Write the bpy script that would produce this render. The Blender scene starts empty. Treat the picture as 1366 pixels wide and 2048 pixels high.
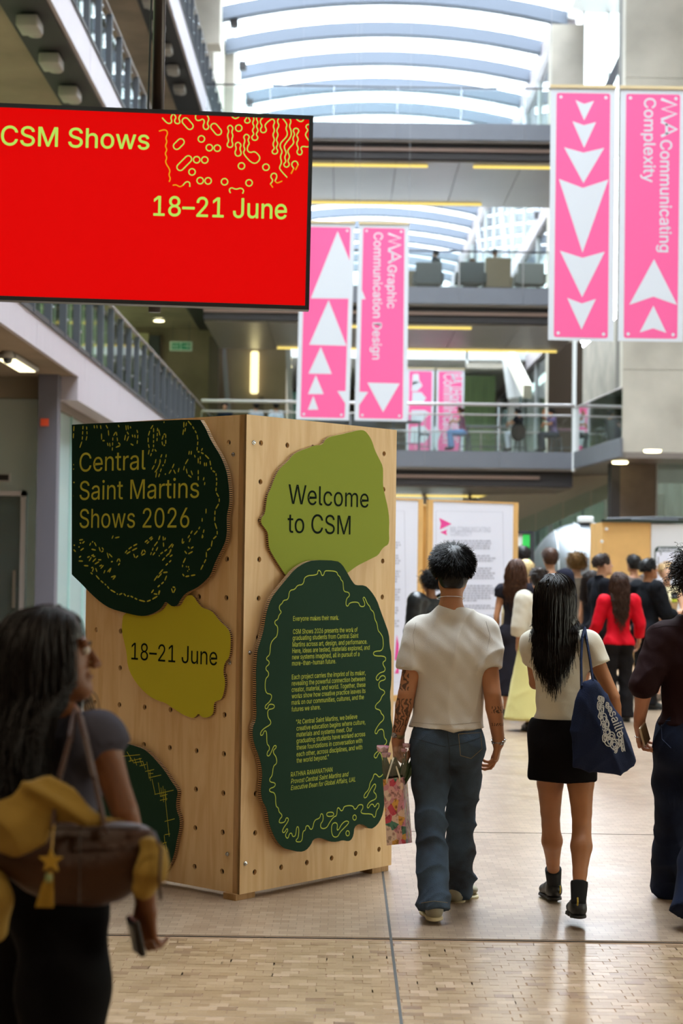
import bpy, math, random, os
import numpy as np
from mathutils import Vector, Matrix
from mathutils.geometry import tessellate_polygon
random.seed(7); RNG = np.random.RandomState(7)
SC = bpy.context.scene; COL = SC.collection

# ------------------------------------------------------------------ camera, world, sun, exposure
F_PX, PITCH, ROLL, EYE = 3478.0, 0.02791, 0.013665, 1.73          # for a 1366 x 2048 frame
FWD = Vector((0, math.cos(PITCH), math.sin(PITCH))); UPV = Vector((0, -math.sin(PITCH), math.cos(PITCH))); RGT = Vector((1, 0, 0))
cr, sr = math.cos(ROLL), math.sin(ROLL)
AX, AY = RGT * cr + UPV * sr, -RGT * sr + UPV * cr
cam_d = bpy.data.cameras.new('camera'); cam = bpy.data.objects.new('camera', cam_d); COL.objects.link(cam)
M = Matrix((AX, AY, -FWD)).transposed().to_4x4(); M.translation = (0, 0, EYE); cam.matrix_world = M
cam_d.sensor_fit = 'VERTICAL'; cam_d.sensor_height = 36.0; cam_d.sensor_width = 24.0
cam_d.lens = F_PX / 2048 * 36.0; cam_d.clip_end = 400
cam_d.dof.use_dof = True; cam_d.dof.focus_distance = 8.7; cam_d.dof.aperture_fstop = 3.0
SC.camera = cam
SC.view_settings.view_transform = 'Standard'; SC.view_settings.look = 'None'
SC.view_settings.gamma = 1.0; SC.view_settings.use_curve_mapping = False; SC.view_settings.exposure = 0.0
world = bpy.data.worlds.new('overcast_sky'); SC.world = world; world.use_nodes = True
bg = world.node_tree.nodes['Background']; bg.inputs[0].default_value = (0.86, 0.94, 1.0, 1); bg.inputs[1].default_value = 23.5
SC.cycles.use_denoising = True; SC.cycles.max_bounces = 8; SC.cycles.diffuse_bounces = 4; SC.cycles.glossy_bounces = 3
SC.cycles.transparent_max_bounces = 16; SC.cycles.transmission_bounces = 4; SC.cycles.sample_clamp_indirect = 6.0
SC.cycles.caustics_reflective = False; SC.cycles.caustics_refractive = False

def area(name, loc, size, power, color=(1, 1, 1), rot=(0, 0, 0), portal=False, sy=None):
    d = bpy.data.lights.new(name, 'AREA'); d.energy = power; d.color = color; d.shape = 'RECTANGLE'
    d.size = size; d.size_y = sy or size
    if portal: d.cycles.is_portal = True
    o = bpy.data.objects.new(name, d); COL.objects.link(o); o.location = loc; o.rotation_euler = rot
    return o
area('roof_portal', (1.6, 62, 23.4), 12.6, 1.0, portal=True, sy=117)
area('side_portal', (-9.4, 33, 13), 54, 1.0, rot=(0, -math.pi / 2, 0), portal=True, sy=15)
area('right_portal', (13.35, 8.5, 2.4), 4.2, 1.0, rot=(0, math.pi / 2, 0), portal=True, sy=13)

# ------------------------------------------------------------------ picture helpers
def ray(px, py):
    X, Y = (px - 683) / F_PX, (1024 - py) / F_PX
    return AX * X + AY * Y + FWD
EYEV = Vector((0, 0, EYE))
def at(px, py, Y):
    d = ray(px, py); return EYEV + d * (Y / d.y)
def on_plane(px, py, P0, N):
    d = ray(px, py); return EYEV + d * ((P0 - EYEV).dot(N) / d.dot(N))

# ------------------------------------------------------------------ tagging
def tag(o, label=None, cat=None, group=None, kind=None):
    if label: o['label'] = label
    if cat: o['category'] = cat
    if group: o['group'] = group
    if kind: o['kind'] = kind
    return o
def empty(name, loc=(0, 0, 0), rz=0.0, label=None, cat=None, group=None, kind=None):
    o = bpy.data.objects.new(name, None); COL.objects.link(o); o.location = loc; o.rotation_euler = (0, 0, rz)
    o.empty_display_size = 0.1
    return tag(o, label, cat, group, kind)

# ------------------------------------------------------------------ mesh builder
class MB:
    def __init__(s): s.v = []; s.f = []; s.uv = None; s.smooth = False
    def add(s, vs, fs):
        n = len(s.v); s.v.extend(tuple(p) for p in vs); s.f.extend(tuple(i + n for i in f) for f in fs); return s
    def box(s, x0, x1, y0, y1, z0, z1):
        return s.add([(x0, y0, z0), (x1, y0, z0), (x1, y1, z0), (x0, y1, z0), (x0, y0, z1), (x1, y0, z1), (x1, y1, z1), (x0, y1, z1)],
                     [(0, 3, 2, 1), (4, 5, 6, 7), (0, 1, 5, 4), (1, 2, 6, 5), (2, 3, 7, 6), (3, 0, 4, 7)])
    def obox(s, c, ex, ey, ez):           # centre + half axes
        c, ex, ey, ez = map(Vector, (c, ex, ey, ez))
        vs = [c + ex * a + ey * b + ez * d for d in (-1, 1) for a, b in ((-1, -1), (1, -1), (1, 1), (-1, 1))]
        return s.add(vs, [(0, 3, 2, 1), (4, 5, 6, 7), (0, 1, 5, 4), (1, 2, 6, 5), (2, 3, 7, 6), (3, 0, 4, 7)])
    def bevbox(s, c, hx, hy, hz, r=0.01, ex=(1, 0, 0), ey=(0, 1, 0), ez=(0, 0, 1)):
        c, ex, ey, ez = Vector(c), Vector(ex), Vector(ey), Vector(ez); n = len(s.v)
        import bmesh
        bm = bmesh.new(); bmesh.ops.create_cube(bm, size=2)
        for v in bm.verts: v.co = Vector((v.co.x * hx, v.co.y * hy, v.co.z * hz))
        bmesh.ops.bevel(bm, geom=bm.edges[:], offset=r, segments=2, affect='EDGES', profile=0.5)
        bm.verts.index_update()
        vs = [c + ex * v.co.x + ey * v.co.y + ez * v.co.z for v in bm.verts]; fs = [[v.index for v in f.verts] for f in bm.faces]; bm.free()
        return s.add(vs, fs)
    def bar(s, a, b, w, d=None, side=(0, 0, 1)):
        a, b = Vector(a), Vector(b); t = (b - a); L = t.length; t = t / L; sd = Vector(side)
        if abs(t.dot(sd)) > .95: sd = Vector((0, 1, 0))
        ex = t.cross(sd).normalized(); ey = ex.cross(t)
        return s.obox((a + b) / 2, ex * w / 2, ey * (d or w) / 2, t * L / 2)
    def tube(s, pts, r, n=8, closed=False, caps=True):
        pts = [Vector(p) for p in pts]; m = len(pts); rr = r if isinstance(r, (list, tuple)) else [r] * m
        up = None; base = len(s.v)
        for i, p in enumerate(pts):
            if closed: t = pts[(i + 1) % m] - pts[i - 1]
            else: t = pts[min(i + 1, m - 1)] - pts[max(i - 1, 0)]
            t = t.normalized() if t.length > 1e-9 else Vector((0, 0, 1))
            if up is None: up = t.orthogonal().normalized()
            up = (up - t * up.dot(t)); up = up.normalized() if up.length > 1e-6 else t.orthogonal().normalized()
            bx = t.cross(up)
            for k in range(n):
                a = 2 * math.pi * k / n; s.v.append(tuple(p + (up * math.cos(a) + bx * math.sin(a)) * rr[i]))
        for i in range(m if closed else m - 1):
            for k in range(n):
                a, b = base + i * n, base + ((i + 1) % m) * n
                s.f.append((a + k, a + (k + 1) % n, b + (k + 1) % n, b + k))
        if caps and not closed:
            s.f.append(tuple(base + k for k in reversed(range(n)))); s.f.append(tuple(base + (m - 1) * n + k for k in range(n)))
        return s
    def lathe(s, c, prof, n=20, ax=(0, 0, 1)):
        ax = Vector(ax).normalized(); u = ax.orthogonal().normalized(); w = ax.cross(u); c = Vector(c)
        b = len(s.v); m = len(prof)
        for r, z in prof:
            for k in range(n):
                a = 2 * math.pi * k / n; s.v.append(tuple(c + ax * z + (u * math.cos(a) + w * math.sin(a)) * r))
        for i in range(m - 1):
            for k in range(n):
                p, q = b + i * n, b + (i + 1) * n; s.f.append((p + k, p + (k + 1) % n, q + (k + 1) % n, q + k))
        s.f.append(tuple(b + k for k in reversed(range(n)))); s.f.append(tuple(b + (m - 1) * n + k for k in range(n)))
        return s
    def prism(s, outline, fr, t0, t1, holes=()):      # 2D outline in frame fr=(O,ex,ey,n) extruded between t0..t1 along n; edge UVs
        O, ex, ey, n = fr; loops = [list(outline)] + [list(h) for h in holes]
        def area2(l): return sum(l[i - 1][0] * l[i][1] - l[i][0] * l[i - 1][1] for i in range(len(l)))
        if area2(loops[0]) < 0: loops[0].reverse()
        for l in loops[1:]:
            if area2(l) > 0: l.reverse()
        flat = [p for l in loops for p in l]; b = len(s.v); N = len(flat)
        for t in (t1, t0):
            s.v.extend(tuple(O + ex * p[0] + ey * p[1] + n * t) for p in flat)
        tris = tessellate_polygon([[Vector((p[0], p[1], 0)) for p in l] for l in loops])
        for a, c, d in tris:
            A, B, D = flat[a], flat[c], flat[d]
            if (B[0] - A[0]) * (D[1] - A[1]) - (B[1] - A[1]) * (D[0] - A[0]) < 0: c, d = d, c
            s.f.append((b + a, b + c, b + d)); s.f.append((b + N + a, b + N + d, b + N + c))
        if s.uv is None: s.uv = {}
        k = 0
        for l in loops:
            m = len(l); acc = 0
            for i in range(m):
                j = (i + 1) % m; dl = math.hypot(l[j][0] - l[i][0], l[j][1] - l[i][1])
                s.uv[len(s.f)] = [(acc, t0), (acc + dl, t0), (acc + dl, t1), (acc, t1)]
                s.f.append((b + N + k + i, b + N + k + j, b + k + j, b + k + i)); acc += dl
            k += m
        return s
    def mesh(s, name, mat=None, smooth=None):
        me = bpy.data.meshes.new(name); me.from_pydata(s.v, [], s.f)
        if smooth or (smooth is None and s.smooth): me.polygons.foreach_set('use_smooth', [True] * len(me.polygons))
        if s.uv:
            ul = me.uv_layers.new(name='UVMap')
            for fi, c in s.uv.items():
                for li, q in zip(me.polygons[fi].loop_indices, c): ul.data[li].uv = q
        for m in (mat if isinstance(mat, (list, tuple)) else [mat]):
            if m: me.materials.append(m)
        me.update(); return me
    def build(s, name, mat, parent=None, label=None, smooth=None, world=True):
        o = bpy.data.objects.new(name, s.mesh(name, mat, smooth)); COL.objects.link(o)
        if parent is not None:
            o.parent = parent
            if world: o.matrix_parent_inverse = PINV(parent)
        if label: o['label'] = label
        return o
def MW(o):
    m = Matrix.Translation(o.location) @ o.rotation_euler.to_matrix().to_4x4()
    return (MW(o.parent) @ o.matrix_parent_inverse @ m) if o.parent else m
def PINV(o): return MW(o).inverted()
def dup(root, loc=None, rz=None, label=None, group=None, parent=None):
    r = root.copy(); COL.objects.link(r)
    if parent is not None:
        k = root.matrix_parent_inverse.copy(); r.parent = parent; r.matrix_parent_inverse = k
    if loc is not None: r.location = loc
    if rz is not None: r.rotation_euler = (0, 0, rz)
    if label: r['label'] = label
    if group: r['group'] = group
    for ch in KIDS(root): dup(ch, parent=r)
    return r
def KIDS(o): return [c for c in bpy.data.objects if c.parent == o]

# ------------------------------------------------------------------ materials
def lin(h):
    if isinstance(h, str):
        h = h.lstrip('#'); c = [int(h[i:i + 2], 16) / 255 for i in (0, 2, 4)]
    else: c = [x / 255 for x in h]
    return tuple(x / 12.92 if x <= .04045 else ((x + .055) / 1.055) ** 2.4 for x in c) + (1,)
class NT:
    def __init__(s, m): s.t = m.node_tree; s.n = s.t.nodes; s.l = s.t.links; s.b = s.n.get('Principled BSDF')
    def new(s, ty, **k):
        n = s.n.new(ty)
        for a, b in k.items():
            if isinstance(a, str) and a.startswith('i_'): n.inputs[a[2:]].default_value = b
            else: setattr(n, a, b)
        return n
    def link(s, a, b): s.l.new(a, b)
_m = {}
def mat(name, col, rough=.6, metal=0., var=0., vscale=4., bump=0., bscale=60., stretch=None, spec=.5, emit=0., sheen=0., coat=0., alpha=None, col2=None, trans=0.):
    if name in _m: return _m[name]
    m = bpy.data.materials.new(name); m.use_nodes = True; t = NT(m); b = t.b
    c = lin(col); b.inputs['Base Color'].default_value = c; b.inputs['Roughness'].default_value = rough
    b.inputs['Metallic'].default_value = metal; b.inputs['Specular IOR Level'].default_value = spec
    if sheen: b.inputs['Sheen Weight'].default_value = sheen
    if coat: b.inputs['Coat Weight'].default_value = coat; b.inputs['Coat Roughness'].default_value = .1
    if emit: b.inputs['Emission Color'].default_value = c; b.inputs['Emission Strength'].default_value = emit
    if trans: b.inputs['Transmission Weight'].default_value = trans
    if var or bump:
        tc = t.new('ShaderNodeTexCoord'); mp = t.new('ShaderNodeMapping'); t.link(tc.outputs['Object'], mp.inputs[0])
        if stretch: mp.inputs['Scale'].default_value = stretch
    if var:
        ns = t.new('ShaderNodeTexNoise'); ns.inputs['Scale'].default_value = vscale; ns.inputs['Detail'].default_value = 5
        t.link(mp.outputs[0], ns.inputs['Vector'])
        mx = t.new('ShaderNodeMix', data_type='RGBA'); c2 = lin(col2) if col2 else tuple(x * (1 - var) for x in c[:3]) + (1,)
        mx.inputs[6].default_value = tuple(min(1, x * (1 + var * .6)) for x in c[:3]) + (1,) if not col2 else c; mx.inputs[7].default_value = c2
        rp = t.new('ShaderNodeMapRange'); rp.inputs[1].default_value = .3; rp.inputs[2].default_value = .7
        t.link(ns.outputs[0], rp.inputs[0]); t.link(rp.outputs[0], mx.inputs[0]); t.link(mx.outputs[2], b.inputs['Base Color'])
    if bump:
        nb = t.new('ShaderNodeTexNoise'); nb.inputs['Scale'].default_value = bscale; nb.inputs['Detail'].default_value = 3
        t.link(mp.outputs[0], nb.inputs['Vector']); bn = t.new('ShaderNodeBump'); bn.inputs['Strength'].default_value = bump; bn.inputs['Distance'].default_value = .01
        t.link(nb.outputs[0], bn.inputs['Height']); t.link(bn.outputs[0], b.inputs['Normal'])
    _m[name] = m; return m
def glass(name, tint=(.93, .98, .97), refl=.12, rough=.03, haze=0., hazecol=(.8, .88, .86)):
    """thin pane: see-through with a little gloss and, if frosted, a scattering film"""
    if name in _m: return _m[name]
    m = bpy.data.materials.new(name); m.use_nodes = True; t = NT(m); t.n.remove(t.b)
    out = t.n['Material Output']; tr = t.new('ShaderNodeBsdfTransparent'); tr.inputs[0].default_value = (*tint, 1)
    gl = t.new('ShaderNodeBsdfGlossy'); gl.inputs['Roughness'].default_value = rough
    fr = t.new('ShaderNodeFresnel'); fr.inputs[0].default_value = 1.45
    mu = t.new('ShaderNodeMath', operation='MULTIPLY_ADD'); mu.inputs[1].default_value = .8; mu.inputs[2].default_value = refl * .3; mu.use_clamp = True
    t.link(fr.outputs[0], mu.inputs[0]); mx = t.new('ShaderNodeMixShader'); t.link(mu.outputs[0], mx.inputs[0]); t.link(tr.outputs[0], mx.inputs[1]); t.link(gl.outputs[0], mx.inputs[2])
    last = mx
    if haze:
        df = t.new('ShaderNodeBsdfDiffuse'); df.inputs[0].default_value = (*hazecol, 1); tl = t.new('ShaderNodeBsdfTranslucent'); tl.inputs[0].default_value = (*hazecol, 1)
        m1 = t.new('ShaderNodeMixShader'); m1.inputs[0].default_value = .5; t.link(df.outputs[0], m1.inputs[1]); t.link(tl.outputs[0], m1.inputs[2])
        m2 = t.new('ShaderNodeMixShader'); m2.inputs[0].default_value = haze; t.link(mx.outputs[0], m2.inputs[1]); t.link(m1.outputs[0], m2.inputs[2]); last = m2
    t.link(last.outputs[0], out.inputs[0]); _m[name] = m; return m
def emis(name, col, s):
    if name in _m: return _m[name]
    m = bpy.data.materials.new(name); m.use_nodes = True; t = NT(m); b = t.b; b.inputs['Base Color'].default_value = (.02, .02, .02, 1)
    b.inputs['Specular IOR Level'].default_value = 0; b.inputs['Roughness'].default_value = 1; b.inputs['Base Color'].default_value = (.004, .004, .004, 1); b.inputs['Emission Color'].default_value = lin(col); b.inputs['Emission Strength'].default_value = s; _m[name] = m; return m

# ------------------------------------------------------------------ lettering and strokes
_fp = os.path.join(bpy.utils.system_resource('DATAFILES') or '', 'fonts', 'Inter.woff2')
try: FONT = bpy.data.fonts.load(_fp)
except Exception: FONT = None
def text_bits(s, weight=0.0, space=1.0, shear=0.):
    cu = bpy.data.curves.new('t', 'FONT'); cu.body = s; cu.size = 1; cu.offset = weight; cu.resolution_u = 3; cu.space_character = space; cu.shear = shear
    if FONT: cu.font = FONT
    o = bpy.data.objects.new('t', cu); COL.objects.link(o)
    dg = bpy.context.evaluated_depsgraph_get(); me = o.evaluated_get(dg).to_mesh()
    v = np.array([tuple(x.co)[:2] for x in me.vertices]).reshape(-1, 2); f = [tuple(p.vertices) for p in me.polygons]
    o.evaluated_get(dg).to_mesh_clear(); bpy.data.objects.remove(o); bpy.data.curves.remove(cu)
    return v, f
_v, _ = text_bits('H'); CAPS = .7273 / float(_v[:, 1].max() - _v[:, 1].min())
def letter(mb, s, fr, x0, y0, x1=None, size=None, weight=0., xs=1., space=1., shear=0., t=.001, y1=None, bold=None):
    """line of text on frame fr=(O,ex,ey,n): baseline start (x0,y0); width to x1 (or size)"""
    v, f = text_bits(s, 0, space, shear)
    if not len(v): return mb
    O, ex, ey, n = fr; w = v[:, 0].max() - v[:, 0].min(); mnx = v[:, 0].min()
    sx = (x1 - x0) / w if x1 is not None else size * xs
    sy = size * CAPS if size else sx
    dy = 0 if y1 is None else (y1 - y0)
    if bold is None: bold = weight * sy * .6
    if bold:
        for i, (du, dv) in enumerate(((-1, 0), (1, 0), (0, -1), (0, 1))):
            letter(mb, s, (O + ex * du * bold + ey * dv * bold, ex, ey, n), x0, y0, x1, size, 0, xs, space, shear, t + .00002 * (i + 1), y1, 0)
    vs = []
    for a, b in v:
        u = (a - mnx) * sx; q = y0 + b * sy + (dy * u / (x1 - x0) if dy else 0)
        vs.append(O + ex * (x0 + u) + ey * q + n * t)
    up = ex.cross(ey).dot(n) > 0
    return mb.add(vs, f if up else [tuple(reversed(q)) for q in f])
def chaikin(p, closed=False, it=2):
    p = [tuple(q) for q in p]
    for _ in range(it):
        o = []; m = len(p)
        if not closed: o.append(p[0])
        for i in range(m if closed else m - 1):
            a, b = p[i], p[(i + 1) % m]
            o.append((a[0] * .75 + b[0] * .25, a[1] * .75 + b[1] * .25)); o.append((a[0] * .25 + b[0] * .75, a[1] * .25 + b[1] * .75))
        if not closed: o.append(p[-1])
        p = o
    return p
def stroke(mb, pts, w, fr, t=.0012, closed=False, cap=True):
    O, ex, ey, n = fr; m = len(pts); L = []; R = []; P = [Vector(p) for p in pts]
    for i, p in enumerate(P):
        a = P[i - 1] if (i or closed) else P[i]; b = P[(i + 1) % m] if (i < m - 1 or closed) else P[i]
        d = b - a; d = d.normalized() if d.length > 1e-9 else Vector((1, 0)); q = Vector((-d.y, d.x)) * w / 2
        if cap and not closed:
            if i == 0: p = p - d * w * .35
            if i == m - 1: p = p + d * w * .35
        L.append(p + q); R.append(p - q)
    vs = [O + ex * a.x + ey * a.y + n * t for a in L + R]
    fs = [(i, m + i, m + (i + 1) % m, (i + 1) % m) for i in range(m if closed else m - 1)]
    if ex.cross(ey).dot(n) < 0: fs = [tuple(reversed(f)) for f in fs]
    return mb.add(vs, fs)
def circ(cx, cy, r, n=16, ry=None): return [(cx + r * math.cos(2 * math.pi * i / n), cy + (ry or r) * math.sin(2 * math.pi * i / n)) for i in range(n)]
def poly(mb, pts, fr, t=.001):
    O, ex, ey, n = fr; tr = tessellate_polygon([[Vector((p[0], p[1], 0)) for p in pts]]); fs = []
    for a, b, c in tr:
        A, B, D = pts[a], pts[b], pts[c]; ccw = (B[0] - A[0]) * (D[1] - A[1]) - (B[1] - A[1]) * (D[0] - A[0]) > 0
        fs.append((a, b, c) if ccw == (ex.cross(ey).dot(n) > 0) else (a, c, b))
    return mb.add([O + ex * p[0] + ey * p[1] + n * t for p in pts], fs)
# ------------------------------------------------------------------ distance-field bodies (surface nets)
def V3(p): return np.array(tuple(p), dtype=np.float64)
class Prim: pass
def cap(a, b, ra, rb=None, k=.02, side=None, kx=1., f0=False, f1=False, sub=False):
    p = Prim(); a, b = V3(a), V3(b); rb = ra if rb is None else rb; ba = b - a; L2 = max(ba @ ba, 1e-12); L = math.sqrt(L2)
    R = max(ra, rb) * max(1, kx); p.lo = np.minimum(a, b) - R; p.hi = np.maximum(a, b) + R; p.k = k; p.sub = sub
    s = None if side is None else V3(side) / np.linalg.norm(V3(side))
    def fn(X, Y, Z):
        x, y, z = X - a[0], Y - a[1], Z - a[2]; tl = (x * ba[0] + y * ba[1] + z * ba[2]) / L2; t = np.clip(tl, 0, 1)
        x, y, z = x - t * ba[0], y - t * ba[1], z - t * ba[2]; q = x * x + y * y + z * z
        if s is not None:
            qs = x * s[0] + y * s[1] + z * s[2]; q = q + qs * qs * (1 / kx ** 2 - 1)
        d = np.sqrt(np.maximum(q, 1e-12)) - (ra + (rb - ra) * t)
        if f0: d = np.maximum(d, -tl * L)
        if f1: d = np.maximum(d, (tl - 1) * L)
        return d
    p.fn = fn; return p
def ell(c, r, R=None, k=.02, sub=False):
    p = Prim(); c = V3(c); r = V3(r); m = r.max(); p.lo = c - m; p.hi = c + m; p.k = k; p.sub = sub
    Rm = None if R is None else np.array(R)
    def fn(X, Y, Z):
        x, y, z = X - c[0], Y - c[1], Z - c[2]
        if Rm is not None: x, y, z = (x * Rm[0, i] + y * Rm[1, i] + z * Rm[2, i] for i in range(3))
        k0 = np.sqrt((x / r[0]) ** 2 + (y / r[1]) ** 2 + (z / r[2]) ** 2) + 1e-9; k1 = np.sqrt((x / r[0] ** 2) ** 2 + (y / r[1] ** 2) ** 2 + (z / r[2] ** 2) ** 2) + 1e-9
        return k0 * (k0 - 1) / k1
    p.fn = fn; return p
def chainp(pts, rs, k=.02, **kw):
    return [cap(pts[i], pts[i + 1], rs[i], rs[i + 1], k=k, **kw) for i in range(len(pts) - 1)]
def field(prims, h, cuts=(), pad=None):
    add = [p for p in prims if not p.sub]
    lo = np.min([p.lo for p in add], 0) - 3 * h; hi = np.max([p.hi for p in add], 0) + 3 * h
    for n, o in cuts:                      # axis-aligned trimming of the grid where a cut allows it
        n = np.array(n, float)
        for ax in range(3):
            if abs(n[ax]) > .999:
                if n[ax] > 0: hi[ax] = min(hi[ax], o + 3 * h)
                else: lo[ax] = max(lo[ax], -o - 3 * h)
    N = np.maximum(np.ceil((hi - lo) / h).astype(int) + 1, 4)
    ax = [lo[i] + h * np.arange(N[i]) for i in range(3)]
    Fd = np.full(N, 1.0, dtype=np.float32)
    for p in prims:
        m = p.k + 3 * h; i0 = [max(0, int((p.lo[i] - m - lo[i]) / h)) for i in range(3)]; i1 = [min(N[i], int((p.hi[i] + m - lo[i]) / h) + 2) for i in range(3)]
        if any(i1[i] <= i0[i] for i in range(3)): continue
        sl = tuple(slice(i0[i], i1[i]) for i in range(3))
        X, Y, Z = ax[0][sl[0]][:, None, None], ax[1][sl[1]][None, :, None], ax[2][sl[2]][None, None, :]
        d = p.fn(X, Y, Z).astype(np.float32); A = Fd[sl]; k = max(p.k, 1e-5)
        if p.sub:
            hh = np.clip(.5 - .5 * (A + d) / k, 0, 1); Fd[sl] = A * (1 - hh) - d * hh + k * hh * (1 - hh)
        else:
            hh = np.clip(.5 + .5 * (d - A) / k, 0, 1); Fd[sl] = d * (1 - hh) + A * hh - k * hh * (1 - hh)
    X, Y, Z = ax[0][:, None, None], ax[1][None, :, None], ax[2][None, None, :]
    for n, o in cuts: Fd = np.maximum(Fd, (X * n[0] + Y * n[1] + Z * n[2] - o).astype(np.float32))
    Fd[0], Fd[-1], Fd[:, 0], Fd[:, -1], Fd[:, :, 0], Fd[:, :, -1] = 1, 1, 1, 1, 1, 1
    return Fd, lo
def nets(Fd, lo, h):
    S = Fd < 0; nx, ny, nz = Fd.shape
    c = np.zeros((nx - 1, ny - 1, nz - 1), np.int8)
    for i in (0, 1):
        for j in (0, 1):
            for k in (0, 1): c += S[i:nx - 1 + i, j:ny - 1 + j, k:nz - 1 + k]
    act = (c > 0) & (c < 8); I = np.argwhere(act); idx = -np.ones(act.shape, np.int64); idx[act] = np.arange(len(I))
    acc = np.zeros((len(I), 3)); cnt = np.zeros(len(I)); C8 = [(i, j, k) for i in (0, 1) for j in (0, 1) for k in (0, 1)]
    val = {q: Fd[I[:, 0] + q[0], I[:, 1] + q[1], I[:, 2] + q[2]] for q in C8}
    for a in C8:
        for d in range(3):
            if a[d] == 0:
                b = list(a); b[d] = 1; b = tuple(b); va, vb = val[a], val[b]; m = (va < 0) != (vb < 0)
                t = np.where(m, va / np.where(m, va - vb, 1), 0); P = np.tile(np.array(a, float), (len(I), 1)); P[:, d] += t
                acc += P * m[:, None]; cnt += m
    V = lo + h * (I + acc / np.maximum(cnt, 1)[:, None]); Q = []
    for d in range(3):
        e1, e2 = [(1, 2), (2, 0), (0, 1)][d]
        sA = [slice(None)] * 3; sB = [slice(None)] * 3; sA[d] = slice(0, -1); sB[d] = slice(1, None)
        A, B = S[tuple(sA)], S[tuple(sB)]; ch = np.argwhere(A != B)
        ch = ch[(ch[:, e1] > 0) & (ch[:, e2] > 0) & (ch[:, e1] < Fd.shape[e1] - 1) & (ch[:, e2] < Fd.shape[e2] - 1)]
        ins = A[ch[:, 0], ch[:, 1], ch[:, 2]]
        def ci(o1, o2):
            q = ch.copy(); q[:, e1] += o1; q[:, e2] += o2; return idx[q[:, 0], q[:, 1], q[:, 2]]
        q = np.stack([ci(-1, -1), ci(0, -1), ci(0, 0), ci(-1, 0)], 1); q[~ins] = q[~ins][:, ::-1]; Q.append(q)
    return V, np.concatenate(Q)
def folds(P, amp, dirs, seed=0, freq=14., ridge=True):
    r = np.random.RandomState(seed); o = np.zeros(len(P))
    for d, a in dirs:
        d = np.array(d, float); w = P @ d * freq + 1.6 * np.sin(P @ r.randn(3) * 5 + r.rand() * 6) + .9 * np.sin(P @ r.randn(3) * 11 + r.rand() * 6)
        s = np.sin(w); e = .5 + .5 * np.sin(P @ r.randn(3) * 6 + r.rand() * 6)
        o += a * ((1 - np.abs(s)) ** 1.5 * 1.4 - .5 if ridge else s) * e
    return o * amp
def vnormals(V, Q):
    n = np.cross(V[Q[:, 2]] - V[Q[:, 0]], V[Q[:, 3]] - V[Q[:, 1]]); o = np.zeros_like(V)
    for i in range(4): np.add.at(o, Q[:, i], n)
    return o / (np.linalg.norm(o, axis=1)[:, None] + 1e-12)
def npmesh(name, parts, m):
    vs = np.concatenate([p[0] for p in parts]); off = 0; qs = []
    for v, q in parts: qs.append(q + off); off += len(v)
    q = np.concatenate(qs); me = bpy.data.meshes.new(name)
    me.vertices.add(len(vs)); me.vertices.foreach_set('co', vs.astype(np.float32).ravel())
    nl = q.shape[1]; me.loops.add(len(q) * nl); me.loops.foreach_set('vertex_index', q.astype(np.int32).ravel())
    me.polygons.add(len(q)); me.polygons.foreach_set('loop_start', np.arange(0, len(q) * nl, nl, dtype=np.int32)); me.polygons.foreach_set('loop_total', np.full(len(q), nl, np.int32))
    me.polygons.foreach_set('use_smooth', [True] * len(q)); me.update(calc_edges=True)
    if m: me.materials.append(m)
    return me
def sdf_part(name, prims, h, m, parent, cuts=(), disp=None, smooth=1, extra=(), label=None):
    Fd, lo = field(prims, h, cuts); V, Q = nets(Fd, lo, h)
    if len(V) == 0: return None
    for _ in range(smooth):                # light relaxation
        A = np.zeros_like(V); n = np.zeros(len(V))
        for i, j in ((0, 1), (1, 2), (2, 3), (3, 0)):
            np.add.at(A, Q[:, i], V[Q[:, j]]); np.add.at(n, Q[:, i], 1)
            np.add.at(A, Q[:, j], V[Q[:, i]]); np.add.at(n, Q[:, j], 1)
        V = V * .5 + .5 * A / np.maximum(n, 1)[:, None]
    if disp is not None: V = V + vnormals(V, Q) * disp(V)[:, None]
    me = npmesh(name, [(V, Q)] + list(extra), m); o = bpy.data.objects.new(name, me); COL.objects.link(o)
    if parent is not None: o.parent = parent
    if label: o['label'] = label
    return o
def sdf_geo(prims, h, cuts=()):
    Fd, lo = field(prims, h, cuts); return nets(Fd, lo, h)
def sdf_eval(prims, P):
    o = np.full(len(P), 9.)
    for p in prims:
        if p.sub: continue
        o = np.minimum(o, p.fn(P[:, 0], P[:, 1], P[:, 2]))
    return o
def tubes(paths, rad, n=3):
    """paths (N,S,3), rad (N,S) -> quads"""
    Np, S, _ = paths.shape; T = np.gradient(paths, axis=1); T /= np.linalg.norm(T, axis=2)[..., None] + 1e-9
    ref = np.array([.31, .53, .79]); U = np.cross(T, ref); U /= np.linalg.norm(U, axis=2)[..., None] + 1e-9; W = np.cross(T, U)
    a = 2 * np.pi * np.arange(n) / n
    V = paths[:, :, None, :] + rad[:, :, None, None] * (U[:, :, None, :] * np.cos(a)[None, None, :, None] + W[:, :, None, :] * np.sin(a)[None, None, :, None])
    ids = np.arange(Np * S * n).reshape(Np, S, n); A = ids[:, :-1]; B = ids[:, 1:]
    q = np.stack([A, np.roll(A, -1, 2), np.roll(B, -1, 2), B], -1).reshape(-1, 4)
    return V.reshape(-1, 3), q
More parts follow.
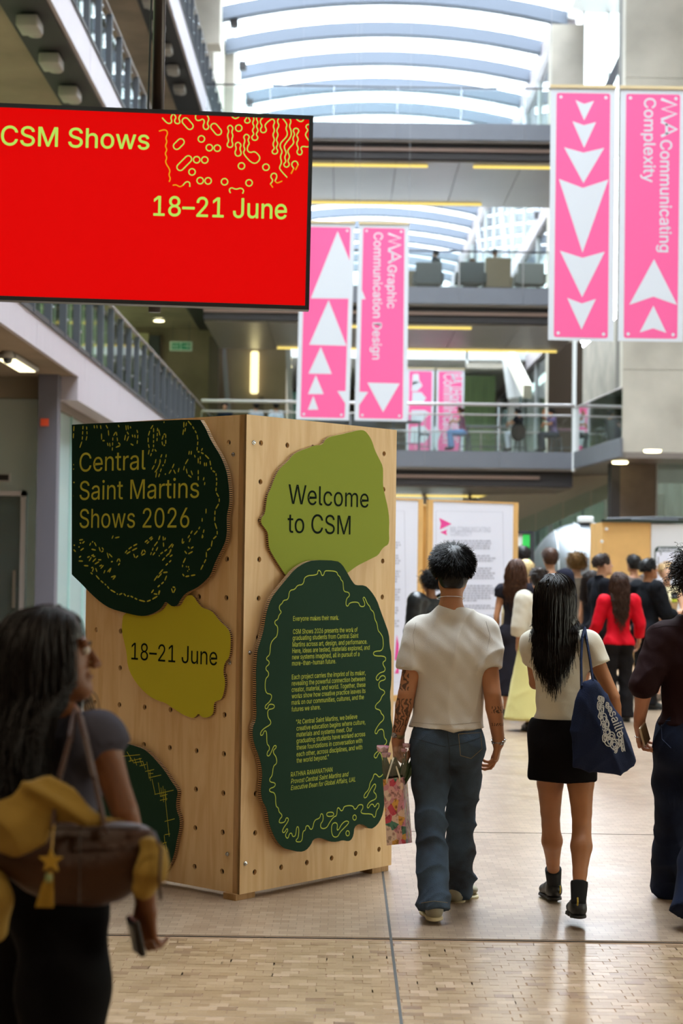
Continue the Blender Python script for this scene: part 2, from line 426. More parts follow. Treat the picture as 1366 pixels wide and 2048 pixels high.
# ------------------------------------------------------------------ people
def rotm(rx=0, ry=0, rz=0):
    return np.array((Matrix.Rotation(rz, 3, 'Z') @ Matrix.Rotation(ry, 3, 'Y') @ Matrix.Rotation(rx, 3, 'X')))
def skin_mat(name, col, ink=None, inkbox=None):
    m = mat(name, col, rough=.5, var=.12, vscale=9, spec=.35)
    b = m.node_tree.nodes['Principled BSDF']; b.inputs['Subsurface Weight'].default_value = .06
    b.inputs['Subsurface Radius'].default_value = (.02, .008, .004); b.inputs['Subsurface Scale'].default_value = .4
    return m
def J0(s, sex, ov, lean=0., pz=None, tw=1.):
    f = sex == 'f'; sw = (.158 if f else .186) * tw
    J = dict(pel=(0, 0, .955), bel=(0, .0, 1.10), che=(0, .005, 1.28), nb=(0, -.015, 1.455), head=(0, .02, 1.632),
             shL=(-sw, -.012, 1.415), shR=(sw, -.012, 1.415), elL=(-sw - .05, -.03, 1.13), elR=(sw + .05, -.03, 1.13),
             wrL=(-sw - .06, .04, .89), wrR=(sw + .06, .04, .89), hdL=(.05, .25, -1), hdR=(-.05, .25, -1),
             hipL=(-.088, 0, .91), hipR=(.088, 0, .91), knL=(-.095, .02, .50), knR=(.095, .02, .50),
             anL=(-.1, -.02, .085), anR=(.1, -.02, .085), toL=(-.12, .14, .028), toR=(.12, .14, .028))
    J = {k: np.array(v, float) * (s if not k.startswith('hd') else 1) for k, v in J.items()}
    dz = (pz - J['pel'][2]) if pz is not None else 0.
    if lean or dz:
        R = rotm(rx=-lean); P = J['pel'].copy()
        for k in ('bel', 'che', 'nb', 'head', 'shL', 'shR', 'elL', 'elR', 'wrL', 'wrR'):
            J[k] = P + R @ (J[k] - P)
        for k in ('pel', 'bel', 'che', 'nb', 'head', 'shL', 'shR', 'elL', 'elR', 'wrL', 'wrR', 'hipL', 'hipR'): J[k] = J[k] + np.array([0, 0, dz])
    for k, v in ov.items(): J[k] = np.array(v, float)
    return J
def torso(J, s, sex, g=0., wx=1., k=.045):
    f = sex == 'f'; up = J['nb'] - J['che']; up /= np.linalg.norm(up)
    side = J['shR'] - J['shL']; side /= np.linalg.norm(side); fw = np.cross(up, side); R = np.stack([side, fw, up])
    hs = J['hipR'] - J['hipL']; hs /= np.linalg.norm(hs); u2 = J['bel'] - J['pel']; u2 /= np.linalg.norm(u2); R2 = np.stack([hs, np.cross(u2, hs), u2])
    w = wx * s
    P = [ell(J['pel'], ((.158 if f else .155) * w + g, .112 * s + g, .125 * s + g), R2, k),
         ell(J['bel'], ((.122 if f else .142) * w + g, .095 * s + g, .15 * s + g), R, k),
         ell(J['che'], ((.135 if f else .160) * w + g, (.100 if f else .113) * s + g, .175 * s + g), R, k),
         cap(J['shL'] - up * .03, J['shR'] - up * .03, .050 * s + g, k=k * .7, side=fw, kx=1.0),
         cap(J['nb'] - up * .045, J['shL'] - up * .006, .058 * s + g, .045 * s + g, k=k * .6), cap(J['nb'] - up * .045, J['shR'] - up * .006, .058 * s + g, .045 * s + g, k=k * .6)]
    for sg, h in ((-1, 'hipL'), (1, 'hipR')): P.append(ell(J[h] + R2[1] * -.045 * s, (.085 * s + g, .095 * s + g, .10 * s + g), None, k))
    if f:
        for sg in (-1, 1): P.append(ell(J['che'] + side * sg * .068 * s + fw * .078 * s - up * .01, (.058 * s + g, .05 * s + g, .056 * s + g), None, .03))
    return P, R
def arm(J, sd, s, sex, g=0., frac=2., k=.03, m=1.):
    """arm prims down to frac (0..1 upper arm, 1..2 forearm)"""
    a, b, c = J['sh' + sd], J['el' + sd], J['wr' + sd]; t = (.86 if sex == 'f' else 1.) * s * m
    r = [.056 * t + g, .047 * t + g, .039 * t + g, .041 * t + g, .026 * t + g]
    P = []
    if frac <= 1:
        e = a + (b - a) * frac; P.append(cap(a, e, r[0], r[0] + (r[2] - r[0]) * frac, k=k, f1=True)); return P
    P += [cap(a, a + (b - a) * .45, r[0], r[1], k=k), cap(a + (b - a) * .45, b, r[1], r[2], k=.006)]
    q = b + (c - b) * .28; f2 = frac - 1
    if f2 < .999:
        e = b + (c - b) * f2; P.append(cap(b, e, r[2], r[3] + (r[4] - r[3]) * f2, k=.008, f1=True)); return P
    P += [cap(b, q, r[2], r[3], k=.008), cap(q, c, r[3], r[4], k=.006)]
    return P
def legp(J, sd, s, sex, g=0., k=.03):
    a, b, c = J['hip' + sd], J['kn' + sd], J['an' + sd]; t = s * (.95 if sex == 'f' else 1)
    back = np.array([0, -.018 * s, 0])
    return [cap(a + np.array([0, -.01, -.02]), a + (b - a) * .5, .086 * t + g, .072 * t + g, k=k), cap(a + (b - a) * .5, a + (b - a) * .9, .072 * t + g, .055 * t + g, k=.012), cap(a + (b - a) * .9, b + (c - b) * .08, .055 * t + g, .050 * t + g, k=.008),
            cap(b + (c - b) * .08, b + (c - b) * .32 + back, .049 * t + g, .058 * t + g, k=.012), cap(b + (c - b) * .32 + back, b + (c - b) * .65 + back * .4, .058 * t + g, .038 * t + g, k=.012),
            cap(b + (c - b) * .65 + back * .4, c, .038 * t + g, .031 * t + g, k=.01)]
def hand(w, d, n, side, s=1., curl=(25, 30, 20), fan=.0, thumb=30, sex='m', tcurl=15):
    """palm from wrist w along d, palm faces n, thumb on side `side` (+1: d x n)"""
    w, d, n = V3(w), V3(d), V3(n); d /= np.linalg.norm(d); n -= d * (n @ d); n /= np.linalg.norm(n); x = np.cross(d, n) * side
    s *= .92 if sex == 'f' else 1.0; K = .010 * s; P = []
    L = [(.045, .026, .020), (.049, .030, .021), (.045, .028, .020), (.036, .021, .018)]
    P.append(cap(w - d * .03, w + d * .012, .025 * s, .026 * s, k=K, side=n, kx=.72))
    for i in range(4):
        off = x * (.031 - .0205 * i) * s; base = w + d * (.092 - .004 * abs(i - 1) - (.006 if i == 3 else 0)) * s + off
        P.append(cap(w + d * .018 * s + off * .55, base, .0165 * s, .0115 * s, k=.014 * s, side=n, kx=.95))
        q = d + x * fan * (1.5 - i); q /= np.linalg.norm(q); p = base; r = (.0092, .0096, .009, .008)[i] * s
        for j in range(3):
            a = math.radians(curl[j] if not isinstance(curl[j], (tuple, list)) else curl[j][i]); q = q * math.cos(a) + n * math.sin(a) if j == 0 else q * math.cos(a) + np.cross(np.cross(q, n_perp(q, n, d)), q) * math.sin(a)
            q /= np.linalg.norm(q); e = p + q * L[i][j] * s; P.append(cap(p, e, r * (1 - .08 * j), r * (1 - .08 * (j + 1)), k=.003)); p = e
    a = math.radians(thumb); tb = w + d * .022 * s + x * .020 * s; t1 = tb + (d * math.cos(a) + x * math.sin(a)) * .042 * s + n * .012 * s
    b = math.radians(thumb - tcurl); t2 = t1 + (d * math.cos(b) + x * math.sin(b)) * .030 * s + n * .008 * s
    c = math.radians(thumb - 2.2 * tcurl); t3 = t2 + (d * math.cos(c) + x * math.sin(c)) * .024 * s + n * .006 * s
    P += [cap(tb, t1, .017 * s, .0125 * s, k=.012 * s), cap(t1, t2, .0112 * s, .0105 * s, k=.003), cap(t2, t3, .0105 * s, .0085 * s, k=.003)]
    return P
def n_perp(q, n, d):
    # direction the finger keeps bending towards: rotate n the same way q has turned away from d
    ax = np.cross(d, n); m = np.cross(ax, q); return m / (np.linalg.norm(m) + 1e-9)
def headp(c, R, s=1., sex='m', face=True, k=.016):
    """head prims in a frame R rows (right, forward, up)"""
    c = V3(c); R = np.array(R)
    def L(x, y, z): return c + R[0] * x * s + R[1] * y * s + R[2] * z * s
    P = [ell(L(0, -.012, .033), np.array((.076, .094, .084)) * s, R, k), ell(L(0, .018, -.02), np.array((.066, .074, .088)) * s, R, k),
         ell(L(0, .045, -.075), np.array((.047, .045, .042)) * s, R, k), cap(L(-.04, .0, -.06), L(0, .07, -.092), .026 * s, .018 * s, k=.02), cap(L(.04, .0, -.06), L(0, .07, -.092), .026 * s, .018 * s, k=.02)]
    for sg in (-1, 1):
        P.append(ell(L(sg * .078, -.008, -.008), np.array((.008, .020, .031)) * s, R, .004))
        P.append(ell(L(sg * .084, -.012, -.006), np.array((.005, .012, .020)) * s, R, .003, sub=False))
    if face:
        P += [cap(L(0, .088, .012), L(0, .108, -.024), .007 * s, .011 * s, k=.010), ell(L(-.011, .098, -.028), (.009 * s,) * 3, None, .006), ell(L(.011, .098, -.028), (.009 * s,) * 3, None, .006),
              cap(L(-.044, .072, .030), L(.044, .072, .030), .012 * s, k=.014)]
        P += [ell(L(sg * .031, .094, .010), np.array((.016, .014, .011)) * s, R, .008, sub=True) for sg in (-1, 1)]
        P += [cap(L(-.021, .083, -.055), L(.021, .083, -.055), .0085 * s, k=.006), cap(L(-.017, .081, -.065), L(.017, .081, -.065), .009 * s, k=.006)]
    return P, L
def face_bits(root, L, s, iris, brow, lip):
    for sg in (-1, 1):
        c = L(sg * .031, .0735, .010); mb = MB(); mb.lathe(c - (L(0, 1, 0) - L(0, 0, 0)) * .012, [(.001, 0), (.008 * s, .003), (.0115 * s, .009), (.012 * s, .013), (.0105 * s, .018), (.006 * s, .0235), (.001, .0245)], 12, ax=L(0, 1, 0) - L(0, 0, 0))
        eo = mb.build('eye', mat('eye_white', '#bdb5ac', .4), root, smooth=True, world=False)
        mb = MB(); d = (L(0, 1, 0) - L(0, 0, 0)); mb.lathe(c + d * (.0085 * s), [(.0055 * s, 0), (.0052 * s, .003 * s), (.002, .0042 * s)], 10, ax=d); mb.build('iris', mat('iris_dark', iris, .15), eo, smooth=True, world=False)
        mb = MB(); mb.tube([L(sg * .016, .089, .027), L(sg * .032, .089, .0315), L(sg * .048, .076, .027)], [.0028 * s, .0036 * s, .002 * s], 6); mb.build('eyebrow', brow, root, smooth=True, world=False)
    mb = MB(); mb.tube([L(-.022, .083, -.060), L(-.008, .0925, -.0575), L(0, .0925, -.059), L(.008, .0925, -.0575), L(.022, .083, -.060)], [.002, .005 * s, .0045 * s, .005 * s, .002], 8)
    mb.build('lips', lip, root, smooth=True, world=False)
def grow(L, R, s, coll, n, steps, length, kind, seed=0, wave=0., wl=.05, off=(.004, .02), rad=.0016, part=0., fall=1., region=None, rtip=.3, spread=0., nt=3, pull=0., lift=.12, mess=.12):
    """strands from the scalp: kind long / short / curly. coll = prims pushed against"""
    r = np.random.RandomState(seed); c = L(0, -.012, .033); P = []
    while len(P) < n:
        v = r.randn(3); v /= np.linalg.norm(v)
        if v[2] < -.55: continue
        if v[1] > .30 + (.25 if v[2] < .45 else 0.35) * (1 if v[2] > .2 else .0) : continue      # face left clear
        if v[2] < .05 and v[1] > .12: continue
        if region and not region(v): continue
        P.append(v)
    v = np.array(P); R = np.array(R); rr = np.array((.076, .094, .084)) * s
    p = c + (v * rr * 1.0) @ R; nrm = (v / rr) @ R; nrm /= np.linalg.norm(nrm, axis=1)[:, None]
    if kind == 'long':
        d = nrm * .4 + (np.sign(v[:, :1] - part + 1e-6) * R[0]) * .8 * (1 - np.abs(v[:, :1])) * np.clip(v[:, 1:2] * 1.6 + .35, 0, 1) + R[1] * (-.5) * np.clip(v[:, 1:2] + .6, 0, 1)
    elif kind == 'short':
        cw = np.array((.12, -.42, .90)); tv = v - cw * (v @ cw)[:, None]; tv = tv / (np.linalg.norm(tv, axis=1)[:, None] + .05)
        d = nrm * lift + tv @ R + r.randn(n, 3) * mess
    else: d = nrm + r.randn(n, 3) * .3
    d /= np.linalg.norm(d, axis=1)[:, None]
    ln = length * (.8 + .35 * r.rand(n)); st = ln / steps; o = off[0] + (off[1] - off[0]) * r.rand(n) ** 1.3
    if kind == 'short': tl = np.clip(v[:, 2] + .55, 0, 1); ln = ln * (.7 + .3 * tl); st = ln / steps; o = off[0] + (o - off[0]) * (.45 + .55 * np.clip(tl * 1.3, 0, 1))
    if kind == 'long': ln = ln * (1 - .28 * np.abs(v[:, 0])); st = ln / steps
    path = [p.copy()]; ph = r.rand(n) * 6.28; dn = np.array([0, 0, -1.])
    e = 1e-3
    for i in range(steps):
        if kind == 'long':
            d = d * (1 - .38 * fall) + dn * .38 * fall + r.randn(n, 3) * .02
            if pull: d = d - R[0] * (pull * ((p - c) @ R[0]))[:, None] * (i / steps)
        elif kind == 'short': d = d + dn * .16 * (1 - np.clip(v[:, 2:3], -1, .8)) + r.randn(n, 3) * .06
        else: d = d * .75 + dn * .12 + r.randn(n, 3) * .25
        d /= np.linalg.norm(d, axis=1)[:, None]; p = p + d * st[:, None]
        oo = off[0] + (o - off[0]) * (min(1, (i + 1) / steps * 1.8) if kind == 'long' else 1)
        for _ in range(2):
            f0 = sdf_eval(coll, p); m = f0 < oo
            if m.any():
                q = p[m]; g = np.stack([sdf_eval(coll, q + e * np.eye(3)[j]) - f0[m] for j in range(3)], 1); g /= np.linalg.norm(g, axis=1)[:, None] + 1e-9
                p[m] = q + g * (oo[m] - f0[m])[:, None]
        path.append(p.copy())
    A = np.stack(path, 1)
    if wave:
        t = np.linspace(0, 1, steps + 1)[None, :] * ln[:, None] / wl * 6.28 + ph[:, None]; a = wave * np.linspace(.1, 1, steps + 1)[None, :]
        A = A + (R[0][None, None] * (np.sin(t) * a)[..., None]) + (R[1][None, None] * (np.cos(t * .9) * a)[..., None])
    if spread: A = A + R[0][None, None] * (spread * r.randn(n)[:, None] * np.linspace(0, 1, steps + 1)[None] ** 2)[..., None]
    ra = rad * (.7 + .6 * r.rand(n))[:, None] * np.linspace(1, rtip, steps + 1)[None]
    return tubes(A, ra, nt)
def shoe(sd, J, s, m_up, m_sole, root, heel=.02, name='shoe', boot=.0):
    a, t = J['an' + sd], J['to' + sd]; d = t - a; d[2] = d[2]; h = np.array([d[0], d[1], 0]); h /= np.linalg.norm(h); dd = (t - a); 
    # foot frame follows the ankle->toe line so that a lifted heel tilts the shoe
    base = (a * 0 + (t + h * 0)); up0 = np.array([0, 0, 1.])
    th = math.atan2(a[2] - t[2] - .055 * s, np.linalg.norm((a - t)[:2])); f = h * math.cos(th) - up0 * math.sin(th); u = h * math.sin(th) + up0 * math.cos(th)
    side = np.cross(f, u); R = np.stack([side, f, u])
    def q(y, z, x=0): return t + f * y * s + u * z * s + side * x * s
    z0 = -.028
    P = [ell(q(-.19, .022), np.array((.037, .042, .040)) * s, R, .03), ell(q(-.12, .018), np.array((.036, .07, .036)) * s, R, .03), ell(q(-.02, .006), np.array((.047, .085, .030)) * s, R, .03),
         cap(q(-.175, .02), q(-.165, .065 + boot), .038 * s, .040 * s, k=.02, f1=True), ell(q(-.09, .03), np.array((.034, .06, .028)) * s, R, .03)]
    so = sdf_part(name, P, .008, m_up, root, cuts=[(tuple(-u), -(q(0, z0 + .014) @ u))])
    S = [ell(q(-.17, z0), np.array((.041, .062, .05)) * s, R, .02), ell(q(-.03, z0), np.array((.052, .095, .05)) * s, R, .03), cap(q(-.17, z0), q(-.03, z0), .034 * s, .042 * s, k=.02)]
    sdf_part('sole', S, .008, m_sole, so, cuts=[(tuple(-u), -(q(0, z0) @ u)), (tuple(u), q(0, z0 + heel) @ u)])
    return so
def person(name, label, group, loc, yaw, h=1.75, sex='m', skin='#b98560', hair=None, top=None, bottom=None, shoes=('#161616', '#0c0c0c'), ov={}, lean=0., pz=None,
           head_rot=(0, 0, 0), res=.013, hands=None, face=True, wx=1., tw=1., feat=None, seat=False, hres=None, eye='#1c120c', armm=1., torso_g=None):
    s = h / 1.75; root = empty('person', loc, yaw, label, 'person', group); J = J0(s, sex, ov, lean, pz, tw); sk = skin_mat('skin_' + skin.strip('#'), skin)
    T, R = torso(J, s, sex, 0., wx); hr = rotm(*head_rot); RH = (hr @ R.T).T if False else np.array([hr @ R[i] for i in range(3)])
    neck = [cap(J['nb'] - R[2] * .03, J['head'] - R[2] * .045 * s - RH[1] * .012 * s, .056 * s if sex == 'm' else .046 * s, .052 * s if sex == 'm' else .043 * s, k=.03)]
    arms = arm(J, 'L', s, sex, m=armm) + arm(J, 'R', s, sex, m=armm); lg_ = -.014 if bottom and bottom['kind'] in ('pants', 'flare') else 0; legs = legp(J, 'L', s, sex, lg_) + legp(J, 'R', s, sex, lg_)
    feet = [cap(J['an' + q] - np.array([0, 0, .01]), J['to' + q], .034 * s, .022 * s, k=.02) for q in 'LR']
    body = T + neck + arms + legs + feet
    hd, L = headp(J['head'], RH, s, sex, face); extra = [sdf_geo(hd + neck, hres or max(.005, res * .5))]
    hs = hands or {}
    for sd in 'LR':
        a = hs.get(sd, {})
        if a == 0: continue
        d = V3(a.get('d', J['hd' + sd])); n = V3(a.get('n', (1 if sd == 'L' else -1, 0, 0)))
        # thumb side: forward by default
        x = np.cross(d, n); sidep = a.get('side', 1 if x[1] > 0 else -1)
        hp = hand(J['wr' + sd] + 0, d, n, sidep, s, a.get('curl', (22, 30, 20)), a.get('fan', .02), a.get('thumb', 28), sex, a.get('tcurl', 12))
        e = J['el' + sd]; w = J['wr' + sd]; t = (.86 if sex == 'f' else 1.) * s * armm
        hp.append(cap(w + (e - w) * .35, w, (.026 + (.041 - .026) * .48) * t, .026 * t, k=.02))
        extra.append(sdf_geo(hp, a.get('res', max(.0035, res * .33))))
    o = sdf_part('body', body, res, sk, root, extra=extra)
    if face: face_bits(root, L, s, eye, mat('brow_' + (hair or {}).get('col', '#120c08').strip('#'), (hair or {}).get('col', '#120c08'), .8), mat('lip_' + skin.strip('#'), tuple(int(skin.strip('#')[i:i + 2], 16) * f for i, f in ((0, .88), (2, .62), (4, .62))), .45))
    P = dict(root=root, J=J, L=L, R=R, RH=RH, s=s, T=T, sex=sex, neck=neck, arms=arms)
    if top:
        g = top.get('fit', .014); hem = top.get('hem', .93) * (s if top.get('abs') is None else 1); fr = top.get('sleeve', .6); wrk = top.get('wr', .006)
        TT, _ = torso(J, s, sex, g, wx * top.get('wx', 1.), .04)
        sl = []; sg_r = top.get('sg', .014)
        if fr:
            for q in 'LR':
                f_ = fr[q] if isinstance(fr, dict) else fr
                sl += arm(J, q, s, sex, g + sg_r, f_, .035, armm)
        if top.get('box'):
            bx, by = top['box']; u = R[2]; TT.append(cap(J['che'] - np.array([0, 0, .02]), np.array([J['pel'][0], J['pel'][1], hem - .05]), by * s, by * s * 1.02, k=.06, side=(R[0]), kx=bx / by))
        if top.get('turtle'): TT.append(cap(J['nb'] - R[2] * .05, J['nb'] + R[2] * top['turtle'], .066 * s, .060 * s, k=.02, f1=True))
        TT += [ell(J['nb'] + R[2] * .055 * s + R[1] * .035 * s, (.075 * s, .07 * s, .055 * s), None, .01, sub=True)] if top.get('scoop') else []
        ds = top.get('dirs', [((.5, .3, .8), 1), ((-.6, .2, .7), .8), ((.1, .2, 1.), .5)])
        if not top.get('turtle'): sl.append(cap(J['nb'] + R[2] * top.get('nk', -.004) * s - R[1] * .004, J['nb'] + R[2] * .22 * s + R[1] * .03, .072 * s, .08 * s, k=.008, side=R[0], kx=1.25, sub=True, f0=True))
        def disp(V): return folds(V, wrk, ds, top.get('seed', 1), top.get('freq', 15.)) + .0012 * np.sin(V @ np.array([60, 40, 55]))
        sdf_part(top.get('name', 'shirt'), TT + sl, top.get('res', res), top['mat'], root, cuts=[((0, 0, -1), -hem)] + top.get('cuts', []), disp=disp)
        P['top_prims'] = TT + sl
    if bottom:
        k = bottom['kind']; mt = bottom['mat']; g = bottom.get('fit', .012); wrk = bottom.get('wr', .006)
        if k in ('pants', 'flare', 'shorts'):
            B = []; fl = bottom.get('flare', .0); rx = bottom.get('leg', .01); ends = bottom.get('hem', .075)
            for q in 'LR':
                a, b, c = J['hip' + q], J['kn' + q], J['an' + q]; e = c + (c - b) / np.linalg.norm(c - b) * bottom.get('drop', .035)
                if k == 'shorts': B += [cap(a, a + (b - a) * bottom.get('len', .6), .095 * s + g, .09 * s + g, k=.03, f1=True)]; continue
                kr = (.066 + rx) * s
                B += [cap(a + np.array([0, -.012, .0]), a + (b - a) * .5, .088 * s + g, .078 * s + g + rx * .5, k=.035), cap(a + (b - a) * .5, b, .078 * s + g + rx * .5, kr, k=.035), cap(b, b + (c - b) * .5, kr, kr + fl * .45, k=.035), cap(b + (c - b) * .5, e, kr + fl * .45, kr + fl, k=.03, f1=True)]
            tp = [p for p in torso(J, s, sex, g, wx)[0][:1]] + torso(J, s, sex, g, wx)[0][6:8]
            zt = bottom.get('top', 1.03) * s if pz is None else J['pel'][2] + .10 * s
            def disp(V):
                zz = V[:, 2]; zk = J['knL'][2]; w = .55 + .9 * np.exp(-((zz - zk) / .12) ** 2) + .7 * np.exp(-((zz - .12) / .07) ** 2)
                return folds(V, wrk, bottom.get('dirs', [((.5, .2, 1.2), 1), ((-.7, .3, 1.1), .9)]), bottom.get('seed', 3), bottom.get('freq', 17.)) * w
            sdf_part(bottom.get('name', 'trousers'), B + tp, bottom.get('res', res), mt, root, cuts=[((0, 0, 1), zt)] if not lean else [], disp=disp)
        else:
            zt, zb = bottom.get('top', 1.03) * s, bottom['hem'] * s; fl = bottom.get('flare', .03); pe = J['pel']; hw = bottom.get('hw', .165)
            B = torso(J, s, sex, g, wx)[0][:1] + torso(J, s, sex, g, wx)[0][6:8]
            B += [cap((pe[0], pe[1] - .005, pe[2]), (pe[0] + bottom.get('dx', 0), pe[1] - .01, zb - .03), .118 * s + g, .118 * s + g + fl, k=.04, side=R[0] * [1, 1, 0], kx=hw / .118)]
            if zt > pe[2] + .02: B += [cap(pe, (pe[0], pe[1], zt + .03), .105 * s + g, .088 * s + g, k=.03, side=R[0] * [1, 1, 0], kx=1.3)]
            def disp(V): return folds(V, wrk, [((1, .6, .1), 1), ((-.8, 1, .15), .7)], 5, bottom.get('freq', 12.)) * np.clip((zt - V[:, 2]) / max(zt - zb, .1), .1, 1)
            sdf_part(bottom.get('name', 'skirt'), B, bottom.get('res', res), mt, root, cuts=[((0, 0, 1), zt), ((0, 0, -1), -zb)], disp=disp)
        P['skirt'] = 1
    if shoes:
        mu, ms = mat('shoe_' + shoes[0].strip('#'), shoes[0], .45), mat('sole_' + shoes[1].strip('#'), shoes[1], .6)
        P['shoes'] = [shoe(q, J, s, mu, ms, root) for q in 'RL']
    if hair:
        hc = hair['col']; hm = mat('hair_' + hc.strip('#'), hc, hair.get('rough', .48), var=.3, vscale=30, spec=.28); kind = hair['kind']; bun = []
        th = hair.get('thick', .014) * s
        cr_ = [ell(L(0, -.014, .036), np.array((.076, .094, .084)) * s + th, RH, .01), ell(L(0, -.040, -.01), np.array((.064, .068, .075)) * s + th * .85, RH, .02)]
        cr_.append(ell(L(0, .085, -.045), np.array((.074, .075, .078)) * s, RH, .012, sub=True))
        for sg in (() if kind == 'long' else (-1, 1)): cr_.append(ell(L(sg * .088, .018, -.03), np.array((.02, .045, .05)) * s, RH, .01, sub=True))
        if kind == 'bun': bun = [ell(L(*hair.get('bun', (0, -.10, .07))), (.042 * s,) * 3, None, .012)]
        if hair.get('bald_low') is None and kind in ('short', 'curly', 'fade'): pass
        hcuts = [] if kind == 'long' else [(tuple(-RH[2]), -(L(0, 0, hair.get('low', -.06)) @ RH[2]))]
        extra = []; hh = [p for p in hd[:5]]
        if kind == 'long':
            coll = hh + neck + torso(J, s, sex, hair.get('body_off', .02), wx)[0] + (arm(J, 'L', s, sex, .02, 1.) + arm(J, 'R', s, sex, .02, 1.))
            extra.append(grow(L, RH, s, coll, hair.get('n', 260), hair.get('steps', 16), hair['len'], 'long', hair.get('seed', 1), hair.get('wave', .003), hair.get('wl', .09), (th + .002, max(th + .006, hair.get('off', (.006, .028))[1])), hair.get('rad', .0055), hair.get('part', 0.), 1., hair.get('region'), .35, hair.get('spread', 0.), pull=hair.get('pull', 0.)))
            bun += [p for p in hair.get('under', lambda *a: [])(L, J, RH, s)]
        elif kind in ('short', 'bob', 'bun'):
            extra.append(grow(L, RH, s, hh, hair.get('n', 420), 5, hair.get('len', .05), 'short', hair.get('seed', 1), 0, .05, (.004, hair.get('puff', .014)), hair.get('rad', .0030), region=hair.get('region'), lift=hair.get('lift', .12), mess=hair.get('mess', .12)))
        elif kind == 'curly':
            extra.append(grow(L, RH, s, hh, hair.get('n', 420), 14, hair.get('len', .09), 'curly', hair.get('seed', 1), hair.get('wave', .008), hair.get('wl', .022), (.008, .04), hair.get('rad', .0022), region=hair.get('region')))
        def dh(V): return folds(V, .004, [((1.5, .4, .3), 1), ((.3, 1.2, .8), 1)], 9, 55.)
        sdf_part('hair', cr_ + bun, hair.get('res', max(.006, res * .6)), hm, root, cuts=hcuts, disp=dh, extra=extra)
        P['hair_mat'] = hm
    return P
def wp(P, p):
    """local person point -> world"""
    return MW(P['root']) @ Vector(tuple(p))
# ------------------------------------------------------------------ the setting
def struct(name, mb, m, parent=None, smooth=None):
    o = mb.build(name, m, parent, smooth=smooth)
    if parent is None: o['kind'] = 'structure'
    return o
concrete = mat('concrete', '#b3aca0', .85, var=.22, vscale=.7, bump=.2, bscale=12, spec=.25)
concrete_d = mat('concrete_tan', '#8a7b68', .9, var=.3, vscale=.6, bump=.2, bscale=10, spec=.2)
steel = mat('grey_steel', '#7d7f88', .5, metal=.1)
dark = mat('dark_soffit', '#2b2626', .7)
dsteel = mat('dark_steel', '#3c3e42', .45, metal=.2)
lilac = mat('pale_panel', '#a29a9f', .55, var=.06, vscale=3, stretch=(1, 6, .4))  # light grey with a faint pink reflection put into the colour
white = mat('white_paint', '#e4e6e6', .6)
glz = glass('clear_glass'); glz_g = glass('green_glass', (.80, .90, .86), .2)
frost = glass('frosted_glass', (.82, .93, .92), .15, .15, haze=.62, hazecol=(.70, .84, .83))
frost_w = glass('frosted_white_glass', (.85, .88, .85), .15, .15, haze=.75, hazecol=(.66, .68, .62))

# floor: end-grain wood blocks.  A slab carries the joint colour; blocks near the camera are pieces of their own.
def wood_block_mat():
    m = bpy.data.materials.new('wood_block'); m.use_nodes = True; t = NT(m); b = t.b; _m['wood_block'] = m
    oi = t.new('ShaderNodeObjectInfo'); ge = t.new('ShaderNodeNewGeometry'); ad = t.new('ShaderNodeMath', operation='ADD'); fr = t.new('ShaderNodeMath', operation='FRACT')
    t.link(oi.outputs['Random'], ad.inputs[0]); t.link(ge.outputs['Random Per Island'], ad.inputs[1]); t.link(ad.outputs[0], fr.inputs[0])
    r = t.new('ShaderNodeValToRGB'); e = r.color_ramp.elements; e[0].color = lin('#826750'); e[1].color = lin('#b0957a')
    for p, c in ((.15, '#927858'), (.5, '#9a8062'), (.85, '#a28868')): q = r.color_ramp.elements.new(p); q.color = lin(c)
    t.link(fr.outputs[0], r.inputs[0]); n = t.new('ShaderNodeTexNoise'); n.inputs['Scale'].default_value = 90; g = t.new('ShaderNodeTexCoord'); t.link(g.outputs['Object'], n.inputs['Vector'])
    mx = t.new('ShaderNodeMix', data_type='RGBA', blend_type='MULTIPLY'); mx.inputs[0].default_value = .35; t.link(r.outputs[0], mx.inputs[6]); t.link(n.outputs[0], mx.inputs[7])
    t.link(mx.outputs[2], b.inputs['Base Color']); b.inputs['Roughness'].default_value = .30; b.inputs['Specular IOR Level'].default_value = .5; return m
def wood_far_mat():
    m = bpy.data.materials.new('wood_floor'); m.use_nodes = True; t = NT(m); b = t.b
    ge = t.new('ShaderNodeNewGeometry'); br = t.new('ShaderNodeTexBrick'); t.link(ge.outputs['Position'], br.inputs['Vector']); br.offset = .5
    br.inputs['Scale'].default_value = 1; br.inputs['Brick Width'].default_value = .075; br.inputs['Row Height'].default_value = .05; br.inputs['Mortar Size'].default_value = .0012
    br.inputs['Color1'].default_value = lin('#8d7660'); br.inputs['Color2'].default_value = lin('#a38d76'); br.inputs['Mortar'].default_value = lin('#65523f'); br.inputs['Bias'].default_value = 0
    n = t.new('ShaderNodeTexNoise'); n.inputs['Scale'].default_value = .5; n.inputs['Detail'].default_value = 4; t.link(ge.outputs['Position'], n.inputs['Vector'])
    mx = t.new('ShaderNodeMix', data_type='RGBA', blend_type='MULTIPLY'); mx.inputs[0].default_value = .3; t.link(br.outputs[0], mx.inputs[6]); t.link(n.outputs[0], mx.inputs[7]); t.link(mx.outputs[2], b.inputs['Base Color'])
    n2 = t.new('ShaderNodeTexNoise'); n2.inputs['Scale'].default_value = 1.3; t.link(ge.outputs['Position'], n2.inputs['Vector']); mr = t.new('ShaderNodeMapRange'); mr.inputs[3].default_value = .22; mr.inputs[4].default_value = .42
    t.link(n2.outputs[0], mr.inputs[0]); t.link(mr.outputs[0], b.inputs['Roughness']); return m
wb = wood_block_mat()
floor = struct('floor', MB().box(-9, 13, 8.05, 124, -.3, 0), wood_far_mat())
MB().box(-9, 13, -9, 8.05, -.3, -.002).build('joint_bed', mat('joint_dark', '#7d6145', .8), floor)
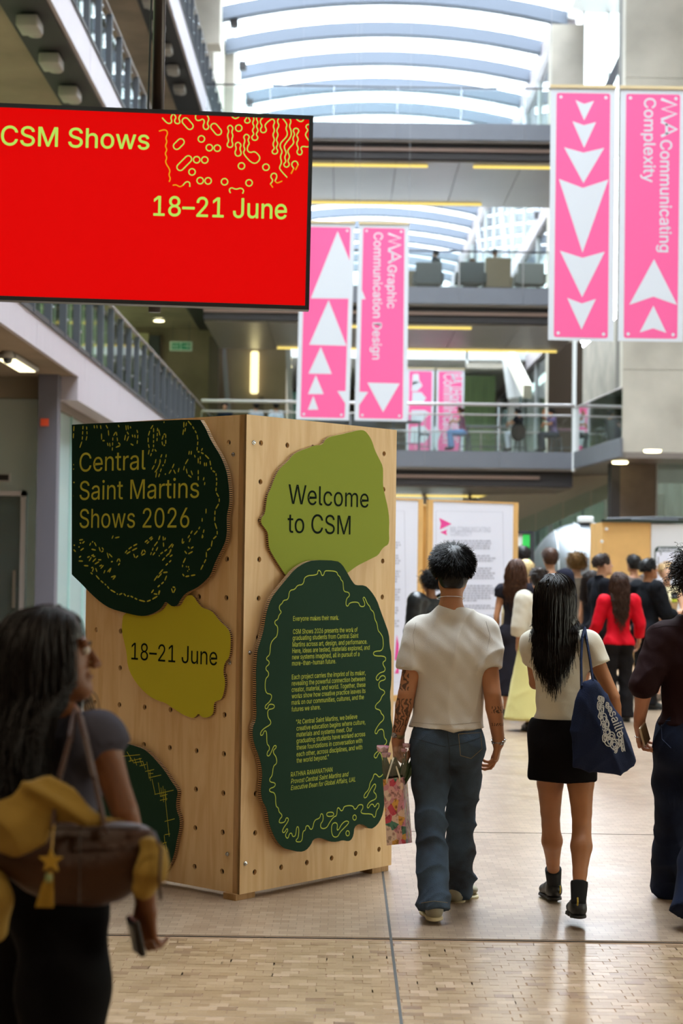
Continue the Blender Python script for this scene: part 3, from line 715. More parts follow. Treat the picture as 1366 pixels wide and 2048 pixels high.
BW, BD = .075, .05
# the seam running away from the camera and the one across
rng = random.Random(3); blk = []
for j in range(int((8.04 - 5.6) / BD)):
    y = 5.6 + j * BD
    for i in range(-42, 40):
        x = i * BW + (BW / 2 if j % 2 else 0) + rng.uniform(-.004, .004); blk.append((x, y))
near = sorted([q for q in blk if 6.35 < q[1] < 7.2 and -1.05 < q[0] < 1.35], key=lambda q: q[1])[:300]; ns = set(near)
def blkmb(z): return MB().bevbox((0, 0, -.006), BW / 2 - .0004, BD / 2 - .0004, .006 + z, .0006)
bm_ = [blkmb(z).mesh('wood_block', wb) for z in (0., .0004, .0008)]
for q in near:
    o = bpy.data.objects.new('wood_block', rng.choice(bm_)); COL.objects.link(o); o.location = (q[0], q[1], -.001); o.parent = floor
mb = MB()
for q in blk:
    if q in ns: continue
    z = -.001 + rng.choice((0., .0004, .0008)); a, c = BW / 2 - .0004, BD / 2 - .0004
    mb.add([(q[0] - a, q[1] - c, -.01), (q[0] + a, q[1] - c, -.01), (q[0] + a, q[1] + c, -.01), (q[0] - a, q[1] + c, -.01), (q[0] - a, q[1] - c, z), (q[0] + a, q[1] - c, z), (q[0] + a, q[1] + c, z), (q[0] - a, q[1] + c, z)],
           [(4, 5, 6, 7), (0, 1, 5, 4), (1, 2, 6, 5), (2, 3, 7, 6), (3, 0, 4, 7)])
o = mb.build('paving_blocks', wb, floor); o['kind'] = 'stuff'
MB().box(-9, 13, -9, 5.575, -.012, 0).build('floor_strip', mat('wood_plain', '#9c7f5e', .35), floor)
sm = mat('seam_strip', '#33322f', .6)
g0, g1, g2 = on_plane(765, 1742, Vector((0, 0, 0)), Vector((0, 0, 1))), on_plane(783, 1880, Vector((0, 0, 0)), Vector((0, 0, 1))), on_plane(803, 2048, Vector((0, 0, 0)), Vector((0, 0, 1)))
sl_ = (g0 - g2) / (g0.y - g2.y)
MB().bar((g2.x - sl_.x * (g2.y - 5), 5.0, .0004), (g2.x + sl_.x * (60 - g2.y), 60, .0004), .012, .003).build('expansion_joint', sm, floor)
h0 = on_plane(700, 1877, Vector((0, 0, 0)), Vector((0, 0, 1)))
MB().bar((-9, h0.y, .0004), (13, h0.y, .0004), .005, .003).build('expansion_joint', sm, floor)
MB().bar((-9, 11.2, .0004), (13, 11.2, .0004), .006, .003).build('expansion_joint', sm, floor)

# low ceiling over the entrance behind and above the camera, walls that close the hall
ceil = struct('ceiling', MB().box(-9, 13, -9, 6.4, 4.7, 5.1), concrete_d)
dl = emis('downlight_glow', '#fff2b8', 9)
for x, y in ((-2.5, -4), (2, -4), (6, -4), (-2.5, 0), (2, 0), (6, 0), (-2.5, 3.2), (6, 3.2)):  # unseen ceiling lights, added as warm fill for the near end
    e = MB().lathe((x, y, 4.66), [(.001, 0), (.16, 0), (.17, .04), (.001, .04)], 16).build('downlight', dl, None); e['kind'] = 'structure'
    e.name = 'added_downlight'
    area('added_fill_lamp', (x, y, 4.6), .3, 42, (1, .84, .62))
struct('wall_back', MB().box(-9, 13, -9.3, -9, 0, 24), concrete)
struct('wall_left', MB().box(-9.3, -9, -9, 124, 0, 5.0), concrete_d); struct('wall_left_near', MB().box(-9.3, -9, -9, 6.4, 5.0, 24), concrete_d); struct('wall_left_far', MB().box(-9.3, -9, 60, 124, 5.0, 24), concrete_d)
wr0 = empty('wall_right', (13, 50, 0), kind='structure')
for q in ((-9, 2, 0, 24), (2, 15, 0, .3), (2, 15, 4.5, 24), (15, 124, 0, 13.5), (15, 61.5, 13.5, 24)): MB().box(13, 13.3, q[0], q[1], q[2], q[3]).build('wall_section', concrete, wr0)
w8 = empty('added_window_8', (13, 8.5, .3), kind='structure')  # unseen glazing, added to brighten the right face of the stand
for i in range(7): MB().box(13.1, 13.14, 2.05 + i * 1.857, 3.81 + i * 1.857, .3, 4.5).build('window_pane', glass('tinted_glass', (.52, .50, .44), .1), w8); MB().box(13.05, 13.2, 1.95 + i * 1.857, 2.05 + i * 1.857, .3, 4.5).build('mullion', dsteel, w8)
struct('wall_front', MB().box(-9, 13, 124, 124.3, 0, 24), mat('far_wall', '#aab0b4', .8))
struct('wall_upper', MB().box(-9, 13, 6.1, 6.4, 5.1, 24), concrete)

# roof: white arched ribs under glass, side gutters
XC, HS = 1.6, 6.25
def zr(x): return 22.25 - .75 * ((x - XC) / HS) ** 2
xs = [XC - HS + 2 * HS * i / 16 for i in range(17)]
roof = empty('roof', (0, 0, 0), kind='structure'); ribw = mat('rib_paint', '#646c79', .6)
mb = MB()
for i in range(16):
    a, b = xs[i], xs[i + 1]
    mb.add([(a, -.14, zr(a) - .5), (a, .14, zr(a) - .5), (a, .14, zr(a)), (a, -.14, zr(a)), (b, -.14, zr(b) - .5), (b, .14, zr(b) - .5), (b, .14, zr(b)), (b, -.14, zr(b))], [(0, 1, 5, 4), (1, 2, 6, 5), (2, 3, 7, 6), (3, 0, 4, 7)])
    mb.add([(a, -.16, zr(a) - .54), (a, .16, zr(a) - .54), (b, .16, zr(b) - .54), (b, -.16, zr(b) - .54)], [(0, 3, 2, 1)])
rib = mb.mesh('roof_rib', ribw)
mb = MB()
for i in range(16): a, b = xs[i], xs[i + 1]; mb.add([(a, 0, zr(a) + .05), (b, 0, zr(b) + .05), (b, 3.8, zr(b) + .05), (a, 3.8, zr(a) + .05)], [(0, 1, 2, 3)])
pane = mb.mesh('roof_pane', glass('roof_film', (.93, .96, .99), .1, .1, haze=.05, hazecol=(.9, .93, .97)))
y = 65.7 - 3.85 * 15
while y < 122:
    for n_, me, dy in (('roof_rib', rib, 0), ('roof_pane', pane, .02)):
        o = bpy.data.objects.new(n_, me); COL.objects.link(o); o.location = (0, y + dy, 0); o.parent = roof
    y += 3.85
struct('trim_2', MB().box(-9, XC - HS, 5, 124, 21.3, 21.9), white); struct('trim_3', MB().box(XC + HS, 13, 5, 124, 21.3, 21.9), white)

# ------------------------------------------------------------------ galleries on the left
GX = -4.25
def rail_bay(parent, x, y0, y1, z0, z1, post, gl, sx=1):
    MB().box(x - .015, x + .015, y0, y1, z0 + .12, z1 - .1).build('balustrade_glass', gl, parent)
pin = mat('steel_pin', '#d8dadf', .2, metal=1)
def gallery(name, zf, zb, ztop, ys, label, y_end=60., depth=4.7, ylast=60., posts_from=0):
    g = empty(name, (GX, 30, zf), kind='structure')
    MB().box(GX - depth, GX - .06, 6, y_end, zb, zf).build('slab', concrete_d, g)
    n = int((y_end - 6) / 4.5)
    for i in range(n):
        MB().box(GX - .06, GX, 6 + i * 4.5 + .006, 6 + (i + 1) * 4.5 - .006, zb, zf).build('fascia_panel', lilac, g)
    MB().tube([(GX, 6, ztop), (GX, y_end, ztop)], .035, 8).build('handrail', mat('rail_brown', '#7d726c', .45), g, smooth=True)
    MB().box(GX - .04, GX + .02, 6, y_end, zf, zf + .08).build('glass_shoe', dark, g)
    pm = MB().box(GX - .07, GX + .04, -.028, .028, zf + .02, ztop - .03).mesh('baluster', mat('baluster_grey', '#45484e', .5))
    pn = MB(); [pn.lathe((GX + .055, 0, zf + q), [(.001, 0), (.022, 0), (.022, .012), (.001, .014)], 8, ax=(1, 0, 0)) for q in (.28, ztop - zf - .3)]
    pn = pn.mesh('pin', pin); gm = MB().box(GX - .11, GX - .095, .03, 1.32, zf + .1, ztop - .08).mesh('balustrade_glass', glz_g)
    for y in ys:
        p = bpy.data.objects.new('baluster', pm); COL.objects.link(p); p.parent = g; p.location = (0, y, 0); p.matrix_parent_inverse = PINV(g)
        q = bpy.data.objects.new('pin', pn); COL.objects.link(q); q.parent = p; q.location = (0, 0, 0)
        q = bpy.data.objects.new('balustrade_glass', gm); COL.objects.link(q); q.parent = g; q.location = (0, y, 0); q.matrix_parent_inverse = PINV(g)
    return g
G1 = gallery('gallery', 5.04, 4.62, 6.31, [20.9 + 1.35 * i for i in range(22)], '')
G2 = gallery('gallery', 10.25, 9.68, 11.45, [14.6 + 1.35 * i for i in range(33)], '')
G3 = gallery('gallery', 15.75, 14.95, 17.0, [28.1 + 1.35 * i for i in range(23)], '', y_end=66)
# lower fascia beyond the column, service tray with fittings under the upper fasciae
MB().box(GX - .3, GX, 27.8, 60, 4.24, 4.62).build('fascia_panel', lilac, G1)
MB().box(GX - .45, GX - .3, 27.8, 60, 4.1, 4.3).build('drip_trim', mat('trim_brown', '#6d6258', .6), G1)
for G, zb in ((G2, 9.68), (G3, 14.95)):
    MB().box(GX - .75, GX - .07, 6, 60, zb - .04, zb).build('service_tray', mat('service_black', '#1c1a19', .7), G)
    fit = MB(); fit.bevbox((0, 0, -.14), .16, .26, .09, .03); fit.lathe((0, .45, -.10), [(.001, -.08), (.10, -.07), (.12, 0), (.06, .06), (.001, .07)], 10); fm = fit.mesh('service_fitting', mat('service_grey', '#8d867e', .5), True)
    for i in range(20):
        o = bpy.data.objects.new('service_fitting', fm); COL.objects.link(o); o.parent = G; o.location = (GX - .42, 12 + i * 1.9, zb - .02); o.matrix_parent_inverse = PINV(G)
# end wall and inner wall behind the galleries
gwl = glass('gallery_glass', (.30, .34, .26), .15, .2, haze=.6, hazecol=(.38, .42, .28)); gwu = glass('gallery_glass_upper', (.20, .21, .21), .15, .2, haze=.4, hazecol=(.25, .26, .26))
for nm, z0, z1, g_ in (('window_5', 5.04, 9.68, gwl), ('added_window_6', 10.25, 14.95, gwu), ('added_window_7', 15.75, 21.3, gwu)):  # the upper two rows are unseen, added to bring daylight into the galleries
    w_ = empty(nm, (-8, 33, z0), kind='structure')
    for i in range(18):
        y0 = 6.4 + i * 2.98; MB().box(-8.02, -7.98, y0 + .05, y0 + 2.93, z0, z1).build('window_pane', g_, w_); MB().box(-8.08, -7.92, y0 - .05, y0 + .05, z0, z1).build('mullion', dsteel, w_)
ew = struct('wall_end', MB().box(-9, GX + .05, 60, 60.4, 5.04, 9.68), concrete_d)
MB().box(-7.35, -6.75, 59.9, 60, 5.04, 9.5).build('wall_panel', mat('light_panel', '#c2b68e', .7), ew)
MB().box(-6.72, -6.35, 59.8, 60, 5.04, 9.4).build('wall_panel', dsteel, ew)
MB().box(-4.65, -4.3, 59.8, 60, 5.04, 9.4).build('wall_panel', mat('brown_panel', '#5d5246', .7), ew)
struct('wall_end_upper', MB().box(-9, -4.35, 66, 66.4, 15.75, 22), concrete)
struct('wall_stub', MB().box(-5.4, -4.35, 58.5, 59.5, 19.2, 22), concrete)
struct('trim_4', MB().box(-4.65, -4.3, 66.4, 122, 16.9, 21.4), white)
struct('wall_far_left', MB().box(-5.0, -4.7, 60.4, 124, 0, 21.4), concrete)

# concrete block behind the first bridge, left of centre, with steel edge strips
blk1 = struct('wall_block', MB().box(-4.2, -1.98, 60.2, 63, 4.9, 9.55), mat('block_tan', '#978874', .85, var=.15, vscale=.8))
MB().bar((-4.22, 60.1, 9.5), (-3.9, 60.1, 6.2), .16, .1, side=(0, 1, 0)).build('edge_strip', mat('strip_grey', '#9a9ca4', .5), blk1)
MB().bar((-1.95, 60.1, 9.5), (-1.72, 60.1, 5.3), .17, .1, side=(0, 1, 0)).build('edge_strip', mat('strip_pale', '#b9bcc2', .5), blk1)
MB().box(-2.93, -2.75, 60.15, 60.22, 5.0, 7.4).build('conduit', mat('block_brown', '#6f6252', .8), blk1)
MB().bevbox((-3.08, 60.06, 8.2), .14, .08, .74, .07).build('wall_light', emis('wall_light_glow', '#ffefb0', 2.2), blk1)

# ------------------------------------------------------------------ bridges
yel = emis('strip_light', '#ffe27a', 1.25)
fasc = mat('bridge_fascia', '#66686f', .55, var=.05, vscale=2)
soff = mat('bridge_soffit', '#8f8680', .35, metal=.2, var=.06, vscale=.7)
def bridge(zf, x0, x1, ybays, lights, rail_col=dsteel, Y0=52.2, Y1=59.2, upper=True):
    b = empty('bridge', (1.5, 55, zf), kind='structure')
    MB().box(x0, x1, Y0, Y1, zf - .55, zf - .02).build('deck', soff, b)
    n = max(1, int((x1 - x0) / 1.9)); w = (x1 - x0) / n
    for i in range(n): MB().box(x0 + i * w + .004, x0 + (i + 1) * w - .004, Y0 - .06, Y0, zf - .48, zf + .02).build('fascia_panel', fasc, b)
    MB().box(x0, x1, Y0 + .15, Y0 + .35, zf - 1.02, zf - .55).build('beam', dark, b)
    MB().box(x0, x1 - 1, Y0 + .10, Y0 + .15, zf - .80, zf - .70).build('cable_tray', mat('tray_brown', '#80685c', .6), b)
    for i in range(n): MB().box(x0 + i * w + .01, x0 + (i + 1) * w - .01, Y0 + .4, Y1, zf - 1.06, zf - 1.02).build('soffit_panel', soff, b)
    MB().box(x0, x1, Y0 + .35, Y1, zf - 1.02, zf - .55).build('deck_beam', dark, b)
    for a, c, yy in lights: MB().box(a, c, yy, yy + .12, zf - 1.12, zf - 1.06).build('strip_light', yel, b)
    for yy, nm in ((Y0, 0), (Y1 - .1, 1)):
        MB().tube([(x0, yy, zf + 1.12), (x1, yy, zf + 1.12)], .028, 8).build('handrail', rail_col, b, smooth=True)
        gm = MB().box(.02, w - .02, yy - .01, yy + .01, zf + .02, zf + 1.05).mesh('balustrade_glass', glz)
        pm = MB().box(-.012, .012, yy - .02, yy + .03, zf, zf + 1.1).mesh('rail_post', pin)
        for i in range(n):
            for me, nn in ((gm, 'balustrade_glass'), (pm, 'rail_post')):
                o = bpy.data.objects.new(nn, me); COL.objects.link(o); o.location = (x0 + i * w, 0, 0); o.parent = b; o.matrix_parent_inverse = PINV(b)
    return b
BR3 = bridge(14.95, GX, 7.3, 0, [(-4, 2.5, 53.0), (3.9, 7.2, 53.0), (-4, 4.6, 58.6)])
BR2 = bridge(9.98, GX, 7.3, 0, [(-1.1, 3.9, 53.0), (-2.25, 7.2, 58.6)])
BR1 = bridge(5.05, GX, 6.95, 0, [(-4, 6.9, 58.8)], rail_col=mat('rail_pale', '#c9c4c4', .35, metal=.3))
MB().tube([(GX, 52.1, 6.47), (6.95, 52.1, 6.47)], .05, 8).build('handrail', mat('rail_pale', '#c9c4c4', .35), BR1, smooth=True)

# ------------------------------------------------------------------ right side: concrete tower, balcony, column, glass walls
tw = empty('wall_tower', (9.5, 48, 4.7), kind='structure')
for i, (a, c) in enumerate(((4.7, 6.9), (6.9, 10.8), (10.8, 14.7), (14.7, 18.6), (18.6, 22.6))):
    for xa, xb in ((7.4, 10.2), (10.2, 13)): MB().box(xa + .006, xb - .006, 46, 46.5, a + .006, c - .006).build('concrete_panel', concrete, tw)
MB().box(7.42, 13, 46.05, 47.3, 4.72, 22.6).build('core', mat('joint_grey', '#6a665f', .9), tw)
bal = empty('balcony', (8, 50, 4.6), kind='structure')
fr0 = (Vector((0, 0, 0)), Vector((1, 0, 0)), Vector((0, 1, 0)), Vector((0, 0, 1)))
MB().prism([(6.98, 52.2), (7.38, 46.0), (13, 46.0), (13, 60), (6.98, 60)], fr0, 4.55, 4.70).build('soffit', mat('soffit_grey', '#7d746f', .35, metal=.2), bal)
d = Vector((.40, -6.2, 0)).normalized()
MB().bar((6.97, 52.25, 4.83), (7.38, 45.95, 4.83), .08, .50).build('fascia_panel', fasc, bal)
MB().bar((7.0, 52.2, 5.75), (7.4, 46.0, 5.75), .015, 1.3).build('balustrade_glass', glz_g, bal)
MB().tube([(7.0, 52.2, 6.42), (7.4, 46.0, 6.42)], .03, 8).build('handrail', mat('rail_pale', '#c9c4c4'), bal)
MB().box(6.90, 7.0, 52.1, 52.3, 4.5, 9.0).build('post', white, bal)
for px, py in ((1305, 902), (1240, 925)):
    p = on_plane(px, py, Vector((0, 0, 4.53)), Vector((0, 0, 1))); MB().lathe((p.x, p.y, 4.50), [(.001, 0), (.2, 0), (.22, .05), (.001, .05)], 16).build('downlight', dl, bal)
struct('wall_column', MB().box(7.22, 8.35, 61, 62, 5, 20.8), concrete)
MB().box(7.2, 8.4, 60.9, 61, 5, 9.5).build('column_lining', mat('lining_brown', '#5b4d42', .8), None)['kind'] = 'structure'
bpy.data.objects['column_lining'].name = 'trim_5'
gw = empty('window_1', (9, 61, 10), kind='structure')
for i in range(4): MB().box(8.36 + i * .9 + .03, 8.36 + (i + 1) * .9 - .03, 61.2, 61.24, 14, 21.5).build('window_pane', glz, gw); MB().box(8.33 + i * .9, 8.39 + i * .9, 61.15, 61.3, 14, 21.5).build('mullion', white, gw)
MB().bar((8.9, 60.9, 17.9), (9.95, 60.9, 20.2), .28, .2, side=(0, 1, 0)).build('brace', steel, gw)
# long right wall beyond the column: storey-high glass with floor bands and braces
rw = empty('wall_right_glazed', (7.5, 90, 0), kind='structure')
for z0, z1 in ((0, 4.5), (5.1, 9.5), (10.1, 14.4), (15.0, 20.5)):
    for i in range(12):
        y0 = 62.2 + i * 5; MB().box(7.5, 7.54, y0 + .06, y0 + 4.94, z0, z1).build('window_pane', glz_g if z0 < 9 else glz, rw)
        MB().box(7.42, 7.56, y0 - .06, y0 + .06, z0, z1).build('mullion', mat('mullion_pale', '#b9bcbc', .5), rw)
for z0, z1 in ((4.5, 5.1), (9.5, 10.1), (14.4, 15.0), (20.5, 21.4)): MB().box(7.35, 8.2, 62, 122, z0, z1).build('floor_band', lilac, rw)
for i, y in enumerate((66, 78, 90)): MB().bar((7.3, y, 15.0), (7.3, y + 6, 20.6), .32, .2, side=(1, 0, 0)).build('brace', steel, rw)
MB().bar((7.0, 70, 8.4), (6.2, 70, 13.2), .7, .4, side=(0, 1, 0)).build('slanted_column', white, rw)
MB().bar((6.75, 63.5, 8.0), (6.75, 86, 15), .5, .3, side=(1, 0, 0)).build('brace', mat('ivory', '#ded9c8', .6), rw)

# rooms behind bridge level one: white landing, green curtain glass, columns, sloped stair block
rm = empty('wall_rear_rooms', (2, 84, 5), kind='structure')
MB().box(-4.7, 7.4, 84, 84.3, 0, 5).build('lower_wall', mat('rear_grey', '#8f8f8a', .8), rm)
MB().box(-4.7, 7.4, 70, 84, 9.9, 10.5).build('slab', white, rm); MB().box(-4.7, 7.4, 70, 84, 4.6, 5.1).build('slab', concrete_d, rm)
MB().box(-4.7, 7.4, 83, 83.3, 5.1, 9.9).build('back_wall', mat('rear_wall', '#6c6657', .8), rm)
gc = mat('green_curtain', '#7f9a6c', .7, var=.35, vscale=3, stretch=(8, 1, .2)); gc2 = mat('teal_curtain', '#4e7f70', .7, var=.35, vscale=3, stretch=(8, 1, .2))
MB().box(5.0, 6.5, 74, 74.15, 5.1, 9.7).build('curtain', gc, rm); MB().box(2.7, 5.0, 74.6, 74.7, 8.7, 9.9).build('curtain', mat('olive_curtain', '#8c8f45', .7), rm)
MB().box(-2.4, -1.2, 74, 74.15, 5.1, 8.9).build('curtain', gc2, rm); MB().box(6.9, 7.3, 72, 72.6, 5.1, 9.9).build('column', white, rm)
for x, z in ((-2.15, 9.35), (-2.13, 9.05)): MB().lathe((x, 66, z), [(.001, 0), (.16, 0), (.16, .06), (.001, .06)], 12).build('downlight', dl, rm)
st = empty('stairs', (5.9, 75, 10), kind='structure')
for i in range(9):
    MB().box(5.05, 6.95, 70.2 + i * .28, 70.5 + i * .28, 9.75 + i * .19, 9.95 + i * .19).build('step', white, st)
MB().add([(5.02, 70, 9.6), (5.02, 73, 11.6), (5.02, 73, 12.1), (5.02, 70, 10.5), (4.94, 70, 9.6), (4.94, 73, 11.6), (4.94, 73, 12.1), (4.94, 70, 10.5)], [(0, 1, 2, 3), (7, 6, 5, 4), (0, 3, 7, 4), (1, 0, 4, 5), (2, 1, 5, 6), (3, 2, 6, 7)]).build('parapet', white, st)
MB().box(4.94, 6.98, 69.9, 70.1, 9.55, 9.75).build('landing', concrete, st)

# ------------------------------------------------------------------ under the first bridge
ld = empty('landing', (3, 60, 0), kind='structure')
MB().box(-4.2, 4.6, 58, 70, 0, 2.45).build('platform', mat('platform_grey', '#a5a39e', .8), ld)
for i in range(6): MB().box(-4.0 + i * 1.42, -4.0 + (i + 1) * 1.42 - .04, 58.0, 58.03, 2.5, 3.5).build('balustrade_glass', glz_g, ld)
MB().tube([(-4.2, 58, 3.55), (4.6, 58, 3.55)], .03, 8).build('handrail', pin, ld)
ss = empty('staircase', (7, 60, 1), kind='structure')
MB().add([(4.6, 58.2, 1.9), (8.6, 55.0, 3.9), (8.6, 55.0, 5.0), (4.6, 58.2, 3.9), (4.6, 58.5, 1.9), (8.6, 55.3, 3.9), (8.6, 55.3, 5.0), (4.6, 58.5, 3.9)], [(0, 1, 2, 3), (7, 6, 5, 4), (0, 3, 7, 4), (1, 0, 4, 5), (2, 1, 5, 6), (3, 2, 6, 7)]).build('stringer', mat('cream_wall', '#ece6d6', .7), ss)
for i in range(5):
    a = Vector((4.7 + i * .8, 57.4 - i * .62, 0)); b = Vector((5.46 + i * .8, 56.8 - i * .62, 0)); z = 1.0 + i * .35
    MB().add([(a.x, a.y, z), (b.x, b.y, z + .35), (b.x, b.y, z + 2.0), (a.x, a.y, z + 1.65)], [(0, 1, 2, 3)]).build('balustrade_glass', glz_g, ss)
struct('wall_column_brown', MB().box(7.75, 8.75, 48.4, 49.2, 0, 4.55), mat('column_brown', '#5d4f44', .8, var=.15)); struct('trim_6', MB().box(7.5, 7.75, 48.4, 49.0, 0, 4.55), dark)
gw2 = empty('window_2', (11, 49, 2), kind='structure')
for i in range(3): MB().box(8.8 + i * 1.4 + .03, 10.2 + i * 1.4 - .03, 48.7, 48.74, 0, 4.55).build('window_pane', glz_g, gw2); MB().box(8.77 + i * 1.4, 8.83 + i * 1.4, 48.6, 48.8, 0, 4.55).build('mullion', mat('mullion_pale', '#b9bcbc'), gw2)
gw3 = empty('window_3', (6, 62, 2), kind='structure')
for i in range(6): MB().box(4.7 + i * .8 + .02, 5.5 + i * .8 - .02, 62.7, 62.74, 0, 4.5).build('window_pane', glz_g, gw3); MB().box(4.68 + i * .8, 4.72 + i * .8, 62.6, 62.8, 0, 4.5).build('mullion', dsteel, gw3)
struct('wall_under', MB().box(-4.7, 13, 70, 70.3, 0, 4.6), mat('under_grey', '#b9b6a8', .8, var=.3, vscale=.4))

# ------------------------------------------------------------------ ground floor left: column, doors, frosted glass
col = struct('column', MB().box(-4.83, -4.52, 27.5, 27.8, 0, 4.62), mat('column_grey', '#5f5d66', .6))
lwl = empty('wall_entrance', (-6, 28, 0), kind='structure')
MB().box(-9, -4.83, 28, 28.25, 4.28, 4.62).build('beam', mat('beam_tan', '#7f7360', .8), lwl)
MB().box(-9, -5.05, 28, 28.08, 2.75, 4.26).build('glass_panel', frost_w, lwl); MB().box(-5.05, -4.83, 28, 28.1, 0, 4.26).build('glass_panel', frost_w, lwl)
for i in range(1): MB().box(-6.9, -5.16, 28.02, 28.06, 0, 2.7).build('glass_panel', glass('dim_glass', (.5, .53, .5), .3, .1, haze=.4, hazecol=(.25, .27, .25)), lwl)
MB().box(-5.16, -5.08, 27.96, 28.1, 0, 2.78).build('door_frame', mat('frame_pale', '#b6aeaa', .5), lwl); MB().box(-9, -5.08, 27.96, 28.1, 2.70, 2.78).build('door_frame', mat('frame_pale', '#b6aeaa'), lwl)
MB().box(-5.26, -5.21, 27.9, 27.98, .9, 1.5).build('door_handle', pin, lwl)
fgl = empty('window_4', (-4.6, 40, 0), kind='structure')
for i in range(20): MB().box(-4.66, -4.62, 27.85 + i * 1.6 + .02, 27.85 + (i + 1) * 1.6 - .02, 0, 4.24).build('window_pane', frost, fgl)
for i in range(20): MB().box(-4.68, -4.58, 27.85 + i * 1.6 - .02, 27.85 + i * 1.6 + .02, 0, 4.24).build('mullion', mat('mullion_green', '#9fc0bb', .4), fgl)
struct('wall_inner', MB().box(-9, -8.5, 28.3, 60, 0, 4.6), mat('inner_pale', '#c8d2cc', .8))
p = at(58, 700, 25.5)
# ------------------------------------------------------------------ plywood stand with cardboard shapes
def ply_mat(name, c1, c2):
    m = bpy.data.materials.new(name); m.use_nodes = True; t = NT(m); b = t.b; _m[name] = m
    tc = t.new('ShaderNodeTexCoord'); mp = t.new('ShaderNodeMapping'); mp.inputs['Scale'].default_value = (7, 7, .8); t.link(tc.outputs['Object'], mp.inputs[0])
    n = t.new('ShaderNodeTexNoise'); n.inputs['Scale'].default_value = 2.2; n.inputs['Detail'].default_value = 7; n.inputs['Distortion'].default_value = 1.2; t.link(mp.outputs[0], n.inputs['Vector'])
    r = t.new('ShaderNodeValToRGB'); r.color_ramp.elements[0].position = .35; r.color_ramp.elements[0].color = lin(c2); r.color_ramp.elements[1].position = .62; r.color_ramp.elements[1].color = lin(c1)
    t.link(n.outputs[0], r.inputs[0]); t.link(r.outputs[0], b.inputs['Base Color']); b.inputs['Roughness'].default_value = .48; b.inputs['Specular IOR Level'].default_value = .35; return m
ply = ply_mat('plywood', '#dbbb8c', '#cfaa78'); plye = ply_mat('plywood_edge', '#b0895c', '#94703f')
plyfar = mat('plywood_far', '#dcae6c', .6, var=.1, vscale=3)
C0 = Vector((-.491, 8.866, 0)); AN = .8591
er = Vector((math.cos(AN), math.sin(AN), 0)); el = Vector((-math.sin(AN), math.cos(AN), 0)); nr, nl = -el, -er; ez = Vector((0, 0, 1))
W_, H_, ZB = 1.22, 2.44, .03
stand = empty('display_stand', C0, 0, 'plywood display stand of perforated panels carrying cardboard shapes', 'display stand')
FR = (C0 + ez * ZB, er, ez, nr); FL = (C0 + ez * ZB, el, ez, nl)
TH = .018
def holes(x0, flip=False): return [circ(x0 + .2 * i, .14 + .2 * j - .04, .0145, 14) for i in range(6) for j in range(12)]
mb = MB().prism([(0, 0), (W_, 0), (W_, H_), (0, H_)], FR, -TH, 0, [h for h in holes(.11)]); mb.build('perforated_panel', ply, stand, label='right-hand plywood panel')
mb = MB().prism([(.05, 0), (W_, 0), (W_, H_), (.05, H_)], FL, -TH - .004, -.004, [h for h in holes(.13) if h[0][0] < 1.18]); mb.build('perforated_panel', ply, stand, label='left-hand plywood panel')
MB().obox(C0 + el * .025 + er * .012 + ez * (ZB + H_ / 2), er * .012, el * .0245, ez * H_ / 2).build('corner_batten', plye, stand)
MB().obox(C0 + el * .010 + er * .03 + ez * (ZB + H_ / 2 - .01), er * .012, el * .007, ez * (H_ / 2 - .012)).build('corner_batten', plye, stand)
bk = C0 + er * W_ + el * W_
for a, e1 in ((C0 + er * (W_ - .01), el), (C0 + el * (W_ - .01), er)):
    MB().obox(a + e1 * W_ / 2 + ez * (ZB + H_ / 2), e1 * (W_ / 2 - .03), e1.cross(ez) * .009, ez * H_ / 2).build('back_panel', ply, stand)
dk = mat('stand_inside_shade', '#4a3622', .9)  # dark sheets behind the holes, shade of the hollow put into their colour
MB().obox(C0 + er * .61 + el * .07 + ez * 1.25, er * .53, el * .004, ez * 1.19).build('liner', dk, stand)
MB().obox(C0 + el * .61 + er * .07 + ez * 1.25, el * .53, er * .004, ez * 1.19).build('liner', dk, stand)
for a in (C0 + er * .05 + el * .05, C0 + er * (W_ - .09) + el * .05, C0 + el * (W_ - .09) + er * .05):
    MB().obox(a + ez * .016, er * .07, el * .045, ez * .0155).build('foot_block', plye, stand)
bolt = mat('bolt_zinc', '#b9bcc0', .25, metal=1)
def bolt_at(px, py, F):
    p = on_plane(px, py, F[0], F[3]); MB().lathe(p, [(.011, 0), (.011, .004), (.007, .005), (.006, .011), (.001, .012)], 10, ax=F[3]).build('bolt', bolt, stand, smooth=False)
for q in ((507, 885), (499, 1305), (490, 1727)): bolt_at(*q, FR)
for q in ((467, 909), (460, 1325), (455, 1708)): bolt_at(*q, FL)
# cardboard edge: liner, dark flutes, liner
def flute_mat():
    m = bpy.data.materials.new('cardboard_edge'); m.use_nodes = True; t = NT(m); b = t.b
    uv = t.new('ShaderNodeUVMap'); sp = t.new('ShaderNodeSeparateXYZ'); t.link(uv.outputs[0], sp.inputs[0])
    a = t.new('ShaderNodeMath', operation='MULTIPLY'); a.inputs[1].default_value = 2 * math.pi / .011; s = t.new('ShaderNodeMath', operation='SINE'); t.link(sp.outputs[0], a.inputs[0]); t.link(a.outputs[0], s.inputs[0])
    g = t.new('ShaderNodeMath', operation='GREATER_THAN'); g.inputs[1].default_value = -.25; t.link(s.outputs[0], g.inputs[0])
    mx = t.new('ShaderNodeMix', data_type='RGBA'); mx.inputs[6].default_value = lin('#c29a6a'); mx.inputs[7].default_value = lin('#2a1a10'); t.link(g.outputs[0], mx.inputs[0])
    t.link(mx.outputs[2], b.inputs['Base Color']); b.inputs['Roughness'].default_value = .9; return m
flute = flute_mat()
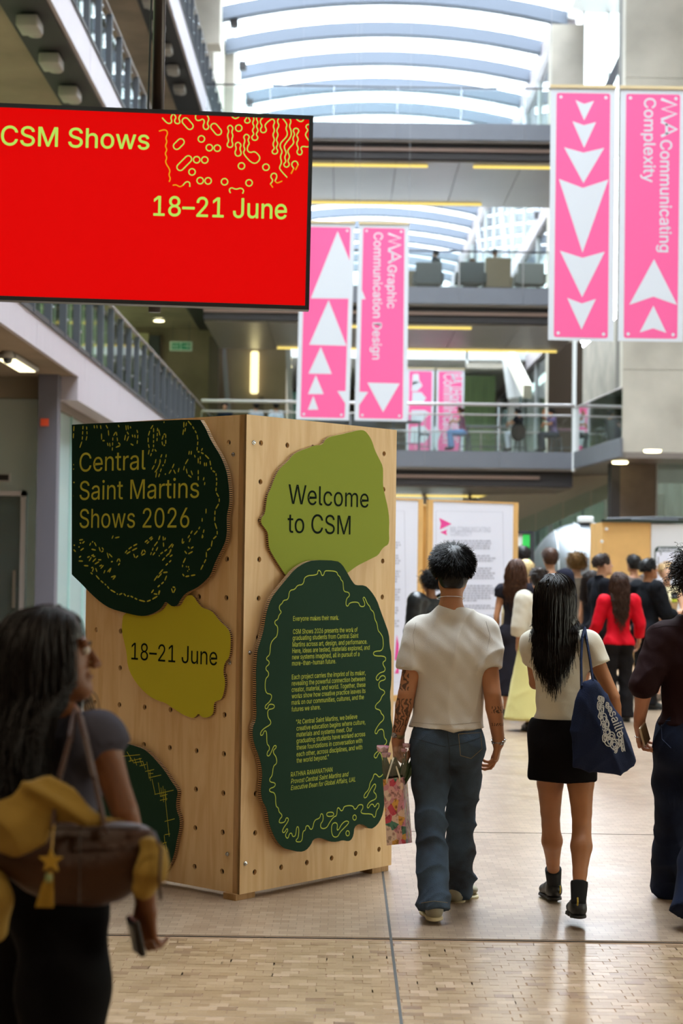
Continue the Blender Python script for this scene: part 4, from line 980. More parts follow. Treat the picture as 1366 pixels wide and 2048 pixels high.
def cardboard(name, label, pts, sc, org, F, t0, t1, m, grp='cardboard shapes on the plywood stand'):
    """core of fluted board between two paper skins; outline traced on the front skin"""
    G = (F[0] + F[3] * t1, F[1], F[2], F[3]); q = []
    for x, y in pts:
        p = on_plane(org[0] + x / sc, org[1] + y / sc, G[0], G[3]) - G[0]; q.append((p.dot(G[1]), p.dot(G[2])))
    q = chaikin(q, True, 1)
    cx = F[0] + F[1] * q[0][0]; root = empty(name, F[0] + F[1] * (sum(a for a, b in q) / len(q)) + F[2] * (sum(b for a, b in q) / len(q)), 0, label, 'cardboard sign', grp)
    mb = MB().prism(q, F, t0 + .002, t1 - .0025); mb.build('fluted_core', flute, root)
    MB().prism(q, F, t1 - .0022, t1).build('printed_face', m, root)
    MB().prism(q, F, t0, t0 + .0018).build('back_liner', mat('liner_brown', '#b08a5c', .9), root)
    return root, G
def PX(G, sc, org):
    def f(x, y):
        p = on_plane(org[0] + x / sc, org[1] + y / sc, G[0], G[3]) - G[0]; return (p.dot(G[1]), p.dot(G[2]))
    return f
def line_of(mb, s, G, f, x0, x1, y, size, w=0., **k):
    a, b = f(x0, y), f(x1, y)
    if a[0] <= b[0]: letter(mb, s, G, a[0], a[1], x1=b[0], size=size, weight=w, **k)
    else:   # frame runs right to left as seen from the camera
        H = (G[0], -G[1], G[2], G[3]); letter(mb, s, H, -a[0], a[1], x1=-b[0], size=size, weight=w, **k)
dkg = mat('print_dark_green', '#12291d', .75, spec=.08); dkg2 = mat('print_forest_green', '#20382a', .75, spec=.08); lime = mat('print_lime', '#87943a', .75, spec=.08); lime2 = mat('print_lime_yellow', '#bab030', .75, spec=.08)
ink = mat('ink_dark', '#0f1a14', .8, spec=.05); yl = mat('ink_lime', '#b4c152', .8, spec=.05); yl2 = mat('ink_olive', '#b4ad3c', .8, spec=.05)
TA = [(50,180),(500,160),(993,140),(1010,165),(1040,215),(1060,265),(1095,330),(1140,400),(1170,465),(1195,540),(1203,600),(1212,680),(1212,770),(1195,840),(1192,900),(1195,960),(1187,1030),(1165,1085),(1130,1150),(1100,1215),(1075,1290),(1035,1335),(985,1378),(940,1402),(890,1425),(850,1475),(832,1515),(795,1527),(765,1505),(740,1485),(718,1525),(690,1555),(640,1580),(580,1597),(520,1590),(440,1570),(340,1542),(270,1500),(190,1430),(120,1355),(50,1290),(50,1280),(50,700),(50,190)]
TB = [(1020,170),(1065,175),(1100,215),(1130,270),(1150,340),(1190,420),(1220,480),(1222,560),(1220,640),(1235,720),(1262,830),(1275,930),(1272,1050),(1275,1110),(1265,1150),(1235,1165),(1210,1190),(1180,1240),(1130,1265),(1060,1300),(1000,1330),(940,1375),(918,1392),(800,1430),(600,1460),(405,1430),(350,1350),(300,1270),(250,1185),(243,1110),(240,1050),(215,1010),(180,965),(185,920),(215,885),(225,800),(235,730),(265,670),(290,600),(320,535),(350,490),(410,440),(455,380),(510,350),(580,325),(640,302),(705,300),(735,245),(780,225),(860,210),(940,190)]
TC = [(375,215),(365,270),(365,340),(380,400),(395,470),(400,550),(430,620),(480,690),(540,745),(600,775),(640,785),(690,820),(750,860),(815,885),(835,875),(853,853),(875,878),(905,882),(935,870),(950,845),(950,790),(965,775),(1000,765),(1015,720),(1025,650),(1010,590),(1020,530),(1050,495),(1058,430),(1058,350),(1040,310),(985,260),(950,210),(920,190),(880,180),(850,150),(820,100),(790,95),(770,110),(640,110),(500,150)]
TD = [(385,1045),(440,1060),(500,1080),(540,1110),(590,1165),(640,1225),(680,1290),(710,1330),(722,1360),(710,1410),(710,1470),(735,1530),(730,1600),(715,1660),(705,1720),(690,1780),(660,1840),(625,1890),(560,1880),(300,1850),(120,1780),(100,1500),(140,1200),(250,1060)]
TE = [(460,62),(600,65),(635,90),(665,140),(700,200),(720,220),(775,218),(810,250),(850,310),(870,370),(900,450),(925,520),(930,600),(940,640),(940,730),(940,820),(930,900),(937,960),(935,1040),(948,1100),(940,1160),(925,1210),(915,1280),(905,1340),(905,1450),(895,1600),(880,1660),(850,1710),(810,1735),(770,1705),(735,1700),(710,1720),(705,1770),(690,1800),(670,1808),(640,1800),(600,1812),(560,1810),(530,1795),(490,1785),(455,1795),(440,1830),(410,1865),(370,1875),(310,1860),(270,1850),(230,1810),(200,1750),(180,1690),(175,1640),(160,1590),(140,1560),(130,1500),(135,1440),(140,1400),(135,1340),(115,1270),(95,1220),(80,1160),(80,1100),(100,1060),(105,1000),(100,940),(103,850),(100,760),(105,690),(110,620),(130,560),(150,490),(160,420),(170,370),(195,300),(240,240),(290,180),(340,120),(400,80)]
A, GA = cardboard('cardboard_sign', 'dark green cardboard shape reading Central Saint Martins Shows 2026', TA, 3.692, (130, 800), FL, .021, .048, dkg)
B, GB = cardboard('cardboard_sign', 'light green cardboard shape reading Welcome to CSM', TB, 4.269, (480, 820), FR, .001, .020, lime)
Cc, GC = cardboard('cardboard_sign', 'olive yellow cardboard shape with the dates 18 to 21 June', TC, 3.2, (130, 1160), FL, .001, .020, lime2)
D, GD = cardboard('cardboard_sign', 'dark green cardboard shape with thin crossed lines, behind the woman in grey', TD, 3.2, (130, 1160), FL, .001, .030, dkg2)
E_, GE = cardboard('cardboard_sign', 'tall dark green cardboard shape with the long introduction text', TE, 3.103, (480, 1100), FR, .021, .048, dkg2)
fA, fB, fC, fD, fE = PX(GA, 3.692, (130, 800)), PX(GB, 4.269, (480, 820)), PX(GC, 3.2, (130, 1160)), PX(GD, 3.2, (130, 1160)), PX(GE, 3.103, (480, 1100))
for a_ in (('Central', GA, fA, 107, 595, 530, .143), ('Saint Martins', GA, fA, 108, 990, 738, .143), ('Shows 2026', GA, fA, 108, 918, 944, .143)): mb = MB(); line_of(mb, *a_); mb.build('lettering', yl2, A)
for a_ in (('Welcome', GB, fB, 412, 1097, 800, .140), ('to CSM', GB, fB, 405, 942, 1047, .140)): mb = MB(); line_of(mb, *a_); mb.build('lettering', ink, B)
mb = MB(); line_of(mb, '18–21 June', GC, fC, 425, 975, 508, .124); mb.build('lettering', ink, Cc)
mb = MB(); line_of(mb, '2026', GD, fD, 340, 447, 1492, .055); mb.build('lettering', yl2, D)
Z = .0335
for s, x0, x1, y in (('Everyone makes their mark.', 329, 612, 440), ('CSM Shows 2026 presents the work of', 328, 728, 521), ('graduating students from Central Saint', 326, 733, 560), ('Martins across art, design, and performance.', 325, 788, 601),
    ('Here, ideas are tested, materials explored, and', 324, 803, 640), ('new systems imagined, all in pursuit of a', 323, 740, 679), ('more-than-human future.', 322, 594, 718),
    ('Each project carries the imprint of its maker,', 321, 778, 803), ('revealing the powerful connection between', 321, 775, 842), ('creator, material, and world. Together, these', 320, 777, 881), ('works show how creative practice leaves its', 320, 777, 921), ('mark on our communities, cultures, and the', 319, 767, 961), ('futures we share.', 319, 498, 1003),
    ('“At Central Saint Martins, we believe', 347, 726, 1081), ('creative education begins where culture,', 350, 776, 1121), ('materials and systems meet. Our', 350, 695, 1160), ('graduating students have worked across', 350, 775, 1199), ('these foundations in conversation with', 350, 757, 1240), ('each other, across disciplines, and with', 350, 757, 1282), ('the world beyond.”', 350, 550, 1321),
    ('RATHNA RAMANATHAN', 315, 572, 1408)): mb = MB(); line_of(mb, s, GE, fE, x0, x1, y, Z, .006); mb.build('lettering', yl, E_)
for s, x0, x1, y in (('Provost Central Saint Martins and', 315, 672, 1450), ('Executive Dean for Global Affairs, UAL', 315, 715, 1490)): mb = MB(); line_of(mb, s, GE, fE, x0, x1, y, Z, .006, shear=.22); mb.build('lettering', yl, E_)
def dashes(mb, polys, f, G, L=30, gap=13, w=.008):
    for pl in polys:
        pos = 0; 
        for a, b in zip(pl[:-1], pl[1:]):
            d = math.hypot(b[0] - a[0], b[1] - a[1]); n = max(1, round(d / (L + gap))); st = d / n
            for i in range(n):
                u0, u1 = (i * st + gap * .35) / d, min(1, ((i + 1) * st - gap * .35) / d)
                p, q = f(a[0] + (b[0] - a[0]) * u0, a[1] + (b[1] - a[1]) * u0), f(a[0] + (b[0] - a[0]) * u1, a[1] + (b[1] - a[1]) * u1)
                P, Q = Vector(p), Vector(q); dd = (Q - P); 
                if dd.length < 1e-4: continue
                nn = Vector((-dd.y, dd.x)).normalized() * w / 2; M_ = (P + Q) / 2
                pts = [P, P + dd * .2 - nn, Q - dd * .2 - nn, Q, Q - dd * .2 + nn, P + dd * .2 + nn]
                poly(mb, [tuple(x) for x in pts], G, .0012)
DA = [[(905,150),(940,190),(975,250),(983,300),(975,380),(1000,385),(1030,400),(1070,440),(1078,490),(1085,520),(1115,535),(1122,600),(1115,680),(1140,720),(1140,760),(1110,810),(1105,900),(1125,960),(1125,1000),(1090,1030),(1080,1090),(1045,1115),(1045,1170),(1025,1210),(1000,1260)],
[(225,1290),(260,1330),(290,1355),(310,1370),(330,1398),(380,1425),(395,1440),(430,1425),(455,1450),(480,1445),(540,1475),(600,1490),(640,1475),(690,1445),(705,1400)],
[(68,185),(62,290)],[(135,185),(128,300),(108,360)],[(160,190),(165,260),(155,305)],[(215,180),(220,215)],[(235,180),(240,215)],[(262,180),(268,220)],[(300,180),(320,215),(325,270)],[(270,240),(272,300),(300,300)],[(312,310),(322,345)],[(330,310),(335,350)],[(350,380),(355,270),(380,230),(390,310),(415,335),(370,352)],[(390,180),(405,205)],[(450,180),(455,230),(475,260),(455,310)],[(465,180),(470,225)],[(480,190),(490,215)],[(440,305),(450,250)],[(530,215),(540,250),(533,330)],[(515,250),(520,285)],[(480,320),(512,338)],[(495,250),(505,280)],[(655,180),(630,220),(615,270),(615,320),(625,360),(615,410)],[(655,200),(655,290),(655,355),(630,420)],[(685,200),(680,310)],[(690,210),(705,270)],[(725,260),(745,245),(745,330),(725,340),(715,300),(730,255)],[(660,360),(680,385)],[(880,155),(878,210),(870,265)],[(900,160),(885,240)],[(720,395),(705,430),(700,470),(680,520),(670,580)],[(750,395),(745,430),(735,475),(715,490)],[(675,430),(665,475),(640,520)],[(710,440),(690,500),(660,540)],[(715,500),(690,575)],[(810,465),(790,510),(765,550)],[(735,555),(750,540)],[(845,495),(835,540)],[(800,510),(820,550)],[(920,370),(915,410)],[(935,370),(932,410)],[(915,430),(885,480),(875,525)],[(955,400),(965,430)],[(1020,350),(1005,380)],[(985,420),(985,475)],[(1000,410),(1000,480)],[(895,500),(905,550),(940,575)],[(930,515),(945,560)],[(985,510),(985,600)],[(1030,565),(1020,600)],[(1035,600),(1030,635)],[(1030,455),(1032,495)],[(1045,455),(1045,495)],[(1043,795),(1042,845)],[(1015,865),(1013,905)],[(1000,930),(985,960),(950,1000)],[(1030,950),(1010,1025),(1025,1000)],[(945,960),(905,1025)],[(870,1015),(865,1065),(885,1040)],[(930,1015),(915,1055)],[(905,1080),(925,1100),(955,1080)],[(880,1110),(905,1140),(950,1115)],[(895,1160),(870,1210),(868,1240)],[(865,1280),(885,1305),(925,1298),(970,1290)],[(360,995),(345,1030)],[(365,1020),(410,1010)],[(100,1035),(140,1030)],[(105,1050),(125,1062),(150,1040)],[(60,1070),(80,1075)],[(95,1085),(115,1085)],[(60,1100),(85,1125)],[(110,1115),(145,1090)],[(180,1080),(195,1050),(215,1045),(235,1085)],[(190,1100),(235,1110)],[(250,1080),(265,1125),(290,1110),(270,1085)],[(100,1165),(125,1150)],[(95,1188),(140,1190)],[(160,1165),(220,1140)],[(135,1222),(180,1225)],[(175,1195),(200,1155),(230,1155)],[(200,1200),(235,1165)],[(240,1180),(275,1180)],[(215,1215),(260,1190)],[(250,1230),(280,1215)],[(190,1240),(215,1235),(200,1275)],[(225,1235),(240,1275)],[(260,1250),(290,1215)],[(285,1285),(300,1250)],[(310,1275),(345,1235),(325,1280)],[(310,1120),(325,1175)],[(320,1130),(355,1165)],[(335,1195),(360,1192)],[(380,1200),(400,1165),(410,1200),(390,1225)],[(335,1310),(380,1295),(350,1330)],[(185,1270),(210,1290)],[(440,1135),(465,1105),(500,1080),(540,1060)],[(450,1140),(490,1115),(540,1090)],[(505,1130),(520,1170),(545,1145)],[(560,1150),(600,1130),(580,1100),(560,1145)],[(585,1055),(650,1005)],[(600,1065),(655,1015)],[(705,995),(690,1040),(655,1085),(630,1150)],[(725,1000),(730,1090)],[(745,1010),(735,1040)],[(690,1080),(670,1120),(645,1150)],[(800,1055),(760,1100),(700,1140),(695,1160)],[(805,1060),(770,1130),(715,1190)],[(790,1100),(760,1150)],[(770,1160),(800,1140)],[(790,1180),(740,1225)],[(730,1245),(690,1290),(655,1340)],[(765,1270),(720,1275),(680,1320)],[(755,1290),(735,1340),(680,1385)],[(660,1395),(635,1430)],[(700,1400),(690,1435),(650,1430)],[(785,1385),(800,1430),(820,1385),(790,1380)],[(890,1235),(905,1225),(920,1240),(915,1260),(900,1265)],[(58,480),(72,475)],[(58,505),(72,515)],[(58,605),(77,612)],[(58,710),(68,708)],[(725,160),(740,168)]]
mb = MB(); dashes(mb, DA, fA, GA); mb.build('dash_pattern', yl2, A)['kind'] = 'stuff'
EL = [(480,155),(482,130),(490,125),(500,135),(505,155),(513,160),(520,150),(525,130),(545,128),(600,133),(605,155),(620,165),(625,185),(638,195),(640,225),(643,258),(675,262),(680,285),(660,300),(655,340),(668,352),(680,325),(735,322),(742,350),(770,352),(775,330),(760,300),(770,290),(780,310),(790,335),(805,350),(810,370),(830,385),(835,430),(850,455),(855,500),(870,515),(888,545),(888,625),(835,628),(825,642),(835,658),(900,658),(905,685),(885,695),(888,715),(902,735),(895,755),(870,760),(848,780),(842,800),(855,812),(870,785),(885,778),(900,785),(902,805),(860,815),(862,860),(895,872),(898,890),(880,905),(870,935),(840,960),(838,985),(870,993),(875,1015),(893,1030),(890,1055),(865,1075),(840,1115),(835,1135),(848,1143),(858,1115),(890,1110),(893,1165),(910,1180),(908,1200),(890,1215),(885,1235),(865,1240),(835,1265),(830,1285),(845,1293),(855,1270),(868,1250),(885,1300),(903,1360),(905,1405),(890,1385),(875,1405),(860,1410),(845,1390),(830,1390),(825,1415),(805,1445),(800,1485),(770,1515),(768,1540),(785,1535),(795,1510),(830,1450),(842,1455),(840,1475),(825,1500),(845,1515),(845,1545),(805,1560),(785,1590),(795,1605),(808,1580),(825,1575),(835,1600),(850,1570),(863,1575),(860,1600),(845,1615),(840,1655),(828,1660),(820,1637),(755,1637),(748,1620),(762,1605),(762,1580),(735,1580),(722,1605),(708,1610),(700,1585),(645,1588),(638,1615),(625,1620),(615,1600),(602,1600),(600,1650),(580,1655),(555,1690),(540,1720),(520,1730),(500,1725),(498,1700),(515,1680),(515,1640),(500,1635),(495,1665),(460,1675),(450,1730),(435,1735),(425,1710),(408,1712),(405,1740),(388,1745),(385,1810),(350,1812),(345,1800),(362,1785),(365,1720),(350,1715),(345,1775),(325,1780),(320,1755),(305,1760),(298,1790),(285,1785),(280,1765),(298,1740),(290,1725),(275,1755),(260,1750),(268,1725),(298,1685),(300,1665),(285,1660),(278,1690),(240,1695),(245,1670),(260,1655),(258,1640),(240,1625),(238,1600),(220,1590),(220,1507),(182,1500),(182,1480),(215,1470),(220,1445),(185,1440),(182,1420),(200,1400),(205,1340),(228,1325),(225,1285),(205,1260),(208,1240),(222,1230),(225,1215),(210,1212),(195,1250),(180,1280),(165,1275),(170,1250),(182,1240),(180,1215),(165,1205),(165,1125),(150,1120),(140,1150),(125,1150),(128,1128),(150,1105),(190,1083),(190,1060),(172,1040),(170,990),(205,985),(215,970),(205,957),(178,957),(170,985),(155,985),(155,965),(180,945),(195,920),(195,895),(155,888),(155,800),(178,780),(175,755),(160,745),(160,725),(180,710),(180,690),(163,680),(165,665),(185,650),(188,580),(210,550),(230,535),(235,475),(215,460),(215,440),(235,430),(240,405),(258,385),(243,370),(243,345),(262,330),(268,312),(300,308),(305,250),(340,245),(355,218),(393,215),(400,160)]
mb = MB(); stroke(mb, chaikin([fE(*p) for p in EL], True, 2), .0052, GE, closed=True)
for c in ((710, 1660), (667, 1758)): stroke(mb, [fE(*p) for p in circ(c[0], c[1], 11, 14, 16)], .0052, GE, closed=True)
stroke(mb, chaikin([fE(*p) for p in ((542,1628),(578,1626),(582,1650),(545,1655),(535,1642))], True, 2), .0052, GE, closed=True)
stroke(mb, chaikin([fE(*p) for p in ((565,1740),(575,1780),(605,1782),(620,1750),(640,1730),(670,1700),(675,1685),(655,1680),(630,1700),(612,1735),(600,1740),(605,1700),(590,1690),(570,1700))], True, 2), .0052, GE, closed=True)
mb.build('line_pattern', yl, E_)['kind'] = 'stuff'
mb = MB()
for a, b in (((365,1128),(480,1118)),((398,1100),(438,1165)),((418,1135),(420,1160)),((410,1160),(490,1142)),((445,1140),(460,1185)),((440,1170),(500,1160)),((478,1140),(495,1190)),((480,1190),(520,1180)),((500,1165),(515,1210)),((525,1165),(540,1270)),((515,1225),(570,1213)),((535,1240),(565,1237)),((540,1265),(615,1248)),((545,1225),(548,1285)),((558,1275),(578,1370)),((575,1372),(695,1345)),((598,1298),(612,1385)),((628,1320),(632,1420)),((615,1330),(622,1385)),((610,1385),(655,1372)),((610,1410),(655,1400)),((640,1340),(650,1410)),((640,1370),(668,1640)),((640,1545),(702,1528)),((640,1630),(672,1625)),((636,1635),(640,1680)),((628,1685),(650,1678)),((645,1680),(655,1740)),((612,1725),(640,1722)),((635,1700),(640,1745))):
    stroke(mb, [fD(*a), fD(*b)], .0035, GD)
mb.build('line_pattern', yl2, D)['kind'] = 'stuff'

# ------------------------------------------------------------------ hanging screen
BRc, TRc, BLc = at(618, 620, 11.6), at(632, 232, 11.6), at(-61, 598, 11.435)
sx_ = (BRc - BLc); SWd = sx_.length; sx_ = sx_.normalized(); sy_ = (TRc - BRc); SH = sy_.length; sy_ = (sy_ - sx_ * sy_.dot(sx_)).normalized(); sn = sx_.cross(sy_)
FS = (BLc, sx_, sy_, sn)
scr = empty('screen', (BLc + BRc) / 2, 0, 'large red screen with CSM Shows 18–21 June hanging from a dark pole', 'screen')
mb = MB().prism([(0, 0), (SWd, 0), (SWd, SH), (0, SH)], FS, -.09, -.002, []); mb.build('housing', mat('black_plastic', '#0b0a0c', .4), scr)
bz = .028
for q in (((0, 0), (SWd, 0), (SWd, bz), (0, bz)), ((0, SH - bz), (SWd, SH - bz), (SWd, SH), (0, SH)), ((0, bz), (bz, bz), (bz, SH - bz), (0, SH - bz)), ((SWd - bz, bz), (SWd, bz), (SWd, SH - bz), (SWd - bz, SH - bz))):
    MB().prism(q, FS, -.002, .008).build('bezel', _m['black_plastic'], scr)
MB().prism([(bz, bz), (SWd - bz, bz), (SWd - bz, SH - bz), (bz, SH - bz)], FS, -.001, .001).build('display', emis('screen_red', '#e10404', .98), scr)
FS2 = (BLc + sn * .002, sx_, sy_, sn); fS = PX(FS2, 1, (0, 0)); glow = emis('screen_lime', '#b9e35c', 1.0); glow2 = emis('screen_orange', '#e8a51c', 1.0)
mb = MB(); a, b = fS(2, 290), fS(298, 299); letter(mb, 'CSM Shows', FS2, a[0], a[1], x1=b[0], y1=b[1], size=.176, weight=.012); mb.build('lettering', glow, scr); mb = MB()
a, b = fS(307, 431), fS(573, 438); letter(mb, '18–21 June', FS2, a[0], a[1], x1=b[0], y1=b[1], size=.180, weight=.012); mb.build('lettering', glow, scr)
fQ = PX(FS2, 4.018, (300, 220)); mb = MB(); WQ = .0078
for c in ((413,233),(477,303),(541,307),(713,146),(375,400),(440,402),(338,498),(403,568),(467,570),(735,450),(932,460),(599,577),(796,586)): stroke(mb, [fQ(*p) for p in circ(c[0], c[1], 26, 18)], WQ, FS2, closed=True)
for a, b in (((285,90),(320,130)),((515,135),(548,175)),((215,290),(248,258)),((243,460),(308,395))):
    A_, B_ = Vector(a), Vector(b); dd = (B_ - A_).normalized(); n0 = math.atan2(dd.y, dd.x); pts = [A_ + Vector((math.cos(n0 + math.pi / 2 + i * math.pi / 8), math.sin(n0 + math.pi / 2 + i * math.pi / 8))) * 27 for i in range(9)] + [B_ + Vector((math.cos(n0 - math.pi / 2 + i * math.pi / 8), math.sin(n0 - math.pi / 2 + i * math.pi / 8))) * 27 for i in range(9)]
    stroke(mb, [fQ(*p) for p in pts], WQ, FS2, closed=True)
for cl, pl in ((1, [(645,118),(620,140),(635,170),(620,205),(635,250),(618,275),(625,298),(655,302),(668,280),(655,245),(668,205),(655,175),(670,145)]), (1, [(708,255),(682,275),(695,310),(680,345),(695,372),(725,368),(735,345),(720,310),(735,280)]),
  (1, [(775,190),(750,215),(765,245),(750,290),(765,315),(745,350),(835,445),(895,390),(845,330),(805,345),(780,325),(785,290),(800,270),(785,240),(802,215)]), (0, [(100,65),(135,105),(160,110),(178,95),(165,60),(185,30)]), (0, [(190,30),(212,60),(195,85),(205,108),(230,112),(243,95),(228,65),(255,25)]),
  (0, [(375,25),(362,60),(375,85),(400,85),(425,70),(440,95),(425,125),(435,155),(460,158),(475,135),(458,110),(478,70),(450,30)]), (0, [(645,38),(675,70),(700,68),(730,40)]), (0, [(775,42),(780,60),(758,85),(768,105),(795,105),(808,85),(790,65),(800,42)]),
  (0, [(825,45),(838,75),(822,105),(840,135),(820,165),(838,195),(815,215),(825,242),(855,245),(870,220),(850,195),(872,165),(852,130),(870,100),(852,70),(865,45)]),
  (0, [(925,48),(890,75),(885,100),(903,130),(885,155),(895,182),(925,182),(938,160),(920,125),(945,95),(985,68),(1005,95),(988,130),(1003,165),(985,200),(1003,240),(985,275),(1003,310),(978,330),(990,355),(1020,352),(1028,325),(1012,305),(1030,270),(1012,240),(1032,200),(1015,165),(1040,125),(1020,90),(1045,52)]),
  (0, [(1055,55),(1105,115),(1090,150),(1105,180),(1100,215),(1048,265),(1045,300),(1065,335),(1045,375),(1060,420),(1040,460),(1045,480),(1100,540)]),
  (0, [(1120,60),(1135,95),(1118,130),(1135,165),(1135,215),(1080,280),(1080,310),(1098,345),(1080,380),(1095,415),(1072,435),(1085,460),(1110,458),(1122,435),(1105,410),(1125,375),(1105,335),(1115,310),(1160,265),(1145,230),(1165,195),(1148,165),(1165,145),(1190,150),(1198,175),(1175,200),(1195,235),(1175,270),(1195,310),(1178,335),(1190,360),(1215,360),(1225,335),(1210,310),(1225,290),(1270,300),(1295,280),(1290,265),(1250,210),(1250,190),(1272,160),(1250,140),(1262,115),(1290,118),(1300,140),(1285,160),(1300,195)]),
  (0, [(1165,60),(1200,95),(1230,90),(1235,62)]), (0, [(645,665),(635,640),(655,622),(690,640),(730,625),(755,645),(745,670)]), (0, [(265,605),(290,575),(320,580),(320,615)]), (0, [(968,595),(990,565),(968,540),(980,510),(1010,508),(1022,535),(1005,570)]), (0, [(1155,470),(1135,440),(1150,412),(1180,412),(1190,440)])):
    stroke(mb, chaikin([fQ(*p) for p in pl], bool(cl), 2), WQ, FS2, closed=bool(cl))
mb.build('line_pattern', glow, scr)['kind'] = 'stuff'; mb = MB()
for pl in ([(75,170),(110,158),(135,165),(142,190),(125,225),(138,255),(122,290),(138,320),(120,350),(138,385),(120,420),(165,485),(150,520),(165,550),(155,575)], [(185,605),(210,600),(240,620),(265,605)], [(1005,570),(1020,590),(1060,572)], [(985,620),(968,595)], [(1155,470),(1135,510)], [(1190,440),(1170,480)]): stroke(mb, chaikin([fQ(*p) for p in pl], False, 2), WQ, FS2)
mb.build('line_pattern', glow2, scr)['kind'] = 'stuff'
pt = at(315, 215, 11.75); pole = empty('pole', (pt.x, 11.78, 3.3), 0, 'dark brown round pole carrying the red screen', 'pole')
MB().tube([(pt.x, 11.78, 3.4), (pt.x, 11.78, 9.0)], .042, 16, caps=True).build('tube', mat('pole_brown', '#2e2420', .3, metal=.4), pole, smooth=True)
MB().tube([(pt.x - .05, 11.74, 3.6), (pt.x - .062, 11.74, 4.8), (pt.x - .045, 11.74, 6.2), (pt.x - .05, 11.74, 9.0)], .007, 6).build('cable', mat('cable_black', '#0a0a0a', .5), pole, smooth=True)
MB().obox(Vector((pt.x, 11.72, 3.9)), (.2, 0, 0), (0, .04, 0), (0, 0, .12)).build('bracket', dsteel, pole)
MB().obox(Vector((pt.x, 11.78, 9.1)), (.12, 0, 0), (0, .12, 0), (0, 0, .02)).build('plate', dsteel, pole)
struct('beam_above', MB().box(-9, 13, 11.6, 12.0, 9.12, 9.5), dsteel)
bpy.data.objects['beam_above'].name = 'trim_7'

# ------------------------------------------------------------------ banners
pink = mat('banner_pink', '#e2568f', .7, bump=.25, bscale=3); bwhite = mat('banner_white', '#c6c9d0', .75, bump=.2, bscale=3)
def banner(label, px4, Y, sc, org, arrows, texts=(), strokes=(), inset=.09, drop=0, cat='banner', grp='pink banners hanging over the hall', eye=True):
    """px4: outer corners TL, TR, BR, BL in photo pixels"""
    TL, TR, BR, BL = [at(x, y, Y) for x, y in px4]; ex = (BR - BL).normalized(); n0 = Vector((0, -1, 0)); ey = Vector((0, 0, 1)); O = BL.copy(); n = n0
    ex = Vector((ex.x, 0, 0)).normalized(); G = (O, ex, ey, n); f = PX(G, sc, org); g = PX(G, 1, (0, 0)); c4 = [g(*p) for p in px4]
    root = empty('banner', (O.x + (BR.x - O.x) / 2, Y, O.z), 0, label, cat, grp)
    q = [c4[3], c4[2], c4[1], c4[0]]; MB().prism(q, G, -.004, 0).build('cloth', bwhite, root)
    iu = inset; cen = (sum(p[0] for p in q) / 4, sum(p[1] for p in q) / 4)
    r = [(p[0] + (iu if p[0] < cen[0] else -iu), p[1] + (iu * .55 if p[1] < cen[1] else -iu * .85)) for p in q]
    rr = []
    for i in range(4):
        P0, P1, P2 = Vector(r[i - 1]), Vector(r[i]), Vector(r[(i + 1) % 4]); a, b = (P0 - P1).normalized() * .04, (P2 - P1).normalized() * .04
        for t in (0, .33, .67, 1): rr.append(tuple((P1 + a) * (1 - t) ** 2 + P1 * 2 * t * (1 - t) + (P1 + b) * t * t))
    MB().prism(rr, (O + n * .0008, ex, ey, n), -.0006, .0006).build('pink_print', pink, root)
    G2 = (O + n * .002, ex, ey, n)
    for a in arrows:
        mb = MB(); poly(mb, [(p[0], p[1]) for p in ([f(*p) for p in a])], G2, .0005); mb.build('arrow', bwhite, root)
    if eye:
        for p in r:
            c = (p[0] + (.07 if p[0] < cen[0] else -.07), p[1] + (.065 if p[1] < cen[1] else -.065)); mb = MB(); poly(mb, circ(c[0], c[1], .026, 12), G2, .0005); mb.build('eyelet', bwhite, root)
    GT = (G2[0], -ey, ex, n)
    if texts or strokes:
        for s, xb, y0, y1, size, w in texts:
            mb = MB(); a, b = f(xb, y0), f(xb, y1); letter(mb, s, GT, -a[1], a[0], x1=-b[1], y1=None, size=size, weight=w); mb.build('lettering', bwhite, root)
        for pl, w in strokes: mb = MB(); stroke(mb, [f(*p) for p in pl], w, G2, .0005); mb.build('lettering', bwhite, root)
    tb = MB().obox((TL + TR) / 2 + Vector((0, .0, .03)), ((TR.x - TL.x) / 2 + .01, 0, 0), (0, .02, 0), (0, 0, .025)); tb.build('top_bar', mat('bar_wood', '#c9b48c', .6), root)
    for P in (TL, TR): MB().tube([P + Vector((0, 0, .03)), Vector((P.x, P.y, 21.55 if Y < 60 else 9.9))], .004, 4).build('cord', mat('cord_grey', '#8a8c90', .5), root)
    return root, G2, f
K5 = (3.866, (1090, 160))
banner('pink banner with a column of downward white arrows, right of the bridges', [(1102, 176), (1232, 178), (1227, 683), (1096, 680)], 27.6, *K5,
       [[(235,155),(303,185),(378,162),(303,312)], [(212,318),(300,350),(395,325),(302,525)], [(147,520),(297,562),(458,525),(297,797)], [(107,765),(293,835),(490,770),(290,1335)], [(115,1320),(290,1375),(462,1328),(287,1680)],[(172,1685),(285,1728),(393,1693),(282,1930)]])
banner('pink banner lettered MA Communicating Complexity at the right edge', [(1241, 178), (1372, 180), (1366, 684), (1236, 682)], 27.6, *K5,
       [[(843,1385),(1022,1740),(838,1675),(652,1738)], [(838,1745),(938,1955),(835,1920),(732,1952)]], [('Communicating', 893, 465, 1330, .250, .014), ('Complexity', 768, 140, 790, .250, .014)],
       [([(905,150),(1015,192),(905,225),(1015,262),(905,305)], .045), ([(905,325),(1018,382),(905,432)], .045), ([(940,345),(940,415)], .04)])
K4 = (4.71, (540, 440))
banner('pink banner with a column of upward white triangles, beside the red screen', [(602, 446), (710, 448), (698, 841), (592, 839)], 36., *K4,
       [[(637,105),(775,445),(758,742),(385,738)], [(552,755),(720,1185),(370,1175)], [(478,1195),(582,1450),(363,1447)], [(432,1462),(505,1640),(358,1640)], [(408,1655),(455,1787),(358,1787)], [(635,1612),(740,1612),(735,1770)]])
